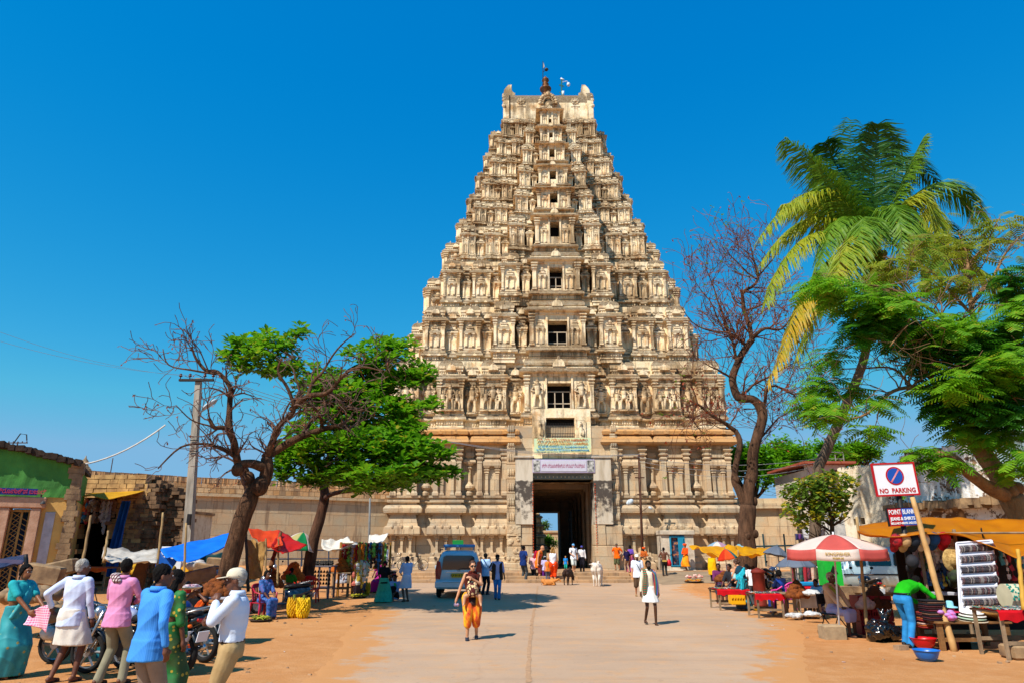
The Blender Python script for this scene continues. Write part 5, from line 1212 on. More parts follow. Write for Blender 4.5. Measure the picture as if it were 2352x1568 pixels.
# ---- far green trees
def far_tree(name,label,cx,cy,rx,ry,Y,m,seed,n=420,ls=.5,trunk=True,group=None):
 k=zc(Y,8)/F;c=W(cx,cy,Y);t=thing(name,label,'tree',(c.x,Y,gz(c.x,Y)),group=group);off=Vec(t.location);rx_,rz=rx*k,ry*k;lv=Leaves(seed);r=lv.r;mb=MB(MTra(-off));rn=random.Random(seed)
 hubs=[]
 for _ in range(16):
  a=r.rand()*6.28;q=sqrt(r.rand());hubs.append(Vec((c.x+cos(a)*q*rx_,Y+sin(a)*q*rx_*.7,c.z+rz*(.75-.9*q*q+.2*r.randn()))))
 for h in hubs:
  mb.tube([Vec((c.x,Y,c.z-rz*2.2)),Vec((c.x,Y,c.z-rz)),(Vec((c.x,Y,c.z-rz))+h)/2+Vec((0,0,-.4)),h],[.3,.2,.12,.03],6)
  for _ in range(n//16):
   u=r.randn(3);u=u/np.linalg.norm(u)*r.rand()**.4;p=np.array(h)+u*np.array((rx_*.36,rx_*.3,rz*.26))
   for _ in range(4):lv.add(p+r.randn(3)*ls*.5,(r.randn(),r.randn(),r.randn()*.4),ls*(.6+.6*r.rand()),ls*.5)
 mb.build('trunk',M_BK,t,True);lv.build('crown',m,t,off);return t
M_FG=leafmat('acacia_green','80b81c','4f8f14',tr=.45)
for i,(cx,cy,rx,ry,Y,lb)in enumerate(((1725,1085,60,62,62,'bright green tree filling the gap just right of the tower'),(1800,1075,75,58,66,'broad bright green tree beyond the right wall, behind the small yellowing tree'),(1905,1062,72,38,72,'green tree rising above the far white house'),(1975,1050,45,26,76,'lowest green tree at the right end of the far tree row'))):
 far_tree('spreading_tree',lb,cx,cy,rx,ry,Y,M_FG,70+i,1100,.6,group='green trees beyond the right wall')
far_tree('leafy_tree','bushy bright green tree in the courtyard seen through the gate',1258,1245,17,10,80,M_FG,90,300,.35)
far_tree('leafy_tree','pale distant tree above the courtyard wall seen through the gate',1251,1212,10,9,100,leafmat('pale_leaf','7a9a5a','5f8248'),91,160,.5)
# ================================================================= people
def remesh(mb,voxel,smooth_it=2,disp=0,dseed=0,dscale=(9,9,3),name='m'):
 me=bpy.data.meshes.new(name);me.from_pydata(mb.v,[],mb.f);ob=bpy.data.objects.new(name,me);COL.objects.link(ob)
 md=ob.modifiers.new('r','REMESH');md.mode='VOXEL';md.voxel_size=voxel;md.use_smooth_shade=True
 if smooth_it:s=ob.modifiers.new('s','SMOOTH');s.iterations=smooth_it;s.factor=.5
 dg=bpy.context.evaluated_depsgraph_get();out=bpy.data.meshes.new_from_object(ob.evaluated_get(dg))
 bpy.data.objects.remove(ob);bpy.data.meshes.remove(me)
 if disp and len(out.vertices):
  n=len(out.vertices);co=np.empty(n*3,np.float32);out.vertices.foreach_get('co',co);co=co.reshape(-1,3);no=np.empty(n*3,np.float32);out.vertices.foreach_get('normal',no);no=no.reshape(-1,3)
  a,b,c=dscale;x,y,z=co[:,0]*a+dseed,co[:,1]*b,co[:,2]*c
  w=-np.abs(np.sin(x*1.3+y*1.1+z*1.9+1.4*np.sin(z*.9+x*.6)))**.5*1.3+.7+np.sin(x*2.1+np.sin(z*1.7+dseed)*1.6)*.5+np.sin(y*2.7+x*.8+z*1.1)*.3+np.sin((x+y)*4.3+z*3.1+1.3*np.sin(z*2.3))*.35
  co+=no*((w*.6+.55).clip(-.15,1.6)*disp)[:,None];out.vertices.foreach_set('co',co.ravel());out.update()
 out.polygons.foreach_set('use_smooth',[True]*len(out.polygons));return out
def ik(S,T,a,b,pole):
 S=Vec(S);T=Vec(T);d=T-S;L=min(d.length,(a+b)*.995);d.normalize();x=(a*a-b*b+L*L)/(2*L);h=sqrt(max(0,a*a-x*x))
 pole=Vec(pole);p=pole-d*pole.dot(d);p=p.normalized()if p.length>1e-5 else Vec((0,1,0))
 return S+d*x+p*h,S+d*L
SK={'dark':('6e4430','583324'),'deep':('54341f','412618'),'mid':('8a5636','6f4128'),'light':('d09a74','b97e5a')}
def skin(k):return mat(SK[k][0],.5,.3,8,c2=SK[k][1],spec=.35,name='skin')
M_HAIR=mat('0e0b0a',.75,.4,20,.8,90,spec=.15);M_GREY=mat('b8b2a8',.85,.3,20,.8,90,c2='8a847c',spec=.1);M_BRN=mat('4a2c1a',.5,.4,20);M_BLOND=mat('a8793a',.5,.4,20)
M_BLK=mat('15151a',.55,.3);M_SOLE=mat('2a241f',.7,.3)
def cloth_mat(c,c2=None,sc=5,var=.12):return mat(c,.85,var,sc,.15,60,c2=c2,spec=.15)
def person(label,loc,H=1.68,face=0,skin_='dark',hair=('short',None),top=None,bottom=None,shoes=None,lean=0,head=(0,0),arms=None,legs=None,hip=.90,vox=.014,detail=False,cat='person',group=None,hat=None,sway=0,female=False,build=1.0,extra=None,curl=.5,neckdrop=0):
 """loc = ground point; face = yaw in degrees, 0 looks at the camera, 90 towards picture right, 180 away.
    arms = {'L': (hand xyz, pole xyz), 'R': ...}, legs = {'L': (ankle xyz, pole)}; local frame: -y ahead, +x its left side"""
 s=H/1.7;t=thing('person',label,cat,tuple(loc),R(face),group);B=build
 V=lambda x,y,z:Vec((x*s,y*s,z*s))
 hipc=V(0,0,hip);la=R(lean)
 def sp(h):
  n=10;p=Vec((0,0,0));
  for k in range(n):
   a=la*min(1,(h*(k+.5)/n)/.3);p+=Vec((sway*.2,-sin(a),cos(a)))*(h/n)
  return hipc+p*s,MRot(la*min(1,h/.3),3,'X')if False else MRot(la*min(1,max(0,h)/.3),3,Vec((1,0,0)))
 def tor(x,y,h):
  c,M=sp(h);return c+M@V(x,y,0)
 shw=(.155 if female else .178)*B
 shoulder={'L':tor(shw,.0,.485),'R':tor(-shw,.0,.485)}
 hj={'L':hipc+V(.088,0,-.02),'R':hipc+V(-.088,0,-.02)}
 da={'L':((.25,-.06,.80),(.3,1,0)),'R':((-.25,-.06,.80),(-.3,1,0))}
 if arms:da.update(arms)
 dl={'L':((.10,.03,.075),(0,-1,0)),'R':((-.10,-.02,.075),(0,-1,0))}
 if legs:dl.update(legs)
 J={}
 for k in 'LR':
  T,pole=da[k];el,wr=ik(shoulder[k],V(*T),.285*s,.25*s,pole);J['el'+k]=el;J['wr'+k]=wr
  T,pole=dl[k][0],dl[k][1];kn,an=ik(hj[k],V(*T),.43*s,.42*s,pole);J['kn'+k]=kn;J['an'+k]=an
 neck,Mn=sp(.53);hy,hp=R(head[0]),R(head[1])
 Mh=Mn@MRot(-la*.75,3,'X')if False else MRot(la*.35,3,'X')
 Mh=Mh@MRot(hy,3,'Z')@MRot(hp,3,'X');hc_=neck+Mn@V(0,-.02,.04)+Mh@V(0,-.015,.105)
 hd=lambda x,y,z:hc_+Mh@V(x,y,z)
 def torso(mb,g=0,z0=-.06,z1=.5,fl=0):
  prof=[(-.10,.150,.100),(-.03,.165,.112),(.06,.150,.105),(.14,.138,.100),(.24,.150,.108),(.34,.165,.118),(.42,.168,.112),(.47,.160,.095),(.505,.115,.075),(.53,.06,.058)]
  rs=[]
  for h,rx,ry in prof:
   if h<z0-.001 or h>z1+.001:continue
   if female and h==.14:rx*=.92
   if female and h==.34:ry*=1.08
   c,M=sp(h)if h>0 else(hipc+V(0,0,h),Matrix.Identity(3));gg=g+(fl*max(0,(.14-h))if fl else 0)
   rs.append([c+M@V((rx*B+gg)*cos(a),(ry*B+gg)*sin(a),0)for a in[2*pi*q/16 for q in range(16)]])
  mb.rings(rs)
  # ---- body, one continuous surface
 mb=MB();torso(mb)
 for k,sg in(('L',1),('R',-1)):
  mb.chain([shoulder[k]+V(-sg*.03,0,.0),shoulder[k],J['el'+k],J['wr'+k]],[.055*s*B,.052*s*B,.037*s*B,.026*s],10)
  fd=(J['wr'+k]-J['el'+k]).normalized();inn=V(-sg,0,0).normalized();inn=(inn-fd*inn.dot(fd)).normalized();wd=fd.cross(inn).normalized()
  if wd.y>0:wd=-wd
  pc=J['wr'+k]+fd*.055*s;mb.chain([J['wr'+k]+fd*.01*s,pc-wd*.012*s,pc+fd*.03*s],[.026*s,.03*s,.026*s],8);mb.rc(pc-wd*.022*s,pc+wd*.024*s+fd*.01*s,.021*s,.021*s,8)
  for q,(o,L)in enumerate(((.030,.068),(.011,.078),(-.009,.072),(-.028,.056))):
   b=pc+fd*.036*s+wd*o*s;m=b+(fd*cos(curl*.6)+inn*sin(curl*.6))*L*.52*s;e=m+(fd*cos(curl*1.7+q*.08)+inn*sin(curl*1.7+q*.08))*L*.5*s
   r_=max(.0088,vox*.62)*s;mb.chain([b,m,e],[r_*1.08,r_,r_*.88],6)
  b=pc+wd*.03*s-fd*.015*s;m=b+(wd*.8+fd*.6+inn*.2).normalized()*.032*s;mb.chain([b,m,m+(fd*.8+inn*.5+wd*.2).normalized()*.03*s],[.013*s,.011*s,.0095*s],6)
  mb.chain([hj[k]+V(0,0,.02),hj[k].lerp(J['kn'+k],.35),J['kn'+k],J['kn'+k].lerp(J['an'+k],.35),J['an'+k]],[.088*s*B,.078*s*B,.052*s*B,.05*s*B,.033*s],12)
  fy=dl[k][2]if len(dl[k])>2 else 0;fdir=MRot(R(fy),3,'Z')@Vec((0,-1,0));an=J['an'+k];zf=-.045*s
  mb.chain([an+Vec((0,0,zf*.6))-fdir*.045*s,an+Vec((0,0,zf))+fdir*.07*s,an+Vec((0,0,zf*1.15))+fdir*.15*s],[.036*s,.034*s,.025*s],8)
  J['ft'+k]=fdir
 mb.chain([neck-Mn@V(0,0,.05),neck+Mn@V(0,-.01,.04),hd(0,.015,-.07)],[.06*s,.05*s,.05*s],10)
 mb.ell(hd(0,.012,.02),(.074*s,.092*s,.098*s),16,12,Mh);mb.ell(hd(0,-.028,-.045),(.056*s,.062*s,.072*s),14,10,Mh);mb.ell(hd(0,-.062,-.088),(.026*s,.022*s,.022*s),8,6,Mh)
 mb.rc(hd(0,-.088,.012),hd(0,-.106,-.026),.008*s,.015*s,8);mb.ell(hd(0,-.084,-.062),(.025*s,.012*s,.011*s),8,6,Mh);mb.ell(hd(0,-.072,.036),(.055*s,.02*s,.014*s),10,6,Mh)
 for sg in(-1,1):mb.ell(hd(sg*.075,.012,-.012),(.010*s,.020*s,.032*s),8,6,Mh)
 bo=obj_from('body',remesh(mb,vox*s,1),t,skin(skin_))
 if detail:
  mb=MB()
  for sg in(-1,1):mb.ell(hd(sg*.031,-.083,.006),(.014*s,.008*s,.008*s),8,6,Mh)
  mb.build('eyes',mat('e8e0d8',.3,.05),t,True);mb=MB()
  for sg in(-1,1):mb.ell(hd(sg*.031,-.0905,.006),(.0065*s,.003*s,.0065*s),8,6,Mh);mb.rc(hd(sg*.016,-.093,.027),hd(sg*.05,-.083,.028),.004*s,.003*s,5)
  mb.build('brows',M_HAIR,t,True);mb=MB();mb.ell(hd(0,-.094,-.060),(.022*s,.006*s,.0055*s),8,6,Mh);mb.build('lips',mat('8a4038' if skin_=='light' else '5a2a26',.5,.1),t,True)
  # ---- hair
 ht,hm=hair[0],hair[1]or M_HAIR
 if ht=='moustache' or(len(hair)>2 and hair[2]=='moustache'):
  mb=MB();mb.rc(hd(-.025,-.094,-.047),hd(.025,-.094,-.047),.007*s,.007*s,6);mb.build('moustache',M_HAIR,t,True);ht='short' if ht=='moustache' else ht
 if len(hair)>2 and hair[2]=='beard':
  mb=MB();mb.ell(hd(0,-.05,-.08),(.058*s,.056*s,.05*s),10,8,Mh);mb.rc(hd(-.03,-.094,-.045),hd(.03,-.094,-.045),.008*s,.008*s,6);obj_from('beard',remesh(mb,.01*s,1,.003*s),t,hm)
 if ht!='bald':
  mb=MB();mb.ell(hd(0,.026,.040),(.081*s,.092*s,.092*s),16,12,Mh);mb.ell(hd(0,.05,-.0),(.068*s,.055*s,.070*s),12,10,Mh)
  if ht=='curly':mb.ell(hd(0,.012,.065),(.088*s,.09*s,.082*s),14,10,Mh)
  if ht in('long','braid','bun'):
   for sg in(-1,1):mb.rc(hd(sg*.05,-.02,.06),hd(sg*.072,.02,-.03),.03*s,.024*s,8)
  if ht=='long':
   for q in(-.05,0,.05):mb.chain([hd(q,.06,.0),hd(q*1.3,.085,-.12),hd(q*1.3,.085,-.26),hd(q,.08,-.36)],[.045*s,.042*s,.036*s,.018*s],8)
  if ht=='braid':
   for q in range(9):mb.ell(hd(0,.09+.01*q*.3,-.04-q*.055),(.034*s*(1-q*.05),.03*s,.04*s),8,6)
  if ht=='bun':mb.ell(hd(0,.11,-.01),(.045*s,.04*s,.045*s),10,8)
  if ht=='tail':mb.chain([hd(0,.10,.03),hd(0,.15,-.03),hd(0,.13,-.14)],[.025*s,.03*s,.012*s],8)
  obj_from('hair',remesh(mb,max(.009,vox*.7)*s,1,.007*s,3,(60,60,34)),t,hm)
  if len(hair)>2 and hair[2]=='flower':mb=MB();[mb.ell(hd(.03*cos(q),.105,-.03+.03*sin(q)),(.02*s,)*3,6,5)for q in range(6)];mb.build('hair_flower',mat('d0203a',.6),t)
  # ---- lower garment
 M_=None
 if bottom:
  bt,bm=bottom[0],bottom[1];mb=MB();gr=.022
  if bt in('trousers','shorts','jeans','baggy','capri'):
   torso(mb,.014*s,-.11,.10)
   for k in 'LR':
    kn,an=J['kn'+k],J['an'+k];end=an+Vec((0,0,-.015*s))if bt in('trousers','jeans')else(kn.lerp(an,.35)if bt in('capri','baggy')else kn.lerp(hj[k],.02))
    f=1.45 if bt=='baggy' else 1.0
    if bt=='shorts':mb.chain([hj[k],hj[k].lerp(kn,.5),kn.lerp(an,.06)],[.104*s*B,.098*s,.088*s],12)
    else:mb.chain([hj[k],hj[k].lerp(kn,.45),kn,kn.lerp(an,.5)if bt in('trousers','jeans')else end],[.102*s*B*f,.09*s*B*f,.068*s*f,(.062 if bt in('trousers','jeans')else .06*f)*s],12)
    if bt in('trousers','jeans'):mb.rc(kn.lerp(an,.5),end,.062*s,.062*s,12)
  elif bt in('lungi','skirt','sari','long'):
   zb={'lungi':.46,'skirt':.06,'sari':.04,'long':.05}[bt]if len(bottom)<3 else bottom[2]
   if hip<.6:
    for q in range(7):
     f=q/6;a=hj['R'].lerp(hj['L'],f);b=J['knR'].lerp(J['knL'],f);c=J['anR'].lerp(J['anL'],f);e=b.lerp(c,.92 if zb<.3 else .35);mb.chain([a,b,e],[.105*s,.08*s,.06*s],10)
    torso(mb,.02*s,-.1,.14)
   else:
    rs=[];spread={'lungi':.05,'skirt':.20,'sari':.07,'long':.04}[bt]if len(bottom)<4 else bottom[3];n=48;N=14
    kc=(J['knL']+J['knR'])/2;ac=(J['anL']+J['anR'])/2
    zt_=hip+(.16 if bt=='sari' else .10)
    for q in range(N+1):
     z=zt_*s+(zb*s-zt_*s)*q/N;f=q/N
     zz=max(0,min(1,(hip*s-z)/(hip*s-kc.z+1e-6)));cx=kc.x*zz*.8;cy=kc.y*zz*.8
     if z<kc.z:g_=(kc.z-z)/max(.01,kc.z-ac.z);cx+=(ac.x-kc.x)*g_*.7;cy+=(ac.y-kc.y)*g_*.7
     wx=abs(J['knL'].x-J['knR'].x)*.5*zz;wy=abs(J['knL'].y-J['knR'].y)*.5*zz
     rx=(.150*B+.032)*s+spread*f*s+wx*.35;ry=(.112*B+.03)*s+spread*f*s*.85+wy*.5
     rs.append([Vec((cx+rx*cos(a)*(1+f*(.035 if bt!='skirt' else .06)*sin(a*7+2*f)),cy+ry*sin(a)*(1+f*.05*sin(a*9+1)),z))for a in[2*pi*j/n for j in range(n)]])
    mb.rings(rs)
  if mb.v:
   vx=max(.011,vox)*s;obj_from({'trousers':'trousers','jeans':'jeans','shorts':'shorts','capri':'trousers','baggy':'trousers','lungi':'lungi','skirt':'skirt','sari':'sari','long':'robe'}[bt],remesh(mb,vx,2,(.005 if bt in('trousers','jeans')else .013)*s,len(label)%7,(6,6,4)),t,bm)
   # ---- upper garment
 if top:
  tt,tm,sl=top[0],top[1],top[2];hem=top[3]if len(top)>3 else-.1;mb=MB()
  if tt!='blouse':
   torso(mb,.020*s,-.1 if hem<0 else 0,.505,.10*s if hem<-.1 else 0)
   if hem<-.1:
    c=hipc;n=16
    mb.rings([[c+V((.165*B+.033+f)*cos(a),(.118*B+.033+f)*sin(a),z)for a in[2*pi*j/n for j in range(n)]]for z,f in((.05,-.01),(-.05,0),(hem,.012))])
  else:torso(mb,.013*s,.2,.505)
  for k,sg in(('L',1),('R',-1)):
   S_,E_,W_=shoulder[k],J['el'+k],J['wr'+k];inner=S_+V(-sg*.06,0,0)
   if sl=='long':mb.chain([inner,S_,E_,E_.lerp(W_,.9)],[.060*s,.060*s*B,.046*s,.036*s],10)
   elif sl=='half':mb.chain([inner,S_,E_.lerp(W_,.15)],[.062*s,.066*s*B,.056*s],10)
   elif sl=='short':mb.chain([inner,S_,S_.lerp(E_,.72)],[.062*s,.066*s*B,.062*s],10)
   elif sl=='cap':mb.chain([inner,S_,S_.lerp(E_,.4)],[.06*s,.06*s*B,.052*s],10)
   else:mb.rc(inner,S_+V(-sg*.02,0,0),.05*s,.045*s,8)
  c,M=sp(.515);mb.rings([[c+M@V(.073*cos(a),.066*sin(a)+.0,z)for a in[2*pi*j/14 for j in range(14)]]for z in(-.03,.028)])
  obj_from('shirt' if tt!='blouse' else 'blouse',remesh(mb,max(.011,vox)*s,1,.011*s,len(label)%5+1,(6,6,5)),t,tm)
  if tt=='shirt' and detail:
   mb=MB();mb.rings([[c+M@V(r_*cos(a),r_*.9*sin(a)+.004,z)for a in[pi*(-.42)+2*pi*.92*j/18-pi*.0 for j in range(19)]]for r_,z in((.066,.0),(.064,.045),(.078,.052),(.094,.012))],False,False);cl=mb.build('collar',tm,t,True);sm=cl.modifiers.new('s','SOLIDIFY');sm.thickness=.006
 if bottom and bottom[0]=='sari' and tt_drape(bottom):
  mb=MB();a=tor(-.13,-.12,.02);b=tor(-.03,-.155,.22);c2_=tor(.11,-.10,.46);d2=tor(.14,.02,.52);e2=tor(.11,.13,.38);f2=tor(.05,.16,.05);g2=tor(.06,.17,-.3)
  for o in(-.05,0,.05):mb.chain([p+V(o,0,-abs(o)*.4)for p in(a,b,c2_,d2,e2,f2,g2)],[.035*s,.035*s,.032*s,.03*s,.03*s,.035*s,.03*s],8)
  obj_from('sari_drape',remesh(mb,max(.012,vox)*s,2,.005*s,2,(14,14,5)),t,bottom[1])
  # ---- shoes
 if shoes:
  for k in 'LR':
   mb=MB();an=J['an'+k];fd=J['ft'+k];z=-.05*s
   if shoes[0]=='shoe':mb.chain([an+Vec((0,0,z*.7))-fd*.045*s,an+Vec((0,0,z))+fd*.07*s,an+Vec((0,0,z*1.1))+fd*.155*s],[.045*s,.042*s,.032*s],10)
   me_=mb
   sd2=Vec((fd.y,-fd.x,0));q0=an+Vec((0,0,-.073*s));n=14
   ring=[q0+fd*(.05+.125*cos(a))*s+sd2*(.042+.006*cos(a))*sin(a)*s for a in[2*pi*j/n for j in range(n)]]
   mb.rings([ring,[p+Vec((0,0,.018*s))for p in ring]])
   if shoes[0]=='sandal':
    mb.tube([q0+fd*.10*s+Vec((0,0,.05*s)),q0+fd*.07*s+sd2*.04*s+Vec((0,0,.02*s))],.007*s,5);mb.tube([q0+fd*.10*s+Vec((0,0,.05*s)),q0+fd*.07*s-sd2*.04*s+Vec((0,0,.02*s))],.007*s,5)
   mb.build(shoes[0],shoes[1],t,True)
   # ---- hats
 if hat:
  hk,hm2=hat[0],hat[1];mb=MB()
  if hk=='cap':
   rs=[[hd(.086*cos(a)*f,.104*sin(a)*f+.008,z)for a in[2*pi*j/20 for j in range(20)]]for z,f in((.028,1.02),(.055,1.02),(.088,.93),(.115,.72),(.128,.4),(.132,.05))];mb.rings(rs)
   mb.rings([[hd(.08*cos(a),-.06-.135*max(0,sin(a))-(.0),z-.02*max(0,sin(a)))for a in[pi*j/12 for j in range(13)]]for z in(.036,.044)],True,True)
   mb.build('cap',hm2,t,True)
  elif hk=='turban':
   for q in range(4):
    rr_=.095+.01*(1.5-abs(q-1.3));mb.tube([hd(rr_*cos(a),rr_*1.08*sin(a)+.01,.045+q*.026+.012*sin(a*2+q))for a in[2*pi*j/16 for j in range(17)]],.024*s,8)
   mb.ell(hd(0,.01,.10),(.09*s,.095*s,.06*s),12,8);obj_from('turban',remesh(mb,.012*s,1,.003*s),t,hm2)
  elif hk=='sunglasses':
   for sg in(-1,1):mb.ell(hd(sg*.034,-.096,.004),(.027*s,.010*s,.021*s),10,6,Mh)
   mb.rc(hd(-.02,-.1,.01),hd(.02,-.1,.01),.004*s,.004*s,5)
   for sg in(-1,1):mb.tube([hd(sg*.058,-.09,.01),hd(sg*.078,0,.01)],.004*s,5)
   mb.build('sunglasses',mat('100c0c',.15,.1,spec=.6),t,True)
 ctx=dict(t=t,s=s,V=V,J=J,tor=tor,hd=hd,sh=shoulder,hip=hipc,hj=hj)
 if extra:extra(ctx)
 return t,ctx
def tt_drape(b):return len(b)<5 or b[4]
def at(px,py_feet,py_top,vis=None):
 """ground point and stature for a standing person"""
 g=G(px,py_feet);return g,max(.6,zat(py_top,g.y)-g.z)
def drape(ctx,pts,rads,m,name='scarf',vox=.012,disp=.003):
 mb=MB();mb.chain(pts,rads,8);return obj_from(name,remesh(mb,vox,1,disp,3,(14,14,9)),ctx['t'],m)
M_WHT=cloth_mat('e4e6ea','d2d6de');M_KHAKI=cloth_mat('b09468','9a7e54');M_GRYT=cloth_mat('8f8a72','7a7560');M_TAUPE=cloth_mat('9a8a7c','857668');M_DKT=cloth_mat('26262c','1a1a20');M_JEAN=cloth_mat('2a6fae','3f86c2',9);M_NAVY=cloth_mat('1c2c5a','16224a');M_CREAM=cloth_mat('e8dec8','d8ccb2');M_LUN=cloth_mat('e6e2da','cfc9be',7)
M_SAND=('sandal',mat('3a2a20',.7,.3));M_SHOE=('shoe',mat('1c1a1c',.5,.3))
ARMDOWN={}
g,h=at(8,1556,1294)
M_TEAL=cloth_mat('1a8a92','2aa0a0',8);t_=NT('teal_sari');v=t_.ob();vo=t_.n('ShaderNodeTexVoronoi');vo.inputs['Scale'].default_value=7;t_.l(v,vo.inputs['Vector']);t_.base(t_.mix(t_.ramp(vo.outputs[0],[(.10,1),(.16,0)]),t_.mix(t_.ramp(t_.noise(v,4),[(.4,0),(.6,1)]),lin('177f88'),lin('2b9aa0')),lin('a89a4a')));t_.set(Roughness=.6);M_TEAL=t_.m
person('woman in teal sari and long black braid at the left edge, arm held out',g,h,75,'mid',('braid',None),('blouse',cloth_mat('2aa6ac'),'short'),('sari',M_TEAL,.04,.08),None,vox=.011,detail=True,female=True,arms={'L':((.12,-.42,1.02),(.6,.5,-.5)),'R':((-.12,-.38,1.0),(-.6,.5,-.5))},head=(-5,4))
g,h=at(140,1566,1283)
def ex2(c):
 mb=MB();w=c['J']['wrL'];V=c['V']
 mb.sheet(lambda u,v:w+V(.0+.42*u,.06*sin(u*5+v*2)-.05,.05-.42*v*(1-.55*u)-.12*u+.02*sin(v*7)),12,12,.01)
 tag(mb.build('cloth',stripes('d85a8a','e8a8c0',30,(1,0,0),c3='f0d0dc'),c['t'],True),None)
person('grey haired man from behind in white shirt and white lungi, pink checked cloth in hand',g,h,172,'dark',('short',M_GREY),('shirt',cloth_mat('c9d2ea','b8c4e2'),'long',-.14),('lungi',M_LUN,.50,.06),M_SAND,vox=.011,detail=True,arms={'L':((.36,.02,1.02),(.5,.8,-.3)),'R':((-.26,-.1,.80),(-.4,1,0))},legs={'L':((.13,.06,.075),(0,-1,0)),'R':((-.14,-.05,.075),(0,-1,0))},head=(-25,3),extra=ex2)
g,h=at(246,1572,1282)
def ex3(c):
 T=c['tor'];m=stripes('5a2a3a','d8ccc8',22,(1,0,.3),c3='5a2a3a');r=.03*c['s']
 mb=MB()
 for o in(-.035,0,.035):mb.chain([T(.0+o,.12,.50),T(.07+o,.10,.56),T(.12+o,.0,.57),T(.15+o,-.14,.45),T(.15+o,-.19,.15)],[r*1.2]*5,8)
 obj_from('scarf',remesh(mb,.011,1,.003),c['t'],m)
person('man in pink shirt seen from behind with checked scarf on his shoulder and grey trousers',g,h,165,'dark',('short',None),('shirt',cloth_mat('d890b8','cc80ac'),'long',-.13),('trousers',M_GRYT),M_SAND,vox=.011,detail=True,arms={'L':((.10,-.26,1.12),(1,.3,-.4)),'R':((-.04,-.26,1.08),(-1,.2,-.4))},legs={'L':((.13,.05,.075),(0,-1,0)),'R':((-.14,-.1,.075),(0,-1,0))},head=(35,0),extra=ex3)
p4=W(352,1400,7.5);p4.z=gz(p4.x,7.5)
person('man in bright blue striped shirt and beige trousers, back to the camera',p4,1.65,150,'dark',('short',None),('shirt',stripes('3a88dc','4a96e6',60,(1,.3,0),width=.6),'long',-.15),('trousers',M_TAUPE),M_SHOE,vox=.010,detail=True,arms={'R':((-.32,.02,.90),(-.6,.9,0)),'L':((.24,-.14,.85),(.5,1,0))},head=(-30,0),lean=4)
p5=W(393,1400,8.6);p5.z=gz(p5.x,8.6)
t_=NT('green_print_sari');v=t_.ob();vo=t_.n('ShaderNodeTexVoronoi');vo.inputs['Scale'].default_value=14;t_.l(v,vo.inputs['Vector']);t_.base(t_.mix(t_.ramp(vo.outputs[0],[(.2,1),(.28,0)]),t_.mix(t_.ramp(t_.noise(v,3),[(.45,0),(.55,1)]),lin('0f6a2a'),lin('2a4a1a')),lin('b89a2a')));t_.set(Roughness=.7)
def ex5(c):pass
t5,c5=person('woman in printed green sari with long loose hair holding a tray at shoulder height',p5,1.56,150,'dark',('long',None),('blouse',t_.m,'half'),('sari',t_.m,.04,.08),None,vox=.012,female=True,arms={'L':((.17,-.34,1.33),(.6,.3,-1))},head=(0,4))
mb=MB();mb.lathe((0,0,0),[(.10,0),(.14,.012),(.155,.03),(.15,.032),(.13,.016),(.02,.012)],24)
hp_=c5['t'].matrix_world if False else None
th_=R(150);w5=c5['J']['wrL'];tr=thing('offering_tray','steel tray of small packets held by the woman in the green sari','tray',(p5.x+w5.x*cos(th_)-w5.y*sin(th_),p5.y+w5.x*sin(th_)+w5.y*cos(th_),p5.z+w5.z+.10));mb.build('tray',mat('c8c4c0',.3,.1,metal=.6),tr,True)
mb=MB();rr=random.Random(2);[mb.cbox((rr.uniform(-.08,.08),rr.uniform(-.08,.08),.03+rr.uniform(0,.02)),(.05,.04,.02),MRot(rr.uniform(0,3),3,'Z'))for _ in range(12)];mb.build('packets',mat('e8e4e6',.5,.2,20,c2='c84a6a'),tr)
p6=W(541,1400,7.5);p6.z=gz(p6.x,7.5)
def ex6(c):
 mb=MB();hc__=c['hip'];V=c['V'];mb.rings([[hc__+V(.178*cos(a),.130*sin(a),z)for a in[2*pi*j/20 for j in range(20)]]for z in(.05,.085)]);mb.build('belt',mat('2a1a14',.5),c['t'],True)
person('man in cream cap, white shirt and khaki trousers with a hand raised to his chin',p6,1.61,-78,'dark',('short',M_GREY,'moustache'),('shirt',cloth_mat('d4deee','c4d0e6'),'long',.0),('trousers',M_KHAKI),M_SHOE,vox=.010,detail=True,build=1.08,arms={'L':((.05,-.20,1.36),(.6,-.3,-1)),'R':((.02,-.26,1.16),(-.8,-.2,-.6))},hat=('cap',cloth_mat('d8ccb4','c8bca0')),head=(4,0),extra=ex6,curl=1.0)
g,h=at(1083,1468,1286)
M_FLAME=None;t_=NT('batik_orange');v=t_.ob();n1=t_.noise(t_.mapv(v,(5,5,2.5)),1.6,4,.6);t_.base(t_.ramp(n1,[(.36,lin('b8300a')),(.48,lin('e86a0a')),(.58,lin('f2a012')),(.7,lin('f0c020'))]));t_.set(Roughness=.8);M_FLAME=t_.m
t_=NT('floral_panel');v=t_.ob();vo=t_.n('ShaderNodeTexVoronoi');vo.inputs['Scale'].default_value=17;t_.l(v,vo.inputs['Vector']);t_.base(t_.mix(t_.ramp(vo.outputs[0],[(.2,1),(.25,0)]),t_.mix(t_.ramp(vo.outputs[0],[(.42,0),(.5,1)]),lin('e8d29a'),lin('5a1a1a')),lin('c83a3a')));t_.set(Roughness=.8);M_FLORAL=t_.m
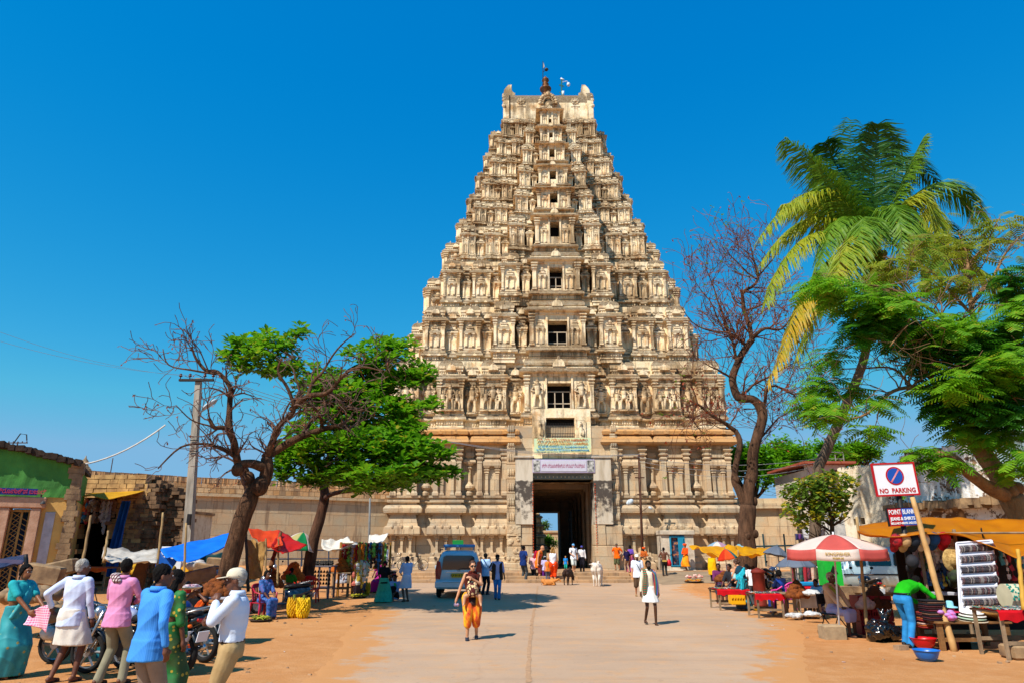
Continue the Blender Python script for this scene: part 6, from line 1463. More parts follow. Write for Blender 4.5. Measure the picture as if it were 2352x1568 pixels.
def ex16(c):
 T,V,t,J=c['tor'],c['V'],c['t'],c['J'];mc=cloth_mat('4a2018','3a1810')
 mb=MB();mb.rings([[T((.125*f)*cos(a),-.10-.13*f+(.11*f)*sin(a),h_)for a in[2*pi*j/18 for j in range(18)]]for h_,f in((.02,.75),(.08,1),(.2,1.05),(.3,.95),(.36,.8))]);mb.build('carrier_panel',M_FLORAL,t,True)
 mb=MB();mb.rings([[T((.09*f)*cos(a),-.2+(.085*f)*sin(a),h_)for a in[2*pi*j/14 for j in range(14)]]for h_,f in((.34,1),(.42,1),(.48,.75),(.5,.3))])
 for sg in(-1,1):mb.tube([T(sg*.10,-.19,.34),T(sg*.14,-.08,.49),T(sg*.13,.06,.49),T(sg*.12,.13,.3)],.026,8)
 mb.rings([[T(.165*cos(a),.125*sin(a),h_)for a in[2*pi*j/18 for j in range(18)]]for h_ in(.0,.06)]);mb.build('carrier_straps',mc,t,True)
 mb=MB();mb.rings([[T(x*.085,-.16-.03*y,h_+0)for x,y in((-1,0),(-.8,1),(.8,1),(1,0),(.8,-1),(-.8,-1))]for h_ in(-.17,-.14,-.0)]);mb.build('hip_pouch',mat('3a1a12',.5,.3,30,.4,60),t,True)
 b=thing('baby','baby strapped to the chest of the woman in orange trousers, bare legs dangling','baby',tuple(t.location),t.rotation_euler.z)
 mb=MB();mb.ell(T(0,-.2,.40),(.068*c['s'],.07*c['s'],.075*c['s']),12,8);mb.rc(T(0,-.2,.12),T(0,-.2,.3),.08,.07,10)
 for sg in(-1,1):mb.chain([T(sg*.06,-.22,.08),T(sg*.17,-.23,.03),T(sg*.19,-.25,-.12)],[.05,.042,.03],8);mb.chain([T(sg*.19,-.25,-.12),T(sg*.2,-.30,-.16)],[.026,.02],8)
 obj_from('body',remesh(mb,.012,1),b,skin('light'))
 w=J['wrR'];k=thing('small_shoes','pair of tiny printed shoes dangling from the walking woman hand','shoes',tuple(t.location),t.rotation_euler.z);mb=MB();[mb.ell(w+V(-.03+.05*q,-.02*q,-.15),(.035,.06,.035),10,6)for q in(0,1)];mb.build('pair',mat('b8a8c8',.6,.3,20,c2='5a3a5a'),k,True)
person('walking woman in sunglasses with flame patterned orange trousers and a flowered baby carrier',g,h,4,'light',('tail',M_BRN),('shirt',cloth_mat('5a2018','4a1812'),'none'),('baggy',M_FLAME),('shoe',mat('1e2a3c',.6,.3)),vox=.010,detail=True,female=True,hat=('sunglasses',None),arms={'L':((.0,-.30,1.30),(.8,.1,-.7)),'R':((-.36,-.06,.86),(-.5,1,0))},legs={'L':((.11,.10,.085),(0,-1,0)),'R':((-.10,-.12,.075),(0,-1,0))},extra=ex16,head=(10,3))
def drapevest(c):
 T=c['tor'];mb=MB();s_=c['s']
 for sg in(-1,1):
  for o in(0,.045):mb.chain([T(sg*(.13-o*.2),.09,.44),T(sg*(.155),.0,.50),T(sg*(.10+o),-.115,.40),T(sg*(.11+o),-.135,.2),T(sg*(.13+o),-.135,-.12)],[.035*s_]*5,8)
  mb.chain([T(sg*.17,0,.45),T(sg*.175,0,.1),T(sg*.185,0,-.12)],[.045*s_]*3,8)
 for x in(-.1,-.03,.04,.1):mb.chain([T(x,.115,.45),T(x,.12,.2),T(x,.13,-.12)],[.04*s_]*3,8)
 for k,sg in(('L',1),('R',-1)):mb.chain([c['sh'][k],c['sh'][k].lerp(c['J']['el'+k],.75)],[.07*s_,.064*s_],8)
 obj_from('waistcoat',remesh(mb,.013,1,.004),c['t'],cloth_mat('4a3428','3a281e'))
g,h=at(1142,1376,1273)
person('walking man in open brown waistcoat over lilac shirt and blue jeans beside the parked car',g,h,5,'deep',('curly',None,'moustache'),('shirt',cloth_mat('bcb8e0','aaa6d2'),'half',-.14),('jeans',M_JEAN),M_SHOE,vox=.012,detail=True,arms={'L':((.29,-.02,.82),(.3,1,0)),'R':((-.14,.05,.98),(-1,.6,0))},legs={'L':((.06,-.14,.075),(0,-1,0)),'R':((-.06,.10,.085),(0,-1,0))},extra=lambda c:drapevest(c))
# ---- standing and walking people further off
HAKI={'L':((.24,-.02,1.02),(.9,.9,0)),'R':((-.24,-.02,1.02),(-.9,.9,0))}
HANDF={'L':((.08,-.24,1.05),(.8,.5,-.3)),'R':((-.06,-.24,1.05),(-.8,.5,-.3))}
STEP={'L':((.09,-.14,.075),(0,-1,0)),'R':((-.09,.12,.085),(0,-1,0))}
STEP2={'L':((.09,.14,.085),(0,-1,0)),'R':((-.09,-.14,.075),(0,-1,0))}
def bagx(dx,dz,m,name='bag',w=.22,h=.26):
 def f(c):
  hw_=c['J']['wrR']if dx<0 else c['J']['wrL'];mb=MB();mb.rings([[hw_+Vec((a*w/2*f_,b*.05,-dz-h+z))for a,b in((-1,-1),(1,-1),(1,1),(-1,1))]for z,f_ in((0,.9),(h*.5,1.1),(h,.7),(h+.1,.2))]);mb.build(name,m,c['t'],True)
 return f
def backpack(m):
 def f(c):
  T=c['tor'];mb=MB();mb.rings([[T(.14*a,.17+.07*b,h_)for a,b in((-1,-.8),(1,-.8),(1,.6),(.6,1),(-.6,1),(-1,.6))]for h_ in(.08,.14,.38,.44)]);mb.build('backpack',m,c['t'],True)
  mb=MB();[mb.tube([T(sg*.10,.12,.46),T(sg*.13,.0,.51),T(sg*.12,-.13,.38),T(sg*.15,-.05,.18)],.02,6)for sg in(-1,1)];mb.build('backpack_straps',m,c['t'],True)
 return f
def crossbag(c):
 T=c['tor'];mb=MB();mb.tube([T(-.06,.03,.53),T(-.03,-.13,.40),T(.08,-.15,.2),T(.17,-.06,.02),T(.19,.0,-.05)],.014,6);mb.cbox(T(.21,-.02,-.12),(.08,.2,.18));mb.build('shoulder_bag',M_BLK,c['t'],True)
def shawlL(m1,m2):
 def f(c):
  T=c['tor']
  for sg,m in((1,m2),(-1,m1)):
   mb=MB()
   for o in(0,.05):mb.chain([T(sg*(.05+o),.09,.50),T(sg*(.10+o),.0,.54),T(sg*(.10+o),-.13,.42),T(sg*(.13+o),-.15,.18),T(sg*(.14+o),-.13,-.10)],[.03]*5,8)
   obj_from('scarf',remesh(mb,.012,1,.004),c['t'],m)
 return f
def pouch(c):
 T=c['tor'];mb=MB();mb.cbox(T(0,.14,.0),(.24,.06,.09));mb.rings([[T(.155*cos(a),.12*sin(a),h_)for a in[2*pi*j/16 for j in range(16)]]for h_ in(.01,.04)]);mb.build('waist_pouch',mat('c8a04a',.7),c['t'])
t_=NT('rainbow_weave');v=t_.ob();sx_=t_.n('ShaderNodeSeparateXYZ');t_.l(v,sx_.inputs[0]);t_.base(t_.ramp(t_.math('FRACT',t_.math('MULTIPLY',t_.math('ADD',sx_.outputs[0],t_.math('MULTIPLY',sx_.outputs[1],.6)),7)),[(0,lin('b01a24')),(.3,lin('1a6a4a')),(.5,lin('1a3aa0')),(.7,lin('c87a1a')),(.95,lin('2a1a4a'))]));t_.set(Roughness=.85);M_RAIN=t_.m
M_GRNW=stripes('15603f','2a8a6a',20,(1,0,0),c3='b01a24')
def P(label,px,pf,pt,face,sk,hair,top,bottom,shoes,**kw):
 g,h=at(px,pf,pt);return person(label,g,h,face,sk,hair,top,bottom,shoes,**kw)
C_=cloth_mat
P('lean walking man in short white lungi with colourful striped shawls over both shoulders',1496,1434,1286,3,'deep',('short',None,'beard'),('shirt',M_CREAM,'long',-.2),('lungi',C_('eae8e4','d8d4cc'),.60,.05),M_SAND,vox=.011,detail=True,build=.9,legs={'L':((.10,-.14,.075),(0,-1,0)),'R':((-.12,.16,.11),(0,-1,0))},arms={'R':((-.26,-.04,.82),(-.5,1,0)),'L':((.26,.02,.82),(.5,1,0))},extra=shawlL(M_GRNW,M_RAIN))
P('tourist in white t-shirt, pale cap and brown shorts, black strap across his chest',1467,1369,1271.6,-5,'light',('short',M_BRN,'beard'),('tshirt',C_('e6eaf2','d2daea'),'short',-.14),('shorts',C_('5a4432','4a3626')),('shoe',mat('9a7a50',.7)),detail=True,hat=('cap',C_('e8e4d8')),legs=STEP,extra=crossbag)
P('man in white and blue shirt beside the parked car, seen from behind with dark jeans',1114,1365,1269,150,'deep',('short',None),('shirt',C_('a8c8ea','9abce0'),'short',-.14),('jeans',C_('1a2636','121c2a')),M_SHOE,arms=HANDF,extra=bagx(1,0,M_BLK))
P('man in navy t-shirt and grey trousers, hand on his hip beside the gate',1202,1318,1251.5,130,'dark',('short',None),('tshirt',C_('16306a','10265a'),'short',-.12),('trousers',C_('4a4e50','3a3e40')),M_SHOE,arms={'R':((-.22,-.04,1.02),(-1,.6,0))},legs={'L':((.14,0,.075),(0,-1,0)),'R':((-.14,0,.075),(0,-1,0))})
P('grey haired man in pink checked shirt and dark trousers walking up the steps',1225,1336,1270,160,'dark',('short',M_GREY),('shirt',stripes('d8a0a8','c88890',30,c3='e8c0c4'),'half',-.12),('trousers',M_DKT),('shoe',mat('2a4a8a',.6)),arms={'R':((-.28,-.16,.95),(-.5,1,0)),'L':((.16,-.22,1.0),(.8,.6,-.2))},legs=STEP)
P('shaven headed man in sleeveless orange tunic stooping at the gate',1236,1317.5,1249,70,'light',('bald',None),('tunic',C_('f07818','e06410'),'none',-.25),('shorts',C_('8a3a3a','6a2a2a')),M_SAND,lean=22,head=(0,15),extra=backpack(C_('a81a3a')))
P('small child in a pale hat and purple shorts facing the gate',1252,1318,1276,175,'dark',('short',None),('tshirt',C_('b8b0d8'),'short',-.12),('shorts',C_('6a2a8a')),None,hat=('cap',C_('e0dce8')))
P('small blond child in orange top and grey trousers facing the gate',1258.5,1318.5,1280,180,'light',('short',M_BLOND),('tshirt',C_('d87830'),'none',-.12),('trousers',C_('5a5a6a')),None)
P('long haired woman from behind in white vest top and wide orange trousers',1270.5,1318.5,1255.5,180,'light',('long',M_BLOND),('top',C_('eceaf0'),'none',-.1),('baggy',C_('f04a10','e03a08')),M_SAND,female=True,legs={'L':((.10,0,.075),(0,-1,0)),'R':((-.10,0,.075),(0,-1,0))})
P('small boy in blue t-shirt and green shorts walking out of the gate',1299.6,1311,1275.6,0,'light',('short',M_BLOND),('tshirt',C_('1a7ac8','2a8ad8'),'short',-.12),('capri',C_('1aa08a')),M_SAND,legs=STEP)
P('man in white t-shirt, pale shorts and light blue cap in the gateway',1318,1312.5,1247.5,10,'light',('short',M_BRN),('tshirt',C_('f0f0f4'),'short',-.14),('shorts',C_('c8ccc4')),M_SAND,hat=('cap',C_('6aa8d8')),legs=STEP2,arms={'R':((-.10,-.26,1.0),(-.8,.5,-.3))},extra=backpack(C_('2a2a30')))
P('man in white shirt and black trousers with purple cap standing in the gateway',1337.6,1312,1252,-5,'dark',('short',None),('shirt',C_('e8e2e0'),'long',0),('trousers',C_('1e1a22')),M_SHOE,hat=('cap',C_('4a4a9a')))
P('tourist in bright orange t-shirt and camouflage shorts with hands on hips',1419,1320,1247,-25,'light',('short',M_BRN),('tshirt',C_('f26a0c','e85a06'),'short',-.14),('shorts',mat('5a5a38',.9,.5,14,c2='2f3420')),M_SHOE,arms=HAKI,hat=('cap',C_('5a4a40')),build=1.1,legs={'L':((.14,0,.075),(0,-1,0)),'R':((-.12,0,.075),(0,-1,0))},extra=backpack(C_('2a2a2e')))
P('woman in navy t-shirt and beige trousers walking away with her hair tied up',1442,1328.5,1257,195,'light',('tail',M_BRN),('tshirt',C_('221c44','1a1638'),'short',-.1),('trousers',C_('a88a72','98795f')),M_SAND,female=True,legs=STEP,arms={'L':((.30,-.1,.9),(.5,1,0))})
P('woman in purple and orange sari half hidden behind the woman in navy',1449.5,1316,1251,160,'dark',('bun',None),('blouse',C_('6a4ab0'),'short'),('sari',C_('c85a4a','7a4aa0',3),.04,.08),None,female=True)
P('bearded holy man in orange turban behind the white t-shirt tourist',1482,1322,1256,-20,'dark',('short',None,'beard'),('robe',mat('c8681a',.85,.4,9,c2='8a2a1a'),'long',-.2),('long',C_('c89a6a','b07a4a'),.05,.06),None,hat=('turban',C_('e8500c')),arms=HANDF)
P('shirtless man from behind in black trousers with a waist pouch and red bag',1527.8,1322,1256,175,'dark',('short',None),None,('trousers',C_('1a1a1e','3a3a34')),None,arms={'R':((-.30,-.05,.92),(-.5,1,0)),'L':((.12,-.2,1.1),(.8,.4,-.2))},extra=lambda c:(bagx(-1,0,mat('d81a2a',.5),'shopping_bag',.24,.3)(c),pouch(c)))
P('holy man in orange turban and bright yellow and orange robes walking past the shrine door',1577.5,1310,1248,-60,'dark',('short',M_GREY,'beard'),('robe',C_('e03a10','f0600c',3),'long',-.3),('long',mat('f0a008',.85,.2,4,c2='e8700a'),.28,.10),M_SAND,hat=('turban',C_('f04a08')),arms=HANDF,legs=STEP)
g,h=at(1639,1334,1270)
def ex36(c):
 T=c['tor'];mb=MB();V=c['V']
 for h_ in range(1):mb.rings([[T((.20+e)*cos(a),(.16+e)*sin(a),hh)for a in[2*pi*j/18 for j in range(18)]]for hh,e in((.53,-.11),(.49,-.02),(.3,.05),(.05,.07),(-.25,.09),(-.5,.07))])
 obj_from('shawl',remesh(mb,.016,1,.012,2,(9,9,4)),c['t'],C_('f0b80a','e0a406'))
person('figure wrapped in a long bright yellow shawl between the yellow awning and the orange umbrella',g,h,170,'deep',('short',None),('shirt',C_('e8b010'),'long',-.2),('trousers',C_('2a2622')),M_SHOE,extra=ex36)
g,h=at(1712,1400.5,1284)
t_=NT('teal_print');v=t_.ob();vo=t_.n('ShaderNodeTexVoronoi');vo.inputs['Scale'].default_value=6;t_.l(t_.mapv(v,(1,1,.7)),vo.inputs['Vector']);t_.base(t_.ramp(vo.outputs[0],[(.12,lin('7a4a34')),(.2,lin('0a6a7a')),(.38,lin('12a0b0')),(.5,lin('1a2a3a'))]));t_.set(Roughness=.8)
def ex37(c):
 T,s_=c['tor'],c['s'];m=stripes('1a9ab0','2ab4c4',26,(1,0,.4));mb=MB()
 for o in(-.05,0,.05):mb.chain([T(-.16,.06,.42+o*.4),T(-.02,.14,.30+o),T(.14,.08,.18+o),T(.17,-.08,.16+o),T(.08,-.24,.16+o),T(-.06,-.2,.22+o),T(-.16,-.04,.36+o)],[.04]*7,8)
 for o in(0,.06):mb.chain([T(.10+o,.12,.12),T(.12+o,.16,-.2),T(.12+o,.15,-.62)],[.035,.03,.03],8)
 obj_from('sling',remesh(mb,.013,1,.004),c['t'],m)
 b=thing('baby','bald baby in a striped top carried in the teal sling','baby',tuple(c['t'].location),c['t'].rotation_euler.z);mb=MB();mb.ell(T(.20,-.14,.44),(.06,.065,.07),12,8);mb.rc(T(.18,-.14,.18),T(.19,-.14,.34),.075,.06,10);mb.chain([T(.2,-.2,.16),T(.2,-.3,.1)],[.035,.025],8);obj_from('body',remesh(mb,.012,1),b,skin('light'))
 mb=MB();mb.rc(T(.18,-.14,.2),T(.19,-.14,.34),.082,.07,10);mb.build('romper',stripes('2a9a9a','d8e8e8',30,(0,0,1)),b,True)
person('woman in long teal patterned wrap leaning over the bead stall with a baby sling',g,h*1.04,-155,'light',('bun',M_BRN),('top',C_('1a3a4a'),'none',-.1),('long',t_.m,.06,.09),M_SAND,vox=.012,female=True,lean=24,head=(20,10),arms={'R':((-.20,-.50,.92),(-.6,.6,-.3)),'L':((.10,-.36,1.02),(.8,.4,-.5))},extra=ex37)
P('man in white t-shirt and grey trousers behind the woman at the bead stall',1733,1388,1292,-140,'deep',('short',None),('tshirt',C_('e8e8ea'),'short',-.12),('trousers',C_('4a4a4e')),M_SHOE,lean=25,arms=HANDF)
g=G(2090,1484)
def ex42(c):
 mb=MB();V=c['V'];mb.rings([[c['hip']+V(.172*cos(a),.124*sin(a),z)for a in[2*pi*j/20 for j in range(20)]]for z in(.075,.105)]);mb.build('belt',M_BLK,c['t'],True)
person('young man in bright green long sleeved shirt and blue jeans bending over the hat stall',g,1.66,118,'deep',('short',None),('tshirt',C_('1fae14','18960e'),'long',0),('jeans',mat('2a8ac8',.85,.3,7,.15,60,c2='1a6aa8')),M_SHOE,vox=.011,detail=True,lean=84,head=(0,10),arms={'L':((.12,-.66,.78),(.8,.2,.2)),'R':((-.14,-.62,.80),(-.8,.2,.2))},legs={'L':((.12,-.06,.075),(0,-1,0)),'R':((-.13,.16,.075),(0,-1,0))},extra=ex42)
P('woman from behind in black blouse and long sea green tiered skirt',880,1383,1287,178,'dark',('braid',None,'flower'),('top',C_('14161c','0c0e14'),'short',-.12),('skirt',mat('3aa88a',.85,.25,9,c2='2a9078'),.04,.17),None,female=True,vox=.012,arms={'L':((.20,-.16,.92),(.7,.8,0)),'R':((-.20,-.16,.92),(-.7,.8,0))})
P('man in pale blue shirt folded at the elbow and short white lungi near the steps',932,1381,1276,-140,'dark',('short',None),('shirt',C_('a8c0ea','98b4e2'),'half',-.1),('lungi',C_('d0d4ea','bcc2e0'),.5,.05),M_SAND,arms={'L':((.10,-.28,1.02),(.8,.5,-.3)),'R':((-.14,-.26,.98),(-.8,.5,-.3))})
P('man in white shirt behind the trinket stall beside the bicycles',885,1322,1252,-110,'dark',('short',None),('shirt',C_('c0c8e0'),'half',-.1),('lungi',C_('d0d4e4'),.4,.05),None,arms=HANDF)
def seated(label,px,pf,Y=None,H=1.6,face=0,sk='dark',hair=('short',None),top=None,bottom=None,seat=.44,feet=.42,arms=None,lean=6,head=(0,0),z=None,**kw):
 g=G(px,pf)if Y is None else W(px,pf,Y)
 if Y is not None:g.z=gz(g.x,Y)
 if z is not None:g.z=z
 ar=arms or{'L':((.12,-.36,seat+.16),(.8,.5,0)),'R':((-.12,-.36,seat+.16),(-.8,.5,0))}
 return person(label,g,H,face,sk,hair,top,bottom,kw.pop('shoes',None),hip=seat+.09,lean=lean,head=head,arms=ar,legs={'L':((.10,-feet,.075),(0,-1,.4)),'R':((-.10,-feet-.03,.075),(0,-1,.4))},**kw)
t_=NT('blue_print_sari');v=t_.ob();n1=t_.noise(v,16,3);t_.base(t_.ramp(n1,[(.4,lin('123a7a')),(.52,lin('2a6ab0')),(.6,lin('5a4a8a'))]));t_.set(Roughness=.8);MBS=t_.m
seated('seated woman in printed blue sari on the red chair left of the bananas',600,1420,face=55,H=1.58,hair=('bun',None),top=('blouse',MBS,'half'),bottom=('sari',MBS,.05,.05),female=True,vox=.012,detail=True)
seated('girl in green blouse with flowers in her hair behind the coconut table',661,1378,Y=24.5,face=160,H=1.45,hair=('braid',None,'flower'),top=('blouse',C_('2a7a1a'),'short'),bottom=('skirt',C_('2a5a3a'),.05,.1),female=True,seat=.5)
seated('woman in orange printed sari sitting behind the motorcycles with a hand to her face',447,1450,Y=14.0,face=5,H=1.5,hair=('bun',None),top=('blouse',C_('101014'),'short'),bottom=('sari',mat('e0600c',.85,.4,12,c2='b83a0c'),.05,.05),female=True,seat=.42,arms={'L':((.06,-.22,1.12),(.8,-.3,-.6)),'R':((-.1,-.34,.62),(-.8,.5,0))},vox=.012)
seated('squatting woman in maroon blouse selling bananas',820,1368,face=60,H=1.5,hair=('bun',None),top=('blouse',C_('5a1a24'),'short'),bottom=('sari',C_('5a5a6a','4a4a5a'),.05,.05),female=True,seat=.12,feet=.22)
seated('man with a green scarf sitting on the ground beside the walking lungi man',906,1379,face=-15,H=1.6,hair=('short',None),top=('shirt',C_('9ab0e0'),'half',-.1),bottom=('lungi',C_('1a1a20'),.3,.1),seat=.08,feet=.4,extra=lambda c:drape(c,[c['tor'](-.1,.04,.52),c['tor'](.06,-.12,.46),c['tor'](.10,-.16,.2)],[.035,.035,.04],C_('3ac05a')))
seated('woman in black seated on a bench under the trinket stall',816,1345,Y=28.6,face=30,H=1.5,hair=('bun',None),top=('blouse',C_('1a1418'),'short'),bottom=('sari',C_('2a2028'),.05,.05),female=True,seat=.45)
seated('woman in magenta sari seated at the back of the trinket stall',872,1338,Y=31.5,face=-30,H=1.55,hair=('bun',None),top=('blouse',C_('8a1a6a'),'short'),bottom=('sari',C_('9a1a7a'),.05,.05),female=True,seat=.6)
seated('vendor half hidden behind the shredded coconut heap',788,1335,Y=31.5,face=0,H=1.6,top=('shirt',C_('6a8ac0'),'half',-.1),bottom=('lungi',C_('a0a0a8'),.4,.05),seat=.6)
seated('woman in dark blue sari on the pink chair behind the coconut stall',1803,1411,face=-150,H=1.56,hair=('bun',None),top=('blouse',C_('14224a'),'short'),bottom=('sari',C_('1a3a8a','14306a'),.05,.05),female=True,sk='deep',head=(-30,0))
seated('boy in white shirt seated between the coconut stall and the old man',1886,1418,face=-60,H=1.35,top=('shirt',C_('c8d8e8'),'half',-.1),bottom=('shorts',C_('1a2a5a')),seat=.38,vox=.012)
def ex41(c):drape(c,[c['tor'](-.08,.06,.53),c['tor'](-.10,-.08,.48),c['tor'](0,-.15,.36),c['tor'](.10,-.08,.48),c['tor'](.08,.06,.53)],[.03,.035,.04,.035,.03],C_('8a9a3a','7a8a2e'))
seated('old man with olive neck scarf, beige shirt and pale lungi seated under the red umbrella',1921,1457,face=25,H=1.66,sk='deep',hair=('short',M_GREY),top=('shirt',C_('c8a888','b89878'),'long',-.1),bottom=('lungi',C_('b0a8c8','a098bc'),.4,.05),shoes=M_SAND,vox=.011,detail=True,extra=ex41,lean=3)
seated('vendor in blue half hidden under the orange and teal umbrella',1655,1360,Y=25.5,face=-20,H=1.6,top=('shirt',C_('6a2a5a'),'half',-.1),bottom=('lungi',C_('3a3a4a'),.4,.05),seat=.5)
seated('second vendor in dark clothes behind the bead table',1683,1362,Y=24.5,face=-60,H=1.6,top=('shirt',C_('2a2a30'),'half',-.1),bottom=('lungi',C_('3a3a44'),.4,.05),seat=.5)
# ================================================================= animals
def cow(label,cat_,px,pf,pt,face,m,lying=False,horns=True,s_up=1.0,dm=None,turn=0,graze=False):
 g=G(px,pf);Ht=(zat(pt,g.y)-g.z)*s_up;s=Ht/1.3;t=thing('cow' if 'calf' not in label else 'calf',label,cat_,tuple(g),R(face));mb=MB();v=lambda x,y,z:Vec((x*s,y*s,z*s));dz=-.62 if lying else 0
 rs=[]
 for y,w,h,z in((.80,.05,.06,1.15),(.74,.20,.20,1.08),(.55,.25,.28,1.02),(.25,.28,.31,.96),(-.05,.29,.33,.94),(-.35,.26,.33,.95),(-.58,.21,.29,.99),(-.72,.13,.2,1.04)):
  rs.append([v(w*cos(a),y,z+dz+h*sin(a))for a in[2*pi*q/14 for q in range(14)]])
 mb.rings(rs);mb.ell(v(0,-.42,1.30+dz),(.09*s,.17*s,.12*s),8,6)
 tu=R(turn);hp=v(sin(tu)*.45,-.78-.35*cos(tu),(.62 if graze else 1.2)+dz*.9)
 mb.chain([v(0,-.55,1.05+dz),v(sin(tu)*.2,-.80,(.95 if graze else 1.15)+dz),hp],[.2*s,.15*s,.11*s],10)
 fd=Vec((sin(tu)*.6,-.75,-.75 if not graze else-1.1)).normalized();mz=hp+fd*.30*s
 mb.chain([hp,hp.lerp(mz,.5),mz],[.115*s,.085*s,.065*s],10)
 for sg in(-1,1):
  mb.chain([hp+v(sg*.1,.03,.02),hp+v(sg*.24,.05,0)],[.035*s,.03*s],6)
  if lying:
   mb.chain([v(sg*.2,-.45,.42),v(sg*.3,-.7,.12),v(sg*.26,-.42,.08)],[.1*s,.07*s,.05*s],8);mb.chain([v(sg*.2,.5,.42),v(sg*.36,.2,.14),v(sg*.34,.55,.08)],[.17*s,.09*s,.05*s],8)
  else:
   o=.05*sg
   mb.chain([v(sg*.14,-.45,.85),v(sg*.15,-.46+o,.55),v(sg*.14,-.44+o,.34),v(sg*.14,-.45+o,.1),v(sg*.14,-.48+o,.04)],[.13*s,.075*s,.055*s,.038*s,.052*s],9)
   mb.chain([v(sg*.15,.60,.92),v(sg*.17,.50-o,.66),v(sg*.16,.68-o,.40),v(sg*.16,.63-o,.1),v(sg*.16,.60-o,.04)],[.19*s,.11*s,.058*s,.04*s,.052*s],9)
 obj_from('body',remesh(mb,.02*s,2),t,m)
 mb=MB();
 if lying:mb.chain([v(0,.8,.5),v(.12,.9,.3),v(.25,.8,.08)],[.025*s,.02*s,.035*s],6)
 else:mb.chain([v(0,.80,1.16),v(.02,.9,.9),v(.03,.88,.55),v(.03,.86,.42)],[.03*s,.022*s,.018*s,.04*s],6)
 mb.build('tail',dm or m,t,True)
 if horns:
  for sg in(-1,1):mb=MB();mb.tube([hp+v(sg*.07,.02,.08),hp+v(sg*.16,.03,.18),hp+v(sg*.15,0,.30)],[.025*s,.018*s,.005*s],7);mb.build('horn',mat('5a4a3c',.5),t,True)
 mb=MB();[mb.ell(hp+v(sg*.095,-.07,-.02),(.018*s,)*3,6,5)for sg in(-1,1)];mb.ell(mz,(.06*s,.05*s,.05*s),8,6);mb.build('eyes_and_muzzle',M_BLK,t,True);return t
cow('white cow standing on the lowest step, seen from behind','cow',1374,1345,1291.7,165,mat('e2d8cc',.7,.15,3,c2='c9b8a6'),turn=60)
cow('dark brown young cow standing at the foot of the steps','cow',1306,1342.5,1305,155,mat('3a2018',.7,.3,3,c2='24140e'),horns=False,graze=True)
cow('tan calf lying at the foot of the steps','calf',1260,1343.5,1326,75,mat('c8803a',.7,.25,3,c2='b06a2a'),lying=True,horns=False,s_up=1.7)
cow('reddish cow half hidden behind the grey haired man at the gate','cow',1211,1317,1284,60,mat('8a5a3c',.7,.3,3,c2='6a4028'),horns=False)
# ================================================================= vehicles
M_TYRE=mat('1b1a1a',.85,.3,20,.2,60);M_CHR=mat('c8c8c8',.25,.1,metal=.9);M_ALU=mat('a8a8a8',.35,.15,metal=.8);M_GLS=mat('0c1a20',.08,.1,spec=.6,coat=.5);M_BLKP=mat('0f1114',.3,.2,coat=.6);M_REDL=mat('a81010',.25,.2,coat=.5);M_ORG=mat('e8660c',.3,.2)
def wheel(parent,c,r,w,axis='x',spokes=0,rim=M_ALU,tyre=M_TYRE,alloy=5):
 """tyre and rim; axis is the axle direction"""
 A=MTra(Vec(c))@(MRot(R(90),4,'Z')if axis=='x' else Matrix.Identity(4));tw=min(w,r*.7);rs=[]
 mb=MB(A);n=28
 for k in range(n):
  a=2*pi*k/n;rs.append([Vec(((r-tw*.5+tw*.5*cos(b)*(1 if cos(b)>0 else .6))*cos(a),w/2*sin(b),(r-tw*.5+tw*.5*cos(b)*(1 if cos(b)>0 else .6))*sin(a)))for b in[2*pi*q/8 for q in range(8)]])
 rs.append(rs[0]);mb.rings(rs,cap=False);wo=mb.build('wheel',tyre,parent,True)
 mb=MB(A);ri=r-tw*.8
 if spokes:
  ring=[[Vec(((ri+.012*cos(b))*cos(a),w*.3*sin(b),(ri+.012*cos(b))*sin(a)))for b in[pi*.5*q for q in range(4)]]for a in[2*pi*k/n for k in range(n+1)]];mb.rings(ring,cap=False)
  for k in range(spokes):a=2*pi*k/spokes;mb.tube([(0,w*.2*(-1)**k,0),(ri*cos(a),0,ri*sin(a))],.003 if spokes>12 else .02,4)
  mb.cyl((0,-w*.5,0),(0,w*.5,0),.04 if spokes>12 else .07,n=10)
 else:
  mb.tube([(0,-w*.38,0),(0,w*.38,0)],[ri,ri],20)
  for k in range(alloy):a=2*pi*k/alloy;mb.cbox((ri*.5*cos(a),0,ri*.5*sin(a)),(ri,w*.82,ri*.2),MRot(-a,3,'Y'))
 mb.build('rim',rim,wo);return wo
def xsec(hwb,hwm,hwr,zb,zm,zr,n=5):
 """car cross section in x,z, half to half, rounded"""
 h=[(hwb*.9,zb),(hwb,zb+.08),(hwm,zb+(zm-zb)*.5),(hwm,zm),(hwr+(hwm-hwr)*.35,zm+(zr-zm)*.62),(hwr,zr-.09),(hwr*.82,zr-.015),(hwr*.4,zr)]
 return h+[(-x,z)for x,z in h[::-1]]
g=G(1052,1374);car=thing('parked_car','silver people carrier parked with its rear to the camera and a roof carrier','car',(g.x,g.y,g.z),R(3))
M_SILV=mat('b8c8d2',.3,.06,3,metal=.15,coat=.5)
mb=MB();st=[(0,.80,.84,.60,.45,.95,1.05),(.05,.84,.87,.64,.40,1.0,1.56),(.16,.85,.88,.66,.34,1.0,1.70),(.6,.86,.89,.68,.32,1.0,1.75),(2.2,.86,.89,.68,.3,.98,1.76),(3.1,.86,.88,.64,.3,.96,1.66),(3.55,.85,.87,.60,.3,.95,1.2),(4.2,.82,.84,.6,.32,.85,.95),(4.5,.7,.72,.5,.38,.7,.75)]
mb.rings([[(x,y,z)for x,z in xsec(*s)]for y,*s in st]);mb.build('body',M_SILV,car,True)
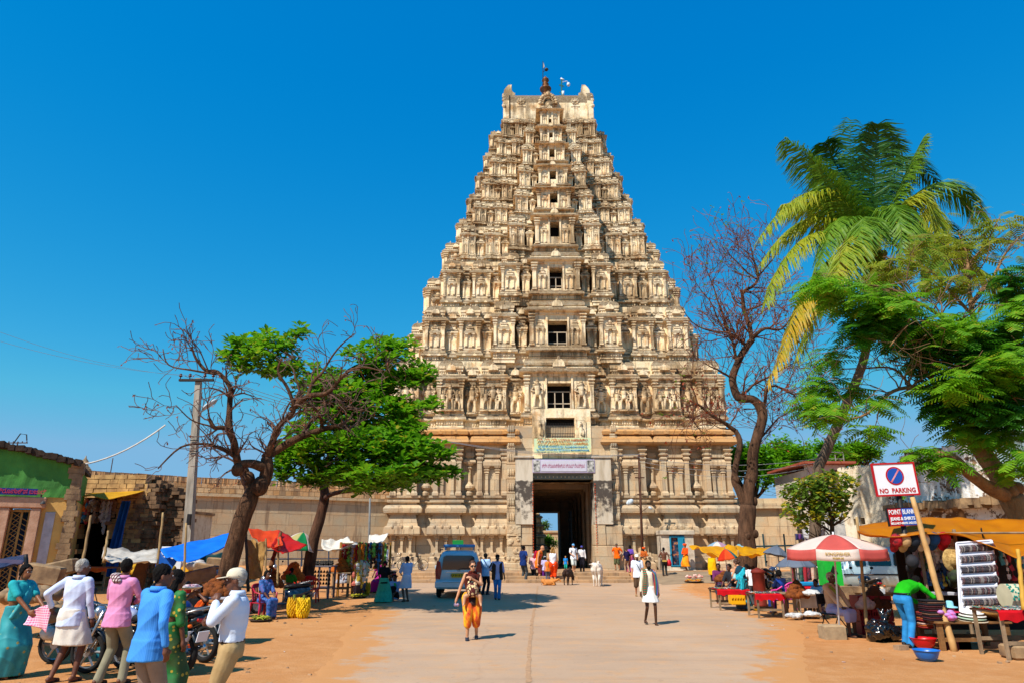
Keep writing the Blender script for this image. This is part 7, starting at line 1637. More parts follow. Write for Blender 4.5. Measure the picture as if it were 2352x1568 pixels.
mb=MB();mb.rings([[(x,y,z)for x,z in((-.66+o,1.04),(.66-o,1.04),(.60-o,1.50),(.5-o,1.56),(-.5+o,1.56),(-.60+o,1.50))]for y,o in((-.012,.02),(.06,0),(.10,.0))]);mb.build('rear_window',M_GLS,car)
for sg in(-1,1):
 mb=MB();mb.add([(sg*.885,.5,1.03),(sg*.885,3.0,1.01),(sg*.70,2.75,1.58),(sg*.70,.5,1.60)],[(0,1,2,3)]);mb.M=None;w_=mb.build('side_window',M_GLS,car);w_.modifiers.new('s','SOLIDIFY').thickness=.03
 mb=MB();mb.rings([[(sg*(.70+dx),y,z)for dx,z in((0,.70),(.17,.72),(.19,1.0),(.13,1.36),(.02,1.34),(-.06,1.0))]for y in(-.02,.2)]);mb.build('tail_light',M_REDL,car)
 mb=MB();mb.cyl((sg*.74,.35,1.76),(sg*.74,2.6,1.78),.025,n=8);mb.build('roof_rail',M_BLK,car);mb=MB();mb.bev(sg*.98-.09,sg*.98+.09,2.85,3.0,.98,1.14,.03);mb.build('mirror',M_SILV,car)
 for y in(.75,3.55):wheel(car,(sg*.76,y,.32),.32,.2)
mb=MB();mb.bev(-.88,.88,-.16,.3,.36,.66,.06);mb.bev(-.6,.6,-.18,.0,.58,.64,.02);mb.build('bumper',M_SILV,car);mb=MB();mb.bev(-.5,.5,-.03,.05,.93,.985,.012);mb.build('rear_trim',M_CHR,car)
mb=MB();mb.box(-.27,.27,-.05,.03,.76,.91);pl=mb.build('number_plate',mat('e8a80c',.5,.05),car);text_mesh('KA 01 B 3178',.105,M_BLK,'plate_lettering',pl,(0,-.053,.835),bold=.002)
mb=MB();mb.box(-.42,.42,-.02,.03,.34,.5);mb.build('rear_plinth',M_BLK,car);mb=MB();mb.tube([(0,-.03,1.05),(.15,-.04,1.09),(.42,-.03,1.07)],.012,6);mb.build('wiper',M_BLK,car)
mb=MB();mb.tube([(.05*cos(a),-.03,1.005+.034*sin(a))for a in[pi*k/8 for k in range(17)]],.006,5);mb.tube([(.02*cos(a),-.032,1.005+.034*sin(a))for a in[pi*k/8 for k in range(17)]],.005,5);mb.build('emblem',M_CHR,car)
mb=MB();mb.bev(-.62,.62,.5,1.5,1.86,1.97,.03);[mb.cyl((sg*.55,y,1.76),(sg*.55,y,1.88),.02,n=6)for sg in(-1,1)for y in(.6,1.4)];mb.build('roof_carrier',mat('4a90c8',.4,.15,coat=.3),car)
mb=MB();mb.bev(-.3,.14,1.3,1.36,1.96,2.14,.01);mb.build('roof_board',mat('1f8a3a',.5,.2),car)
mb=MB();mb.box(-.55,.55,1.0,1.1,.8,1.25);mb.build('seats',M_BLK,car)
p=W(1938,1380,30.0);p.z=gz(p.x,30);van=thing('parked_van','pale silver van parked side on behind the red umbrella','van',tuple(p),R(-3))
mb=MB();st=[(-.6,.5,.62,.5,.5,.8,.85),(-.35,.75,.8,.6,.4,.95,1.05),(.1,.82,.84,.68,.35,1.05,1.5),(.7,.83,.85,.72,.35,1.08,1.86),(2.5,.83,.85,.73,.35,1.08,1.90),(3.7,.82,.84,.72,.35,1.08,1.88),(3.85,.78,.8,.66,.42,1.05,1.75)]
mb.rings([[(y,x,z)for x,z in xsec(*s)]for y,*s in st]);mb.build('body',mat('b4ccd4',.35,.06,3,metal=.4,coat=.3),van,True,True)
for sg in(-1,1):
 for a,b in((.32,.75),(.85,1.75),(1.85,2.7),(2.8,3.6)):
  mb=MB();mb.rings([[(x,sg*y_,z)for x,y_,z in((a+.03,.862,1.14),(b-.03,.862,1.14),(b,.85,1.2),(b,.79,1.6),(b-.04,.765,1.66),(a+.12,.765,1.66),(a+.05,.79,1.58),(a,.85,1.2))],[(x,sg*(y_-.06),z)for x,y_,z in((a+.03,.862,1.14),(b-.03,.862,1.14),(b,.85,1.2),(b,.79,1.6),(b-.04,.765,1.66),(a+.12,.765,1.66),(a+.05,.79,1.58),(a,.85,1.2))]]);mb.build('side_window',M_GLS,van)
 for y in(.25,3.0):wheel(van,(y,sg*.72,.32),.32,.2,axis='y')
mb=MB();mb.box(-.2,3.85,-.875,-.86,.78,.84);mb.build('side_trim',M_BLK,van)
def motorcycle(name,label,rear,front_dir,tank,scooter=False,group=None,cat_='motorcycle'):
 """rear = ground point of the rear wheel, front_dir = heading in degrees (0 = +x)"""
 t=thing(name,label,cat_,tuple(rear),R(front_dir),group);WB=1.27;r=.30 if not scooter else .22;WB=WB if not scooter else 1.22;w=.10
 lean=MRot(R(7),4,'X')
 wheel(t,(0,0,r),r,w+.01,'y',0 if scooter else 6);wheel(t,(WB,0,r),r,w*.9,'y',0 if scooter else 6)
 if not scooter:
  mb=MB();mb.tube([(.05,.06,.30),(.35,.08,.42),(.5,.1,.55)],.02,6);mb.tube([(.3,0,.75),(.85,0,.85),(1.02,0,.90)],.035,8);mb.tube([(1.0,0,.88),(.82,0,.35),(.45,0,.30),(.32,0,.74)],.025,8)
  for sg in(-1,1):mb.tube([(0,sg*.09,.30),(.4,sg*.07,.36)],.02,6)
  mb.build('frame',M_BLK,t,True)
  mb=MB();mb.bev(.48,.86,-.13,.13,.28,.5,.04);mb.cyl((.70,0,.48),(.76,0,.70),.09,.085,12)
  for k in range(5):mb.cbox((.71+.012*k,0,.5+k*.04),(.24,.22,.012))
  mb.cyl((.58,-.17,.36),(.58,.17,.36),.10,n=14);mb.build('engine',mat('3c3c3e',.4,.3,metal=.6),t)
  mb=MB();mb.rings([[(x,wy*cos(a),z+h*sin(a))for a in[2*pi*q/14 for q in range(14)]]for x,wy,h,z in((.52,.05,.05,.80),(.56,.10,.09,.82),(.68,.145,.12,.84),(.82,.15,.13,.86),(.94,.11,.10,.88),(.99,.05,.05,.89))]);tk=mb.build('fuel_tank',tank,t,True)
  mb=MB();mb.rings([[(x,wy*c_,z+h*s_)for c_,s_ in((-1,-.6),(-.9,.5),(-.5,1),(.5,1),(.9,.5),(1,-.6),(.7,-1),(-.7,-1))]for x,wy,h,z in((-.28,.06,.03,.86),(-.22,.11,.05,.86),(.1,.13,.055,.82),(.35,.12,.05,.79),(.56,.08,.045,.80))]);mb.build('seat',mat('18181a',.6,.2,20,.2),t,True)
  mb=MB();mb.rings([[(x,wy*c_,z+h*s_)for c_,s_ in((-1,-.5),(-.8,.8),(.8,.8),(1,-.5),(.5,-1),(-.5,-1))]for x,wy,h,z in((-.34,.07,.05,.80),(-.1,.11,.09,.74),(.3,.12,.11,.66),(.46,.1,.08,.64))]);mb.build('side_panel',M_BLKP,t,True)
  mb=MB()
  for sg in(-1,1):mb.tube([(WB,sg*.08,r),(WB-.10,sg*.08,.58),(WB-.22,sg*.07,.92)],[.026,.024,.02],8)
  mb.tube([(WB-.25,-.36,1.02),(WB-.18,-.22,1.0),(WB-.2,0,.96),(WB-.18,.22,1.0),(WB-.25,.36,1.02)],.014,7);mb.build('front_fork',M_CHR,t,True)
  mb=MB();a0,a1=R(20),R(160);mb.rings([[(WB+rr_*cos(a),y,r+rr_*sin(a))for rr_,y in((r+.03,-.07),(r+.045,0),(r+.03,.07),(r+.02,.06),(r+.035,0),(r+.02,-.06))]for a in[a0+(a1-a0)*q/12 for q in range(13)]]);mb.build('mudguard',M_BLKP,t,True)
  mb=MB();mb.rings([[(rr_*cos(a),y,r+rr_*sin(a))for rr_,y in((r+.05,-.08),(r+.07,0),(r+.05,.08),(r+.035,.07),(r+.05,0),(r+.035,-.07))]for a in[R(30)+R(130)*q/10 for q in range(11)]]);mb.build('mudguard',M_BLKP,t,True)
  mb=MB();mb.ell((WB-.1,0,.86),(.09,.11,.11),12,8);mb.build('headlight',M_CHR,t,True);mb=MB();mb.tube([(.75,-.12,.36),(.5,-.16,.26),(.05,-.18,.30),(-.25,-.19,.38)],[.02,.025,.045,.045],10);mb.build('exhaust',M_CHR,t,True)
  mb=MB();mb.tube([(.35,.13,.80),(-.05,.15,.86),(-.30,.12,.92),(-.34,0,.93),(-.30,-.12,.92),(-.05,-.15,.86),(.35,-.13,.80)],.014,6);
  for k in range(6):mb.tube([(.32-k*.03,-.20,.30+k*.035),(-.12+k*.01,-.20,.30+k*.035)],.006,4)
  mb.build('grab_rail',M_ALU,t,True)
 else:
  mb=MB();mb.rings([[(x,wy*cos(a),z+h*sin(a))for a in[2*pi*q/14 for q in range(14)]]for x,wy,h,z in((-.30,.06,.05,.62),(-.22,.15,.12,.60),(.05,.20,.20,.52),(.35,.19,.20,.48),(.48,.12,.16,.46))]);mb.build('rear_body',tank,t,True)
  mb=MB();mb.box(.4,.95,-.16,.16,.22,.28);mb.rings([[(x,wy*cos(a),z+.03*sin(a))for a in[2*pi*q/12 for q in range(12)]]for x,wy,z in((.95,.18,.26),(1.02,.20,.5),(1.08,.2,.72),(1.06,.15,.9),(1.02,.1,.98))]);mb.build('front_shield',tank,t,True)
  mb=MB();mb.rings([[(x,wy*c_,z+h*s_)for c_,s_ in((-1,-.6),(-.9,.5),(-.5,1),(.5,1),(.9,.5),(1,-.6),(.7,-1),(-.7,-1))]for x,wy,h,z in((-.26,.08,.04,.76),(-.1,.13,.06,.77),(.25,.14,.06,.74),(.5,.10,.05,.72))]);mb.build('seat',mat('141416',.5,.2,20,.2),t,True)
  mb=MB();mb.tube([(WB,0,r),(WB-.1,0,.6),(WB-.17,0,1.0)],.03,8);mb.tube([(WB-.22,-.33,1.04),(WB-.17,0,1.02),(WB-.22,.33,1.04)],.016,7);mb.build('front_fork',M_CHR,t,True);mb=MB();mb.rings([[(WB+rr_*cos(a),y,r+rr_*sin(a))for rr_,y in((r+.03,-.09),(r+.06,0),(r+.03,.09),(r+.02,0))]for a in[R(10)+R(160)*q/10 for q in range(11)]]);mb.build('mudguard',tank,t,True)
  mb=MB();mb.ell((WB-.1,0,.96),(.1,.14,.10),12,8);mb.build('headlight',M_CHR,t,True);mb=MB();mb.tube([(.1,.12,.80),(-.25,.13,.86),(-.32,0,.88),(-.25,-.13,.86),(.1,-.12,.80)],.013,6);mb.tube([(.5,-.19,.3),(.2,-.24,.33),(-.2,-.22,.5),(-.34,0,.52),(-.2,.22,.5)],.012,6);mb.build('grab_rail',M_ALU,t,True)
 mb=MB();mb.ell((-.32,0,.78 if not scooter else .62),(.035,.09,.04),10,6);mb.build('tail_light',M_REDL,t,True)
 for sg in(-1,1):mb=MB();mb.ell((-.26,sg*.15,.70 if not scooter else .60),(.03,.04,.025),8,6);mb.build('indicator',M_ORG,t,True)
 mb=MB();mb.cbox((-.38,0,.55 if not scooter else .48),(.012,.20,.15),MRot(R(-15),3,'Y'));mb.build('number_plate',mat('d8dce4',.5,.1),t)
 for sg in(-1,1):mb=MB();mb.tube([(WB-.24,sg*.26,1.02),(WB-.22,sg*.32,1.16)],.007,5);mb.ell((WB-.22,sg*.33,1.2),(.015,.06,.045),10,6);mb.build('mirror',M_BLK,t,True)
 return t
def mdir(a,b):d=b-a;return math.degrees(math.atan2(d.y,d.x))
MG='motorcycles parked behind the standing men'
a,b=G(366,1552),G(180,1545);m1=motorcycle('motorcycle','nearest parked motorcycle, blue and white tank, behind the pink shirt man',a,mdir(a,b),mat('1a4ab8',.25,.3,3,coat=.7,c2='d8d8e0'),group=MG)
tk=[c for c in m1.children if c.name.startswith('fuel_tank')][0]
for sg in(1,):
 tx=text_mesh('HERO',.055,M_BLK,'tank_lettering',tk,(.75,.155,.875),(R(90),0,R(180)),bold=.001);tx=text_mesh('HONDA',.06,M_BLK,'tank_lettering',tk,(.75,.157,.82),(R(90),0,R(180)),bold=.001)
a,b=G(412,1549),G(235,1530);motorcycle('motorcycle','black motorcycle with silver grab rail, its rear wheel right of the blue shirt man',a,mdir(a,b),M_BLKP,group=MG)
a,b=G(468,1521),G(300,1503);motorcycle('motorcycle','rightmost black motorcycle of the row, its tail nearest the man in the cap',a,mdir(a,b),mat('1a2a6a',.3,.3,coat=.6),group=MG)
a,b=G(290,1527),G(107,1524);motorcycle('motorcycle','leftmost motorcycle with spoked front wheel behind the man in the lungi',a,mdir(a,b),M_BLKP,group=MG)
a,b=G(688,1404),G(600,1408);motorcycle('scooter','dark blue scooter parked behind the seated woman in blue sari',a,mdir(a,b),mat('1c3048',.25,.3,coat=.8),True,cat_='scooter')
a,b=G(900,1362),G(862,1352);motorcycle('motorcycle','motorcycle parked beside the trinket stall behind the woman in the green skirt',a,mdir(a,b),M_BLKP)
a,b=G(668,1352),G(625,1346);motorcycle('scooter','pale scooter half hidden behind the coconut heaps',a,mdir(a,b),mat('8a9aa8',.3,.2,coat=.6),True,cat_='scooter')
a,b=G(1765,1352),G(1800,1345);motorcycle('motorcycle','motorcycle parked under the grey umbrellas behind the bead stall',a,mdir(a,b),mat('2a3a5a',.3,.3,coat=.6))
a,b=G(2020,1398),G(1985,1390);motorcycle('motorcycle','dark motorcycle parked in front of the pale van',a,mdir(a,b),M_BLKP)
def bicycle(label,x,y,z,rz,m,group=None,src=None):
 if src:return dup(src,(x,y,z),R(rz),label,group)
 t=thing('bicycle',label,'bicycle',(x,y,z),R(rz),group)
 for c in(-.52,.52):wheel(t,(c,0,.33),.33,.035,'y',24,M_CHR)
 mb=MB();seg=[((-.52,0,.33),(-.05,0,.30)),((-.52,0,.33),(-.18,0,.80)),((-.05,0,.30),(-.2,0,.88)),((-.05,0,.30),(.36,0,.72)),((-.17,0,.78),(.34,0,.84)),((.34,0,.90),(.38,0,.66)),((.38,0,.66),(.52,0,.33))]
 for a_,b_ in seg:mb.cyl(a_,b_,.016,n=6)
 mb.build('frame',m,t,True);mb=MB();mb.tube([(.2,-.25,.98),(.34,-.2,1.0),(.33,0,.95),(.34,.2,1.0),(.2,.25,.98)],.012,6);mb.build('handlebar',M_CHR,t,True)
 mb=MB();mb.ell((-.22,0,.92),(.13,.08,.035),10,6);mb.build('saddle',M_BLK,t,True);mb=MB();mb.box(-.78,-.28,-.07,.07,.69,.705);mb.tube([(-.74,.06,.69),(-.52,.06,.34)],.008,5);mb.tube([(-.74,-.06,.69),(-.52,-.06,.34)],.008,5);mb.build('carrier',M_CHR,t)
 mb=MB();mb.cyl((-.05,-.08,.30),(-.05,.08,.30),.08,n=12);mb.cbox((-.12,.1,.22),(.09,.05,.02));mb.cbox((.02,-.1,.38),(.09,.05,.02));mb.build('crank',M_CHR,t);return t
yb=44.1;bg='bicycles leaning on the tower plinth'
b0=bicycle('middle one of the three black bicycles against the tower plinth',W(905,1300,yb).x,yb,.52,4,M_BLK,bg)
bicycle('leftmost of the three black bicycles against the tower plinth',W(868,1300,yb).x,yb+.1,.52,176,M_BLK,bg,b0);bicycle('rightmost of the three black bicycles against the tower plinth',W(952,1300,yb).x,yb,.52,8,M_BLK,bg,b0)
bicycle('violet bicycle half hidden behind the parked car',W(1036,1300,yb).x,yb,.52,30,mat('5a2a9a',.4,.2))
# ================================================================= poles, wires and signs
t_=NT('grey_concrete');v=t_.ob();t_.base(t_.mix(t_.ramp(t_.noise(t_.mapv(v,(3,3,.5)),2,6),[(.4,0),(.65,1)]),lin('a89e90'),lin('7f766a')));t_.set(Roughness=.9);t_.bump(t_.noise(v,20),.2,.01);M_POLE=t_.m
Y=27.0;b=W(421,1362,Y);pl=thing('utility_pole','square concrete power pole with yellow and red painted foot left of the bare tree','power pole',(b.x,Y,gz(b.x,Y)));off=Vec(pl.location);Mo=MTra(-off)
p0=W(420,1368,Y);p1=W(429,1277,Y);p2=W(457,868,Y);pm=W(425,1318,Y)
def sqpole(mb,a,b_,w0,w1):mb.rings([[Vec(p)+Vec((sx*w/2,sy*w/2,0))for sx,sy in((-1,-1),(1,-1),(1,1),(-1,1))]for p,w in((a,w0),(b_,w1))])
mb=MB(Mo);sqpole(mb,p1,p2,.32,.2);mb.build('shaft',M_POLE,pl);mb=MB(Mo);sqpole(mb,pm,p1-Vec((0,0,.003)),.40,.40);mb.build('yellow_band',mat('e8a80c',.7,.2,3),pl);mb=MB(Mo);sqpole(mb,p0,pm-Vec((0,0,.003)),.41,.41);mb.build('red_band',mat('b81414',.7,.2,3),pl)
mb=MB(Mo);mb.bev(p2.x-.72,p2.x+.68,Y-.2,Y-.1,p2.z-.16,p2.z-.06,.01);mb.build('crossarm',mat('2c2420',.7),pl)
for dx in(-.68,-.3,.3,.64):mb=MB(Mo);mb.lathe((p2.x+dx,Y-.15,p2.z-.06),[(.02,0),(.02,.08),(.07,.1),(.07,.13),(.04,.15),(.06,.18),(.03,.22)],8);mb.build('insulator',mat('5a2a20',.3),pl,True)
mb=MB(Mo);pa_=W(452,960,Y);mb.tube([pa_,W(462,945,Y-.3),W(474,937,Y-.6)],.03,6);mb.build('lamp_arm',mat('8a8a8a',.5),pl);mb=MB(Mo);c=W(481,928,Y-.7);mb.ell(c,(.34,.15,.09),12,8,MRot(R(-38),3,'Y'));mb.build('lamp_head',mat('b8c4cc',.3,.1),pl,True)
mb=MB(Mo);[mb.cyl(W(437-k*2,1010+k*25,Y-.18),W(455-k*2,1010+k*25,Y-.18),.02,n=5)for k in(0,1)];mb.bev(W(438,1195,Y).x,W(445,1195,Y).x,Y-.35,Y-.2,zat(1205,Y),zat(1180,Y),.01);mb.build('bracket',M_BLK,pl)
def slimpole(label,px0,py0,px1,py1,Y,r,m,lamps=(),arms=()):
 b=W(px0,py0,Y);t=thing('lamp_pole' if lamps else 'slim_pole',label,'pole',tuple(b));Mo=MTra(-b);e=W(px1,py1,Y);mb=MB(Mo);mb.tube([b,b.lerp(e,.5),e],[r,r*.9,r*.75],8);mb.build('shaft',m,t,True)
 for f,w in arms:c=b.lerp(e,f);mb=MB(Mo);mb.bev(c.x-w,c.x+w,c.y-.08,c.y-.02,c.z-.04,c.z+.04,.005);mb.build('crossarm',m,t)
 for f,sg,L in lamps:
  c=b.lerp(e,f);mb=MB(Mo);mb.tube([c,c+Vec((sg*.2,-.3,.15)),c+Vec((sg*L*.7,-.5,.3))],.02,6);mb.build('lamp_arm',m,t);mb=MB(Mo);q_=1 if sg<0 else .5;mb.ell(c+Vec((sg*L,-.5,.38-.3*(1-q_))),(.26*q_,.15*q_,.17*q_),12,8,MRot(R(35*sg),3,'Y'));mb.build('lamp_head',mat('c8d2d8',.3,.1),t,True)
 return e
e1=slimpole('brown wooden pole with two street lamps right of the gate',1477,1300,1467,1041,44,.09,mat('5a3a2a',.8,.3,4),((.50,-1,.75),(.47,1,.5)),((.97,.35),(.78,.3),(.63,.2)))
e2=slimpole('grey pole at the left foot of the tower behind the white awning',846,1302,850,1143,44.2,.08,mat('7a7a78',.7),(),())
e3=slimpole('leaning wooden pole under the electric wires beside the right compound wall',1842,1310,1836,1150,40,.06,mat('6b4a34',.8),(),())
def wire(label,a,b,sag,n=16,r=.012,m=None):
 pts=[a.lerp(b,k/n)-Vec((0,0,sag*4*(k/n)*(1-k/n)))for k in range(n+1)];mb=MB();mb.tube(pts,r,4);tag(mb.build('overhead_wire',m or mat('9a9a9a',.6)),label,'wire','overhead electric wires')
wire('pale twisted cable from the green house roof to the concrete pole',W(18,1045,24.3),W(380,975,26.5),.9,r=.03,m=mat('c8c4bc',.7))
wt=Vec(p2)
for k in range(3):wire(('highest','middle','lowest')[k]+' thin wire from the concrete pole past the tower to the right',wt+Vec((-.6+k*.6,0,.1)),e1+Vec((-.3+.3*k,-.1,-.05)),1.0+.1*k)
for k in range(3):wire(('highest','middle','lowest')[k]+' thin wire from the lamp pole by the gate to the far right',e1+Vec((-.2+.2*k,-.1,-.2-.3*k)),W(1890,1050+k*8,42),.5+.1*k)
for k in range(2):wire(('upper','lower')[k]+' thin wire leaving the concrete pole to the upper left',wt+Vec((-.5+k*.9,0,.1)),W(-60,740+k*26,20),.3,r=.005)
mp=thing('lightning_rod','thin rod with small lamp beside the tower finial','rod',(W(1247,222,CY-1.3).x,CY-1.3,zat(228,CY-1.3)));b=Vec(mp.location);Mo=MTra(-b);e=W(1247,141,CY-1.3)
mb=MB(Mo);mb.tube([b,e],[.05,.03],6);mb.tube([b.lerp(e,.72),b.lerp(e,.74)+Vec((.35,0,.05))],.03,5);mb.build('rod',M_BLK,mp);mb=MB(Mo);c=W(1255,160,CY-1.3);mb.lathe(c,[(.02,.2),(.1,.12),(.22,0),(.12,-.15),(.02,-.18)],10);mb.build('lamp',mat('3a3a3a',.5),mp,True);mb=MB(Mo);mb.prism([(e.x,e.z),(e.x+.16,e.z-.6),(e.x,e.z-.9)],e.y,e.y+.02);mb.build('pennant',mat('c8b8b0',.8),mp)
mp=thing('camera_mast','green lattice mast with white dome camera on the tower roof','mast',(W(1290,225,CY-1.2).x,CY-1.2,zat(228,CY-1.2)));b=Vec(mp.location);Mo=MTra(-b);e=W(1290,183,CY-1.2)
mb=MB(Mo);mb.tube([b,e],.06,6);[mb.cbox(b.lerp(e,f)+Vec((.0,0,0)),(.5,.05,.04),MRot(R(20),3,'Y'))for f in(.15,.3,.65,.7)];mb.build('mast',mat('2f6a5a',.6),mp);mb=MB(Mo);mb.tube([b.lerp(e,.85),b.lerp(e,.9)+Vec((.5,0,.05)),b.lerp(e,.85)+Vec((.62,0,-.1))],.03,5);mb.ell(b.lerp(e,.75)+Vec((.66,0,-.02)),(.17,.17,.22),10,8);mb.cbox(b.lerp(e,.95)+Vec((.05,-.05,.1)),(.35,.12,.14),MRot(R(30),3,'Y'));mb.cbox(b.lerp(e,.2)+Vec((.12,-.1,.1)),(.22,.15,.5));mb.build('camera',mat('e0e4e6',.4,.1),mp,True)
Yb=45.75
bn=thing('banner','pale yellow green banner with red and blue lettering above the gate','banner',(W(1292,1020,Yb).x,Yb,zat(1021,Yb)));off=Vec(bn.location);x0,x1=W(1227,1020,Yb).x-off.x,W(1357,1020,Yb).x-off.x;z0,z1=zat(1037,Yb)-off.z,zat(1004,Yb)-off.z
mb=MB();mb.sheet(lambda u,v:(x0+(x1-x0)*u,.03*sin(u*6),z0+(z1-z0)*v+.05*(u-.5)-.03),20,4);ob=mb.build('cloth',mat('dcdc9a',.8,.12,2,c2='c2e0c0'),bn);ob.modifiers.new('s','SOLIDIFY').thickness=.02
hz=z1-z0
for txt,f,sz,c in(('ಶ್ರೀ ಶ್ರೀ ಶ್ರೀ ಜಗದ್ಗುರು ಶಂಕರಾಚಾರ್ಯ',.84,.24,'c8541a'),('ಶ್ರೀ ಹಂಪಿ ವಿರೂಪಾಕ್ಷ ವಿದ್ಯಾರಣ್ಯ ಮಹಾಸಂಸ್ಥಾನಂ',.60,.22,'c8741a')):text_mesh(txt,sz,mat(c,.7),'lettering',bn,(0,-.06,z0+hz*f-.02),bold=.004,fit=3.4)
for txt,f,sz,c in(('SRI SRI SRI JAGADGURU SHANKARACHARYA',.36,.165,'1a8ac0'),('SRI HAMPI VIRUPAKSHA VIDYARANYA MAHASAMSTHANAM',.14,.15,'1a8ac0')):text_mesh(txt,sz,mat(c,.7),'lettering',bn,(0,-.06,z0+hz*f-.02),bold=.005,fit=3.5)
Yb=45.8;sn=thing('temple_signboard','faded lilac signboard with pink lettering over the gate opening','sign',(W(1294,1070,Yb).x,Yb,zat(1070,Yb)));off=Vec(sn.location);x0,x1=W(1223,1070,Yb).x-off.x,W(1366,1070,Yb).x-off.x;z0,z1=zat(1085,Yb)-off.z,zat(1054,Yb)-off.z
mb=MB();mb.bev(x0,x1,.0,.2,z0,z1,.02);mb.build('board',mat('a89ab8',.8,.2,2,c2='b8aec4'),sn)
mb=MB();mb.bev(x0+.55,x1-.55,-.03,.02,z0+.09,z1-.07,.015);mb.build('panel',mat('c8c4d0',.8,.1,3),sn)
for a,b_ in((x0+.05,x0+.5),(x1-.5,x1-.05)):mb=MB();mb.bev(a,b_,-.02,.02,z0+.06,z1-.05,.01);mb.build('end_picture',mat('d0ccc4',.8,.4,5,c2='3a3a3a'),sn)
text_mesh('ಶ್ರೀ ವಿರೂಪಾಕ್ಷೇಶ್ವರ ಸ್ವಾಮಿ ದೇವಸ್ಥಾನ',.34,mat('b86a88',.7),'lettering',sn,(0,-.035,(z0+z1)/2),bold=.003,fit=x1-x0-1.3)
def bamboo(label,px0,py0,px1,py1,Y0,Y1=None,r=.035,m=None,name='bamboo_pole'):
 Y1=Y1 or Y0;a=W(px0,py0,Y0);b=W(px1,py1,Y1);t=MB(MTra(-a));n=14;pts=[a.lerp(b,k/n)+Vec((.006*sin(k*1.7),.0,0))for k in range(n+1)];t.tube(pts,[r*(1-.25*k/n)*(1.1 if k%2 else 1)for k in range(n+1)],8);o=t.build(name,m or mat('a88a5c',.7,.3,3,c2='7a5c38'),None,True);o.location=a;return tag(o,label,'pole')
g=G(2114,1470);Ys=g.y;sp_t=thing('sign_post','black steel post carrying the no parking sign at the right','post',tuple(g));e=W(2062,1120,Ys)
mb=MB(MTra(-g));mb.tube([g-Vec((0,0,.1)),e],.055,12);mb.build('shaft',mat('23211f',.5,.3),sp_t,True)
def signboard(name,label,pxs,Y,m,th=.03):
 """board from its four corner pixels (tl, tr, br, bl) in the plane Y, local frame"""
 P=[W(px,py,Y)for px,py in pxs];c=sum(P,Vec())/4;t=thing(name,label,'sign',tuple(c));L=[p-c for p in P];ux=((L[1]-L[0])+(L[2]-L[3])).normalized();w=((L[1]-L[0]).length+(L[2]-L[3]).length)/2;h=((L[0]-L[3]).length+(L[1]-L[2]).length)/2;a=math.atan2(ux.z,ux.x)
 mb=MB(MRot(-a,4,'Y'));mb.box(-w/2,w/2,0,th,-h/2,h/2);mb.build('panel',m,t);return t,w,h,a
M_W=mat('e4e6ea',.5,.06,6);M_R=mat('b8141c',.5,.15,6);M_B=mat('1a4ea8',.5,.1,6)
t,w,h,a=signboard('no_parking_sign','white no parking sign with red border and blue disc',((2003,1064),(2100,1061),(2110,1134),(2013,1139)),Ys-.08,M_W);A=MRot(-a,4,'Y');b_=.025
mb=MB(A);mb.box(-w/2-.01,w/2+.01,-.012,.032,h/2-b_,h/2+.01);mb.box(-w/2-.01,w/2+.01,-.012,.032,-h/2-.01,-h/2+b_);mb.box(-w/2-.01,-w/2+b_,-.0115,.031,-h/2+b_,h/2-b_);mb.box(w/2-b_,w/2+.01,-.0115,.031,-h/2+b_,h/2-b_);mb.build('border',M_R,t)
def disc(r,y0,y1,cz,n=40):return[[(r*cos(q),y,cz+r*sin(q))for q in[2*pi*k/n for k in range(n)]]for y in(y0,y1)]
cz=h*.10;r_=h*.285
mb=MB(A);mb.rings(disc(r_,-.006,.0,cz));mb.build('red_ring',M_R,t);mb=MB(A);mb.rings(disc(r_*.84,-.010,-.004,cz));mb.build('blue_disc',M_B,t)
mb=MB(A);mb.cbox((0,-.011,cz),(r_*1.7,.004,r_*.16),MRot(R(-52),3,'Y'));mb.build('slash',mat('e0a8b0',.5,.2,c2='c83a44'),t)
tx=text_mesh('NO  PARKING',h*.2,M_R,'lettering',t,tuple(A@Vec((0,-.006,-h*.355))),(R(90),-a,0),bold=.003,fit=w*.84)
t,w,h,a=signboard('shop_sign','small red and blue clothing shop sign below the no parking sign',((2038,1167),(2101,1164),(2107,1205),(2044,1208)),Ys-.10,M_R);A=MRot(-a,4,'Y')
mb=MB(A);mb.box(.0,w/2-.01,-.005,.001,-h/2+.01,h/2-.01);mb.build('blue_half',M_B,t);mb=MB(A);mb.box(-w/2-.012,-w/2,-.01,.06,-h/2,h/2);mb.box(-w/2,w/2,-.01,.06,h/2,h/2+.012);mb.build('frame',M_BLK,t)
for txt,f,s_,x in(('POINT',.27,.30,-.25),('BLANK',.27,.30,.25)):text_mesh(txt,h*s_*1.25,M_W,'lettering',t,tuple(A@Vec((x*w,-.009,h*f))),(R(90),-a,0),bold=.002,fit=w*.44)
text_mesh('JEANS & SHIRTS',h*.25,M_W,'lettering',t,tuple(A@Vec((0,-.009,-h*.10))),(R(90),-a,0),bold=.003,fit=w*.9);text_mesh('BELLARY-08392 242135',h*.17,M_W,'lettering',t,tuple(A@Vec((0,-.009,-h*.35))),(R(90),-a,0),bold=.002,fit=w*.92)
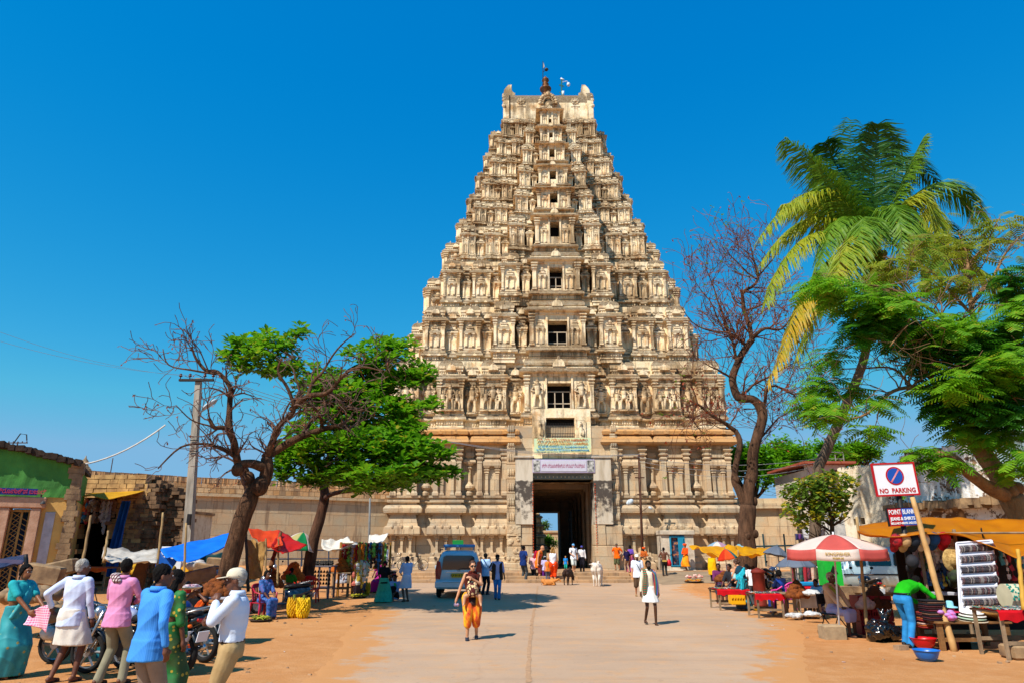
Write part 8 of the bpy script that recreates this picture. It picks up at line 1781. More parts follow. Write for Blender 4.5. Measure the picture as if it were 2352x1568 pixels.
# ================================================================= stalls: tarpaulins
def tarp(name,label,cat_,pxs,m,sag=.25,n=18,fold=.03,th=.012,group=None,seed=0):
 """sheet stretched between four corners (px, py, Y) in order a, b, c, d round the edge"""
 P=[W(*p)for p in pxs];c=P[0];mb=MB(MTra(-c))
 def f(u,v):
  p=P[0].lerp(P[1],u).lerp(P[3].lerp(P[2],u),v);q=16*u*(1-u)*v*(1-v);e=4*u*(1-u)+4*v*(1-v)
  w_=fbm(Vec((u*4+seed,v*4,seed)))*fold*2+sin((u*9+v*5+seed)*1.6)*fold*.6+fbm(Vec((u*12,v*9,seed+3)))*fold*.8
  return p+Vec((0,w_*.3,-sag*(q*.7+.15*e)+w_))
 mb.sheet(f,n,n);o=mb.build(name,m,None,True);o.location=c;o.modifiers.new('s','SOLIDIFY').thickness=th;return tag(o,label,cat_,group)
def tarpmat(c,c2=None,tr=.3):return mat(c,.6,.25,2.5,.25,8,c2=c2,spec=.3,trans=tr)
tarp('tarpaulin','bright blue tarpaulin stretched up to the bare tree','tarpaulin',((360,1262,22),(430,1292,19),(566,1226,22),(563,1211,25)),tarpmat('1484f0','0c70dc'),.25)
tarp('tarpaulin','lower fold of blue tarpaulin hanging behind the grey one','tarpaulin',((362,1268,21.5),(408,1285,21),(378,1330,21),(352,1335,21.4)),tarpmat('0c58b0','0a4a9a'),.05)
tarp('tarpaulin','tattered grey white plastic sheet roofing the low stall on the left','tarpaulin',((236,1260,19),(240,1284,16.8),(360,1290,16.8),(366,1262,19)),tarpmat('d0c8bc','a09688',.15),.12,fold=.06)
tarp('tarpaulin','bright orange tarpaulin hung beside the bare tree trunk','tarpaulin',((565,1212,25),(612,1255,22),(650,1250,22),(642,1217,26)),tarpmat('f05a08','e04a04',.45),.2)
tarp('tarpaulin','red tarpaulin folded over the orange one','tarpaulin',((642,1217,26),(622,1254,22),(650,1270,21.5),(705,1251,24)),tarpmat('d8200a','c01808',.4),.15)
tarp('sackcloth_curtain','tan burlap curtain hanging beside the bare tree','curtain',((566,1240,22.5),(570,1326,22.5),(600,1330,22.2),(612,1243,22.2)),mat('a8824a',.9,.3,6,.5,80,c2='8a6636'),.05,fold=.05)
tarp('tarpaulin','white cloth awning behind the almond tree trunk','tarpaulin',((738,1240,30),(742,1262,28),(822,1248,28.5),(800,1233,31)),tarpmat('ece4d4','d8ccb8',.15),.25,fold=.06)
tarp('tarpaulin','small white cloth peak at the right end of the trinket stall','tarpaulin',((848,1228,32),(846,1246,30),(880,1243,30),(892,1224,32)),tarpmat('f0e8da','dccfbc',.15),.1)
tarp('tarpaulin','dark blue checked cloth awning at the left picture edge','tarpaulin',((-60,1280,14),(-60,1306,11),(52,1292,11.5),(62,1274,13)),stripes('1a2440','2a3450',9,(1,0,0),c3='4a3a4a'),.1)
tarp('tarpaulin','bright yellow tarpaulin over the stalls right of the tower','tarpaulin',((1582,1252,31),(1650,1275,27),(1700,1276,28),(1690,1252,33)),tarpmat('f0b808','e0a404',.4),.2,fold=.08,seed=2)
tarp('tarpaulin','second yellow sheet running right from behind the bare tree trunk','tarpaulin',((1690,1254,33),(1695,1273,29),(1755,1270,29),(1776,1257,33)),tarpmat('e8b00a','d8a008',.4),.15,fold=.07,seed=4)
top_=[W(*q)for q in((1968,1207,16.6),(2040,1196,16.6),(2109,1187,16.6),(2200,1190,16.4),(2290,1192,16.2),(2420,1194,16))];bot_=[W(*q)for q in((1968,1210,14.8),(2043,1238,14.6),(2143,1220,14.5),(2230,1232,14.4),(2336,1276,14.0),(2420,1262,13.6))]
def poly_(P,u):k=min(int(u*(len(P)-1)),len(P)-2);f=u*(len(P)-1)-k;f=f*f*(3-2*f)*.5+f*.5;return P[k].lerp(P[k+1],f)
mb=MB(MTra(-top_[0]));mb.sheet(lambda u,v:poly_(top_,u).lerp(poly_(bot_,u),v)+Vec((0,0,-.10*sin(pi*v)+.035*sin(u*17+v*4)*v+.05*fbm(Vec((u*9,v*5,1)))-.05*max(0,sin(u*9+2*v))*v)),60,22)
o=mb.build('tarpaulin',tarpmat('d88a0a','c87806',.45),None,True);o.location=top_[0];o.modifiers.new('s','SOLIDIFY').thickness=.012;tag(o,'big orange yellow tarpaulin roofing the hat and bracelet stall','tarpaulin')
tarp('tarpaulin','teal cloth slung behind the concrete pole','tarpaulin',((455,1275,27.5),(460,1300,27.5),(520,1296,27),(528,1262,27)),tarpmat('0f4a4a','0c3a4a'),.3)
tarp('tarpaulin','white washing hung between trees behind the red umbrella','tarpaulin',((1842,1215,27),(1846,1235,27),(1905,1236,26),(1900,1214,26)),tarpmat('dcdcdc','c8c8c8'),.1)
# ---- poles
for args in(('bamboo pole leaning behind the grey haired man',175,1372,209,1183,16,16.5),('short bamboo post at the left corner of the grey plastic roof',238,1290,249,1218,17.5,17.8),('thin bamboo pole through the right corner of the grey plastic roof',352,1380,375,1176,17,17.3),('grey pole in front of the concrete pole holding the blue tarpaulin',419,1400,428,1200,18.5,18.8),('bamboo post at the front of the burlap curtain',609,1355,611,1236,21.5,22),('bamboo post right of the burlap curtain',637,1345,640,1236,22,22.3),('thin bamboo pole standing left of the sign post',1995,1474,1968,1186,15.2,15.2),('wooden stick pole of the coconut stall',1838,1420,1822,1300,19.5,20),('bamboo prop under the yellow tarpaulin',1690,1345,1696,1262,28,28)):
 bamboo(*args)
bamboo('thick pale bamboo pole leaning in front of the hat stall',2193,1500,2096,1141,13.7,14.2,.06,mat('c8a068',.6,.3,3,c2='a87c48'))
bamboo('dark pole holding the blue and orange tarpaulins',570,1358,564,1208,22,22,.05,mat('3a322c',.7));bamboo('black post with bundled cloth under the blue awning at the left edge',58,1400,60,1272,12,12,.04,mat('1e1e22',.6));bamboo('slanting wooden prop under the red tarpaulin',622,1300,645,1222,23,25,.07,mat('6a4424',.8));bamboo('yellow bamboo pole at the right picture edge',2352,1400,2338,1260,12.5,12.6,.04,mat('c89a3a',.6))
mb=MB();
for py in(1263,1283):mb.tube([W(600,py,38),W(790,py-1,42)],.04,6)
for k in range(7):x=600+k*31;mb.cyl(W(x,1300,38+k*.6),W(x,1258,38+k*.6),.04,n=5)
tag(mb.build('pipe_railing',mat('3a4a60',.5)),'blue grey pipe railing in front of the left compound wall','railing')
mb=MB();mb.tube([W(1718,1254,40),W(1836,1251,40)],.05,6)
for x in(1735,1760,1808):mb.cyl(W(x,1300,40),W(x-8,1225,40),.05,n=6)
tag(mb.build('pipe_railing',mat('2a4a4e',.5)),'dark pipe rail and leaning posts in front of the right compound wall','railing')
# ---- umbrellas
def umbrella(label,px,py_top,half,drop,Y,cols,foot=None,pole=M_CHR,val=0,n=8,tilt=(0,0),txt=None,ang0=0,flen=None,name='parasol'):
 c=W(px,py_top,Y);k=zc(Y,c.z)/F;r=half*k;dz=drop*k;t=thing(name,label,'umbrella',tuple(c));TR=MRot(R(tilt[0]),4,'Y')@MRot(R(tilt[1]),4,'X')
 ms={}
 for q in range(n):
  mcol=cols[q%len(cols)];mb=ms.setdefault(id(mcol),[MB(TR),mcol])[0];a0=2*pi*q/n+ang0;a1=2*pi*(q+1)/n+ang0
  def f(u,v,a0=a0,a1=a1):
   rr=r*v;p0=Vec((rr*cos(a0),rr*sin(a0),0));p1=Vec((rr*cos(a1),rr*sin(a1),0));p=p0.lerp(p1,u);zz=-dz*(v**1.6)-4*u*(1-u)*.04*dz*v;return(p.x,p.y,zz+4*u*(1-u)*(-.05)*r*v*v*.5)
  mb.sheet(f,6,10)
  if val:
   def g_(u,v,a0=a0,a1=a1):
    p0=Vec((r*cos(a0),r*sin(a0),0));p1=Vec((r*cos(a1),r*sin(a1),0));p=p0.lerp(p1,u)*(1+.02*v);return(p.x,p.y,-dz-4*u*(1-u)*.025*r*.5*1-4*u*(1-u)*.04*dz-val*v)
   mv=ms.setdefault(id(cols[(q+1)%len(cols)]),[MB(TR),cols[(q+1)%len(cols)]])[0];mv.sheet(g_,6,3)
 for mb,mm in ms.values():o=mb.build('canopy',mm,t,True);o.modifiers.new('s','SOLIDIFY').thickness=.006
 mb=MB(TR)
 for q in range(n):a=2*pi*q/n+ang0;mb.tube([(0,0,-.03),(r*.5*cos(a),r*.5*sin(a),-dz*.36-.02),(r*cos(a),r*sin(a),-dz-.01)],.006,4);mb.tube([(0,0,-dz*.95),(r*.5*cos(a),r*.5*sin(a),-dz*.38)],.005,4)
 mb.build('ribs',M_CHR,t)
 mb=MB()
 if foot is not None:f=Vec(foot)-c;mb.tube([(0,0,.06),f],.02 if half>60 else .014,8)
 else:mb.tube([(0,0,.06),(0,0,-(flen or 1.4))],.014,8)
 mb.build('pole',pole,t,True)
 if txt:
  for q,(s1,z1_,s2)in txt.items():
   am=2*pi*(q+.5)/n+ang0;cc=cos(pi/n)
   for w_,sz,zz in((s1,.085,-dz-val*.45),(s2,.05,-dz-val*.82)):
    if w_:text_mesh(w_,sz,mat('b89a4a',.6),'lettering',t,tuple(TR@Vec((r*cc*1.035*cos(am),r*cc*1.035*sin(am),zz))),(R(90),0,am+R(90)),bold=.001)
 return t
U_R,U_W=mat('d8241e',.7,.15,3,trans=.35),mat('ecdcd0',.7,.12,3,trans=.35);U_P=mat('e0685e',.7,.15,3,trans=.4);U_GR=mat('6a7486',.6,.2,4,trans=.2)
g=G(1930,1467);umbrella('big red and white parasol with white pole at the right',1914,1227,110,31,g.y,[U_W,U_P],foot=g,pole=mat('d8d8dc',.4,.1),val=.22,n=8,txt={5:('KINGFISHER',0,'PREMIUM'),7:('KINGFISHER',0,'PREMIUM')},ang0=R(0))
umbrella('nearer of two grey umbrellas, over the coconut stall',1825,1272,47,26,19.5,[U_GR],flen=2.2,name='umbrella');umbrella('further grey umbrella above the bead stall',1785,1253,30,20,24,[U_GR],flen=2,name='umbrella',tilt=(12,0))
umbrella('green, cream and white parasol behind the leaning almond tree',697,1222,44,34,26,[mat('0f9a5a',.7,.15,trans=.4),mat('e8dcd8',.7,.1,trans=.4),mat('c8c080',.7,.1,trans=.4)],foot=None,flen=2.6,tilt=(12,0))
umbrella('small orange and teal umbrella beside the yellow shawled figure',1665,1260,24,22,26,[mat('e0380e',.7,.1,trans=.4),mat('e85a1a',.7,.1,trans=.4),mat('1a8a8a',.7,.1,trans=.4)],flen=2.2,n=6,tilt=(-10,0),name='umbrella');umbrella('pastel pink and blue umbrella behind the yellow tarpaulin',1648,1243,30,14,33,[mat('c8a0b8',.7,.1,trans=.4),mat('9ac0d8',.7,.1,trans=.4),mat('e8e0d8',.7,.1,trans=.4)],flen=2,name='umbrella');umbrella('pale blue umbrella top behind the bare tree trunk',1702,1246,16,9,34,[mat('8ac0d0',.7,.1,trans=.4)],flen=2,name='umbrella')
fb_=MB();fb_.bev(-.22,.22,-.17,.17,-.03,.28,.03);o=fb_.build('stone_block',mat('a89070',.9,.3,5,.5,15));o.location=G(1913,1466);tag(o,'rough stone block at the foot of the white parasol pole','stone')
# ---- chairs
def plastic_chair(label,p,rz,m):
 t=thing('plastic_chair',label,'chair',tuple(p),R(rz));mb=MB();mb.sheet(lambda u,v:(-.23+.46*u,-.22+.42*v,.43-.02*sin(pi*u)*sin(pi*v)),6,6,.025);mb.build('seat',m,t,True)
 mb=MB();n=9
 def bk(u,v):a=R(-62+124*u);return(.25*sin(a)*(1.0),.06+.17*cos(a)+.10*v,.44+(.44-.10*abs(2*u-1)**2.5)*v)
 for k in range(7):
  u0=.06+k*.13;mb.sheet(lambda u,v,u0=u0:bk(u0+.085*u,v*.86+.02),2,8,0)
 mb.tube([bk(u/16,1)for u in range(17)],.022,7);mb.sheet(lambda u,v:bk(u,.80+.16*v),12,3);o=mb.build('backrest',m,t,True);o.modifiers.new('s','SOLIDIFY').thickness=.012
 for sg in(-1,1):
  mb=MB();mb.tube([(sg*.235,.16,.78),(sg*.27,.0,.68),(sg*.27,-.20,.66),(sg*.25,-.22,.42)],[.02,.024,.024,.02],7);mb.build('armrest',m,t,True)
  for y,dy in((-.20,-.05),(.19,.08)):mb=MB();mb.rings([[(sg*(.215+.05*f)+a*w,y+dy*f+b*w,z)for a,b in((-1,-1),(1,-1),(1,1),(-1,1))]for z,f,w in((.43,0,.03),(0,1,.02))]);mb.build('leg',m,t)
 return t
M_RP=mat('c80c14',.4,.1,4,spec=.5);plastic_chair('empty red plastic armchair standing beside the almond tree',G(711,1382),185,M_RP);plastic_chair('dark red plastic chair under the seated woman in blue sari',G(600,1421),55,mat('a81430',.4,.1,4,spec=.5));plastic_chair('bright pink plastic chair by the coconut cart',G(1806,1411),-150,mat('e8409a',.4,.1,4,spec=.5));plastic_chair('second red plastic chair half hidden behind the empty one',G(690,1372),150,M_RP)
def folding_chair(label,p,rz):
 t=thing('folding_chair',label,'chair',tuple(p),R(rz));mb=MB();mb.bev(-.2,.2,-.2,.18,.42,.45,.01);mb.build('seat',M_BLK,t);mb=MB();mb.bev(-.2,.2,.2,.225,.62,.84,.01);mb.build('backrest',M_BLK,t)
 for sg in(-1,1):mb=MB();mb.tube([(sg*.21,.25,0),(sg*.21,.05,.42),(sg*.21,-.18,.45)],.012,6);mb.tube([(sg*.22,-.26,0),(sg*.22,.2,.5),(sg*.22,.22,.86)],.012,6);mb.build('leg',M_BLK,t,True)
folding_chair('black folding chair under the old man with the scarf',G(1921,1457),25);folding_chair('black folding chair under the boy in white',G(1886,1418),-60)
# ---- heaps
def heap(name,label,px,py,w_px,h_px,Y,m,seed,z0=None,size=.09,n=120,cat_='heap',group=None):
 c=W(px,py,Y);k=zc(Y,c.z)/F;rx=w_px*k/2;H_=h_px*k;t=MB();r=random.Random(seed)
 for q in range(n):
  a=r.uniform(0,6.28);d=sqrt(r.random());z=H_*(1-d)*r.uniform(.75,1.05);s=size*r.uniform(.7,1.25);t.ell((rx*d*cos(a),rx*.7*d*sin(a),max(s*.4,z)),(s,s*r.uniform(.7,1),s*r.uniform(.7,1)),7,5,MRot(r.uniform(0,3),3,'X'))
 t.lathe((0,0,0),[(rx*.92,0),(rx*.5,H_*.45),(.03,H_*.9)],12,1,.7);o=t.build(name,m,None,True);o.location=c;return tag(o,label,cat_,group,None)
M_COIR=mat('8a4a1c',.95,.5,8,.8,30,c2='5a2c10');M_COIR2=mat('b8621c',.95,.4,8,.8,30,c2='8a4210')
CG='heaps of husked coconuts'
heap('coconut_heap','heap of brown husked coconuts on the white board beside the man in the cap',492,1366,84,40,14.5,M_COIR,1,size=.085,n=190,group=CG);heap('coconut_heap','coconut heap behind the scooter, right of the burlap curtain',624,1346,44,44,23,M_COIR,2,size=.10,group=CG);heap('coconut_heap','orange topped coconut heap behind the girl in green',672,1328,42,40,25,M_COIR2,3,size=.11,group=CG);heap('coconut_heap','coconut heap on the wooden table left of the trinket stall',783,1312,42,28,29,M_COIR2,4,size=.11,group=CG)
heap('coconut_heap','coconut heap on the white cart beside the pink chair',1832,1370,44,40,19.5,M_COIR,5,size=.08,group=CG);heap('coconut_heap','low coconut heap under the orange umbrella',1662,1332,34,18,25,M_COIR,6,size=.09,group=CG);heap('rubble_heap','heap of earth and stones beside the left awning',66,1376,120,30,15.5,M_RUB,7,size=.16,n=60);heap('rubble_heap','scattered stones behind the grey haired man',118,1420,120,34,14,M_RUB,8,size=.15,n=60)
# ---- bananas
def bananas(label,p,H_,r0,m,seed,n=90,cat_='bananas',stalk=True):
 t=thing('banana_bunch',label,cat_,tuple(p));mb=MB();r=random.Random(seed);rows=9
 for j in range(rows):
  z=H_*(.06+.86*j/rows);k=14
  for q in range(k):
   a=2*pi*(q+.5*(j%2))/k+r.uniform(-.1,.1);rr=r0*(.8+.2*sin(pi*j/rows));c,s=cos(a),sin(a)
   mb.tube([(rr*.45*c,rr*.45*s,z),(rr*.85*c,rr*.85*s,z-.01),(rr*1.02*c,rr*1.02*s,z+.05),(rr*1.0*c,rr*1.0*s,z+.10)],[.012,.022,.021,.008],6)
 mb.build('fruit',m,t,True)
 if stalk:mb=MB();mb.tube([(0,0,0),(0,0,H_*1.15)],[.05,.035],8);mb.build('stalk',mat('8a9a3a',.7),t)
 return t
M_BAN=mat('e8b40c',.55,.25,9,c2='b8860a');bananas('left one of the two upright yellow banana bunches on the ground',G(672,1418),.52,.17,M_BAN,1);bananas('right, brighter one of the two upright banana bunches on the ground',G(694,1419),.52,.18,mat('f4cc10',.55,.2,9,c2='d0a00a'),2);bananas('upright banana bunch in front of the squatting woman',G(840,1367),.5,.16,M_BAN,3)
def platter(label,p,m,seed,r0=.3):
 t=thing('fruit_platter',label,'platter',tuple(p));mb=MB();mb.lathe((0,0,0),[(r0*.7,0),(r0,.05),(r0*.95,.055),(r0*.65,.015),(.01,.015)],20);mb.build('plate',mat('3a2c20',.7),t,True);mb=MB();r=random.Random(seed)
 for q in range(46):a=r.uniform(0,6.28);d=r0*.85*sqrt(r.random());b=r.uniform(0,3.1);c=Vec((d*cos(a),d*sin(a),.05+.07*r.random()));dv=Vec((cos(b),sin(b),.1))*.07;mb.tube([c-dv,c+Vec((0,0,.02)),c+dv],[.01,.02,.008],6)
 mb.build('fruit',m,t,True)
platter('platter of greenish bananas at the feet of the woman in blue sari',G(598,1426),mat('a8a02a',.6,.3,9,c2='6a7a1a'),4);platter('platter of small bananas before the squatting woman',G(823,1372),mat('c8b020',.6,.3,9,c2='7a8a1a'),5,.34);platter('flat basket of bananas and flowers on the dirt right of the road',G(1594,1336),mat('e0b00c',.6,.3,9,c2='c03a2a'),6,.5)
mb=MB();r=random.Random(4);[mb.ell((r.uniform(-.3,.5),r.uniform(-.2,.3),.12+r.random()*.12),(.07,.07,.06),7,5)for _ in range(26)];o=mb.build('flower_heap',mat('e8e0d0',.8,.4,9,c2='c82a2a'));o.location=G(1590,1331);tag(o,'white and red flowers beside the banana basket','flowers')
# ================================================================= goods on the right hand stalls
def place(mb,name,label,cat_,loc,m,smooth=False,rz=0,group=None,kind=None):
 o=mb.build(name,m,None,smooth);o.location=tuple(loc);o.rotation_euler=(0,0,rz);return tag(o,label,cat_,group,kind)
def wx(px,Y,py=1350):return W(px,py,Y).x
Yb,Yf_=16.2,14.6
st=thing('market_stall','dark backed stall hung with trinkets under the orange yellow tarpaulin','stall',(wx(2200,Yb),Yb,0));off=Vec(st.location);Mo=MTra(-off)
xa,xb=wx(2070,Yb),wx(2345,Yb)
mb=MB(Mo);mb.box(xa,xb,Yb,Yb+.05,.1,2.25);mb.build('back_panel',mat('2a221c',.9,.5,4),st)
mb=MB(Mo);mb.sheet(lambda u,v:(wx(2282,14.9)+.9*u,14.9+1.4*u,.45+1.75*v+.04*sin(u*12)),12,6,0);o=mb.build('side_cloth',mat('2c1a12',.9,.4,3),st,True);o.modifiers.new('s','SOLIDIFY').thickness=.02
mb=MB(Mo);mb.bev(xa+.1,wx(2200,15),15.0,15.5,.88,.94,.01);mb.build('counter',mat('b8bcc8',.5,.1),st)
for x,y in((xa,15.2),(wx(2215,15),15.0),(xb-.1,15.4)):mb=MB(Mo);mb.cyl((x,y,0),(x,y,2.2),.035,n=7);mb.build('post',M_WOODG,st)
mb=MB(Mo);mb.cyl((xa,15.1,2.12),(xb,14.6,2.12),.025,n=6);mb.build('rail',M_WOODG,st)
GC=['c8c4c8','3a6a4a','8a3a4a','2a5a8a','b89a3a','4a4a52','7ac82a','a8a4b8']
goods_strings('hanging_goods',xa+.1,wx(2205,15.6),15.6,1.1,2.0,34,GC,st,off,11,.075,(3,7));goods_strings('hanging_goods',xa+.1,wx(2205,15.3),15.3,.98,1.3,30,GC,st,off,12,.06,(1,3));goods_strings('hanging_goods',xa+.3,wx(2190,15.2),15.2,1.5,1.95,26,['d8d4d0','c8b8a8','b8b4b0'],st,off,13,.05,(2,5))
goods_strings('hanging_goods',wx(2300,15.2),xb,15.2,.8,1.9,12,['c8c4c0','3a8a9a','a02a3a'],st,off,14,.06,(3,7))
def cap_mesh(m,name='cap'):
 mb=MB();mb.rings([[(.10*f*cos(a),.115*f*sin(a),z)for a in[2*pi*j/16 for j in range(16)]]for z,f in((0,1),(.05,.98),(.09,.78),(.115,.4),(.12,.03))]);mb.rings([[(.085*cos(a),-.07-.13*sin(a),z-.03*sin(a))for a in[pi*j/10 for j in range(11)]]for z in(0,.012)]);return mb
for(px,py,c,c2,lb)in((2056,1240,'c8202a','1a1a1e','red and black cap hanging at the left end of the row'),(2076,1240,'c8a070','b08a5a','tan cap hanging second from the left, beside the sign post'),(2097,1240,'1c2430','141a24','dark navy cap hanging between the tan and the cream cap'),(2118,1238,'d8c0a0','c8ac88','cream cap with a red mark hanging beside the bamboo pole'),(2142,1236,'1a4a7a','14385a','blue cap hanging between the cream and the big red cap'),(2167,1236,'d01424','8a0c18','bright red cap hanging at the right end of the row'),(2093,1288,'2a2a30','1c1c22','black cap hanging below the row, left'),(2192,1322,'16181c','3a4a2a','black cap with white edging hanging beside the white rack')):
 mb=cap_mesh(None);p=W(px,py,14.75);o=mb.build('cap',mat(c,.8,.3,14,c2=c2),None,True);o.location=p;o.rotation_euler=(R(100),R(8),R(8*sin(px)));o.scale=(1.25,)*3;tag(o,lb,'cap','caps hanging from the stall rail')
def brim_hat(name,label,p,m,r=.19,rot=(0,0,0),group=None):
 mb=MB();mb.lathe((0,0,0),[(r,.0),(r*.98,.012),(r*.6,.02),(r*.5,.03),(r*.47,.09),(r*.36,.115),(.01,.12),],24,1,1.12);o=mb.build(name,m,None,True);o.location=p;o.rotation_euler=rot;return tag(o,label,'hat',group)
brim_hat('straw_hat','woven straw hat hanging left of the white rack',W(2190,1284,14.7),mat('c8a86a',.8,.4,30,.4,60,c2='8a6a3a'),.23,(R(95),0,0))
Yr=14.3;c0_=W(2245,1404,Yr);rk=thing('display_rack','tall white leaning rack with six rows of bracelets','rack',tuple(c0_));bl,tl,tr_,br=W(2206,1404,Yr-.2)-c0_,W(2197,1246,Yr+.15)-c0_,W(2277,1240,Yr+.15)-c0_,W(2294,1402,Yr-.2)-c0_
M_RK=mat('dcdce6',.5,.08,4);mb=MB();mb.rings([[tuple(p+Vec((0,dy,0)))for dy in(0,.03)]for p in(bl,tl,tr_,br)],True);mb.v=[];mb.f=[]
mb.add([tuple(p)for p in(bl,br,tr_,tl)]+[tuple(p+Vec((0,.04,0)))for p in(bl,br,tr_,tl)],[(0,1,2,3),(7,6,5,4),(0,4,5,1),(1,5,6,2),(2,6,7,3),(3,7,4,0)]);mb.build('panel',M_RK,rk)
mb=MB();mb.tube([br,tr_],.035,4);mb.tube([bl,tl],.02,4);mb.tube([tl,tr_],.02,4);mb.build('frame',M_RK,rk);rr=random.Random(6)
for row in range(6):
 f=.09+row*.155;a,b=bl.lerp(tl,f+.10),br.lerp(tr_,f+.10);mb=MB();mb.tube([a+Vec((0,-.05,0)),b+Vec((0,-.05,0))],.010,5);mb.build('shelf_bar',M_RK,rk);mm={c:MB()for c in('2a1614','5a2a24','1a1a22','8a8078')}
 for k in range(30):p=a.lerp(b,(k+.5)/30)+Vec((0,-.06,-.012));c=rr.choice(['2a1614','2a1614','5a2a24','1a1a22','8a8078']);mm[c].tube([p,p+Vec((.012,-.03,-.05)),p+Vec((.0,-.02,-.11)),p+Vec((-.006,0,-.13))],.009,5)
 for c,m_ in mm.items():
  if m_.v:tag(m_.build('bracelets',mat(c,.35,.3,30),rk),kind='stuff')
tb=table('market_table','low wooden table of sun hats and folded shawls beside the sign post','table',wx(2118,14),wx(2285,14),13.7,14.5,.50,M_WOOD,.08);zt=.5+gz(tb.location.x,14)
def stack(name,label,x,y,z,n,w,d,cols,th=.03,group=None):
 t=thing(name,label,'stack',(x,y,z),group=group);r=random.Random(n)
 for k in range(n):mb=MB();q=r.uniform(-.012,.012);mb.bev(-w/2+q,w/2+q,-d/2,d/2,k*th+.001,(k+1)*th,th*.4);mb.build('folded_cloth',mat(cols[k%len(cols)],.9,.4,18,.4,40),t,True)
 return t
stack('shawl_stack','stack of dark striped folded shawls on the hat table',wx(2133,13.95),13.95,zt,11,.34,.34,['2a1418','4a1a1e','1a1a22','6a4a3a','14141a','5a1a2a'],.034);stack('shawl_stack','lower stack of red and orange folded cloth beside the sign post',wx(2108,14.2),14.2,zt-.15,9,.2,.34,['8a2a24','a8541e','b89a8a','4a1a1e'],.032)
HG='sun hats piled on the hat table'
for(px,dz,c,r_,lb)in((2222,.0,'c8b8a0',.24,'lowest, tan sun hat of the pile'),(2220,.045,'a8c0a8',.23,'pale green sun hat second from the bottom of the pile'),(2222,.09,'e0dcd4',.22,'cream white sun hat near the top of the pile'),(2222,.14,'f0eee8',.19,'topmost white sun hat with tall crown'),(2196,.22,'8ac8d8',.13,'small pale blue hat behind the white sun hats'),(2196,.14,'c82a4a',.15,'pink red hat under the pale blue one')):
 brim_hat('sun_hat',lb,(wx(px,13.9),13.9+(.3 if px<2200 else 0),zt+dz),mat(c,.8,.12,20),r_,(R(4),0,0),HG)
brim_hat('sun_hat','flat straw hat with blue band at the right of the hat table',(wx(2262,13.9),13.9,zt+.08),mat('b88a4a',.8,.3,30,c2='8a6a3a'),.25,(R(-14),R(12),0));
mb=MB();r=random.Random(5);[mb.ell((r.uniform(-.12,.12),r.uniform(-.1,.1),.05+r.uniform(0,.12)),(.07,.06,.04),8,6)for _ in range(12)];place(mb,'crumpled_scarf','crumpled pink and lilac scarf on the hat table edge','scarf',(wx(2164,13.8),13.8,zt),mat('c84a8a',.8,.4,14,c2='a88ac8'),True)
for k,(px,c,lb)in enumerate(((2170,'4a1424','dark red carton under the hat table'),(2195,'1a4a5a','teal carton with violet edge under the hat table'))):
 mb=MB();mb.bev(-.22,.22,-.15,.15,0,.16,.01);o=place(mb,'carton',lb,'box',(wx(px,14),14.0,gz(wx(px,14),14)),mat(c,.7,.3,6))
mb=MB();mb.bev(-.35,.3,-.2,.2,0,.22,.03);place(mb,'stone_block','dark stone block under the bead table at the right edge','stone',(wx(2330,12.8),12.8,0),M_RUB)
def beads(name,label,cx,y,z,w,d,seed,n=130):
 """trays of beads and necklaces spread over a cloth"""
 t=thing(name,label,'jewellery',(cx,y,z));r=random.Random(seed);cs=['1a6a7a','8a1a2a','d8d0c8','1a2a5a','2a8a6a','b8862a'];ms={c:MB()for c in cs}
 for k in range(n):
  c=r.choice(cs);p=Vec((r.uniform(-w/2,w/2),r.uniform(-d/2,d/2),.014));a=r.uniform(-.4,.4);L=r.uniform(.05,.16);q=[p+Vec((sin(a)*L*f,-cos(a)*L*f,.004*sin(f*9)))for f in(-1,-.5,0,.5,1)];q=[Vec((max(-w/2,min(w/2,v_.x)),max(-d/2,min(d/2,v_.y)),v_.z))for v_ in q];ms[c].tube(q,.010,5)
 for c,m in ms.items():tag(m.build('beads',mat(c,.25,.3,30,spec=.6),t),kind='stuff')
 return t
M_RC=cloth_mat('c8101c','a80c18')
def cloth_table(label,x0,x1,y0,y1,h,rz=0):
 t=table('bead_table',label,'table',x0,x1,y0,y1,h,M_WOODG,.05,cloth=M_RC,rz=rz);return t
t1=cloth_table('red clothed bead table with crossed legs at the right picture edge',wx(2258,12.9),wx(2440,12.9),12.6,13.4,.78);beads('bead_necklaces','dark and turquoise necklaces spread on the right edge table',t1.location.x,13.02,t1.location.z+.79,1.45,.66,3,220)
mb=MB();r=random.Random(9);mb.cyl((-.15,0,0),(.15,0,0),.22,.22,18);o=place(mb,'bangle_cushion','pale roll studded with turquoise stones behind the right bead table','cushion',(wx(2330,13.6),13.7,.95),mat('c8c0a0',.8,.2,4));mb=MB();[mb.ell((r.uniform(-.14,.14),-.22*cos(q),.22*sin(q)),(.02,.015,.02),6,4)for q in[r.uniform(-.3,1.3)for _ in range(40)]];mb.build('turquoise_stones',mat('1a8a7a',.3,.3),o)
t2=cloth_table('red clothed bead table right of the woman with the baby',wx(1729,20),wx(1793,20),19.8,20.7,.62);beads('bead_necklaces','beads and trinkets on the red table right of the woman with the baby',t2.location.x,20.25,t2.location.z+.63,.78,.75,5,110)
t3=cloth_table('bead table in front of the orange umbrella, left of the woman with the baby',wx(1642,22.5),wx(1712,22.5),22.2,23.3,.60);beads('bead_necklaces','beads and trinkets on the table left of the woman with the baby',t3.location.x,22.75,t3.location.z+.61,.95,.9,6,110)
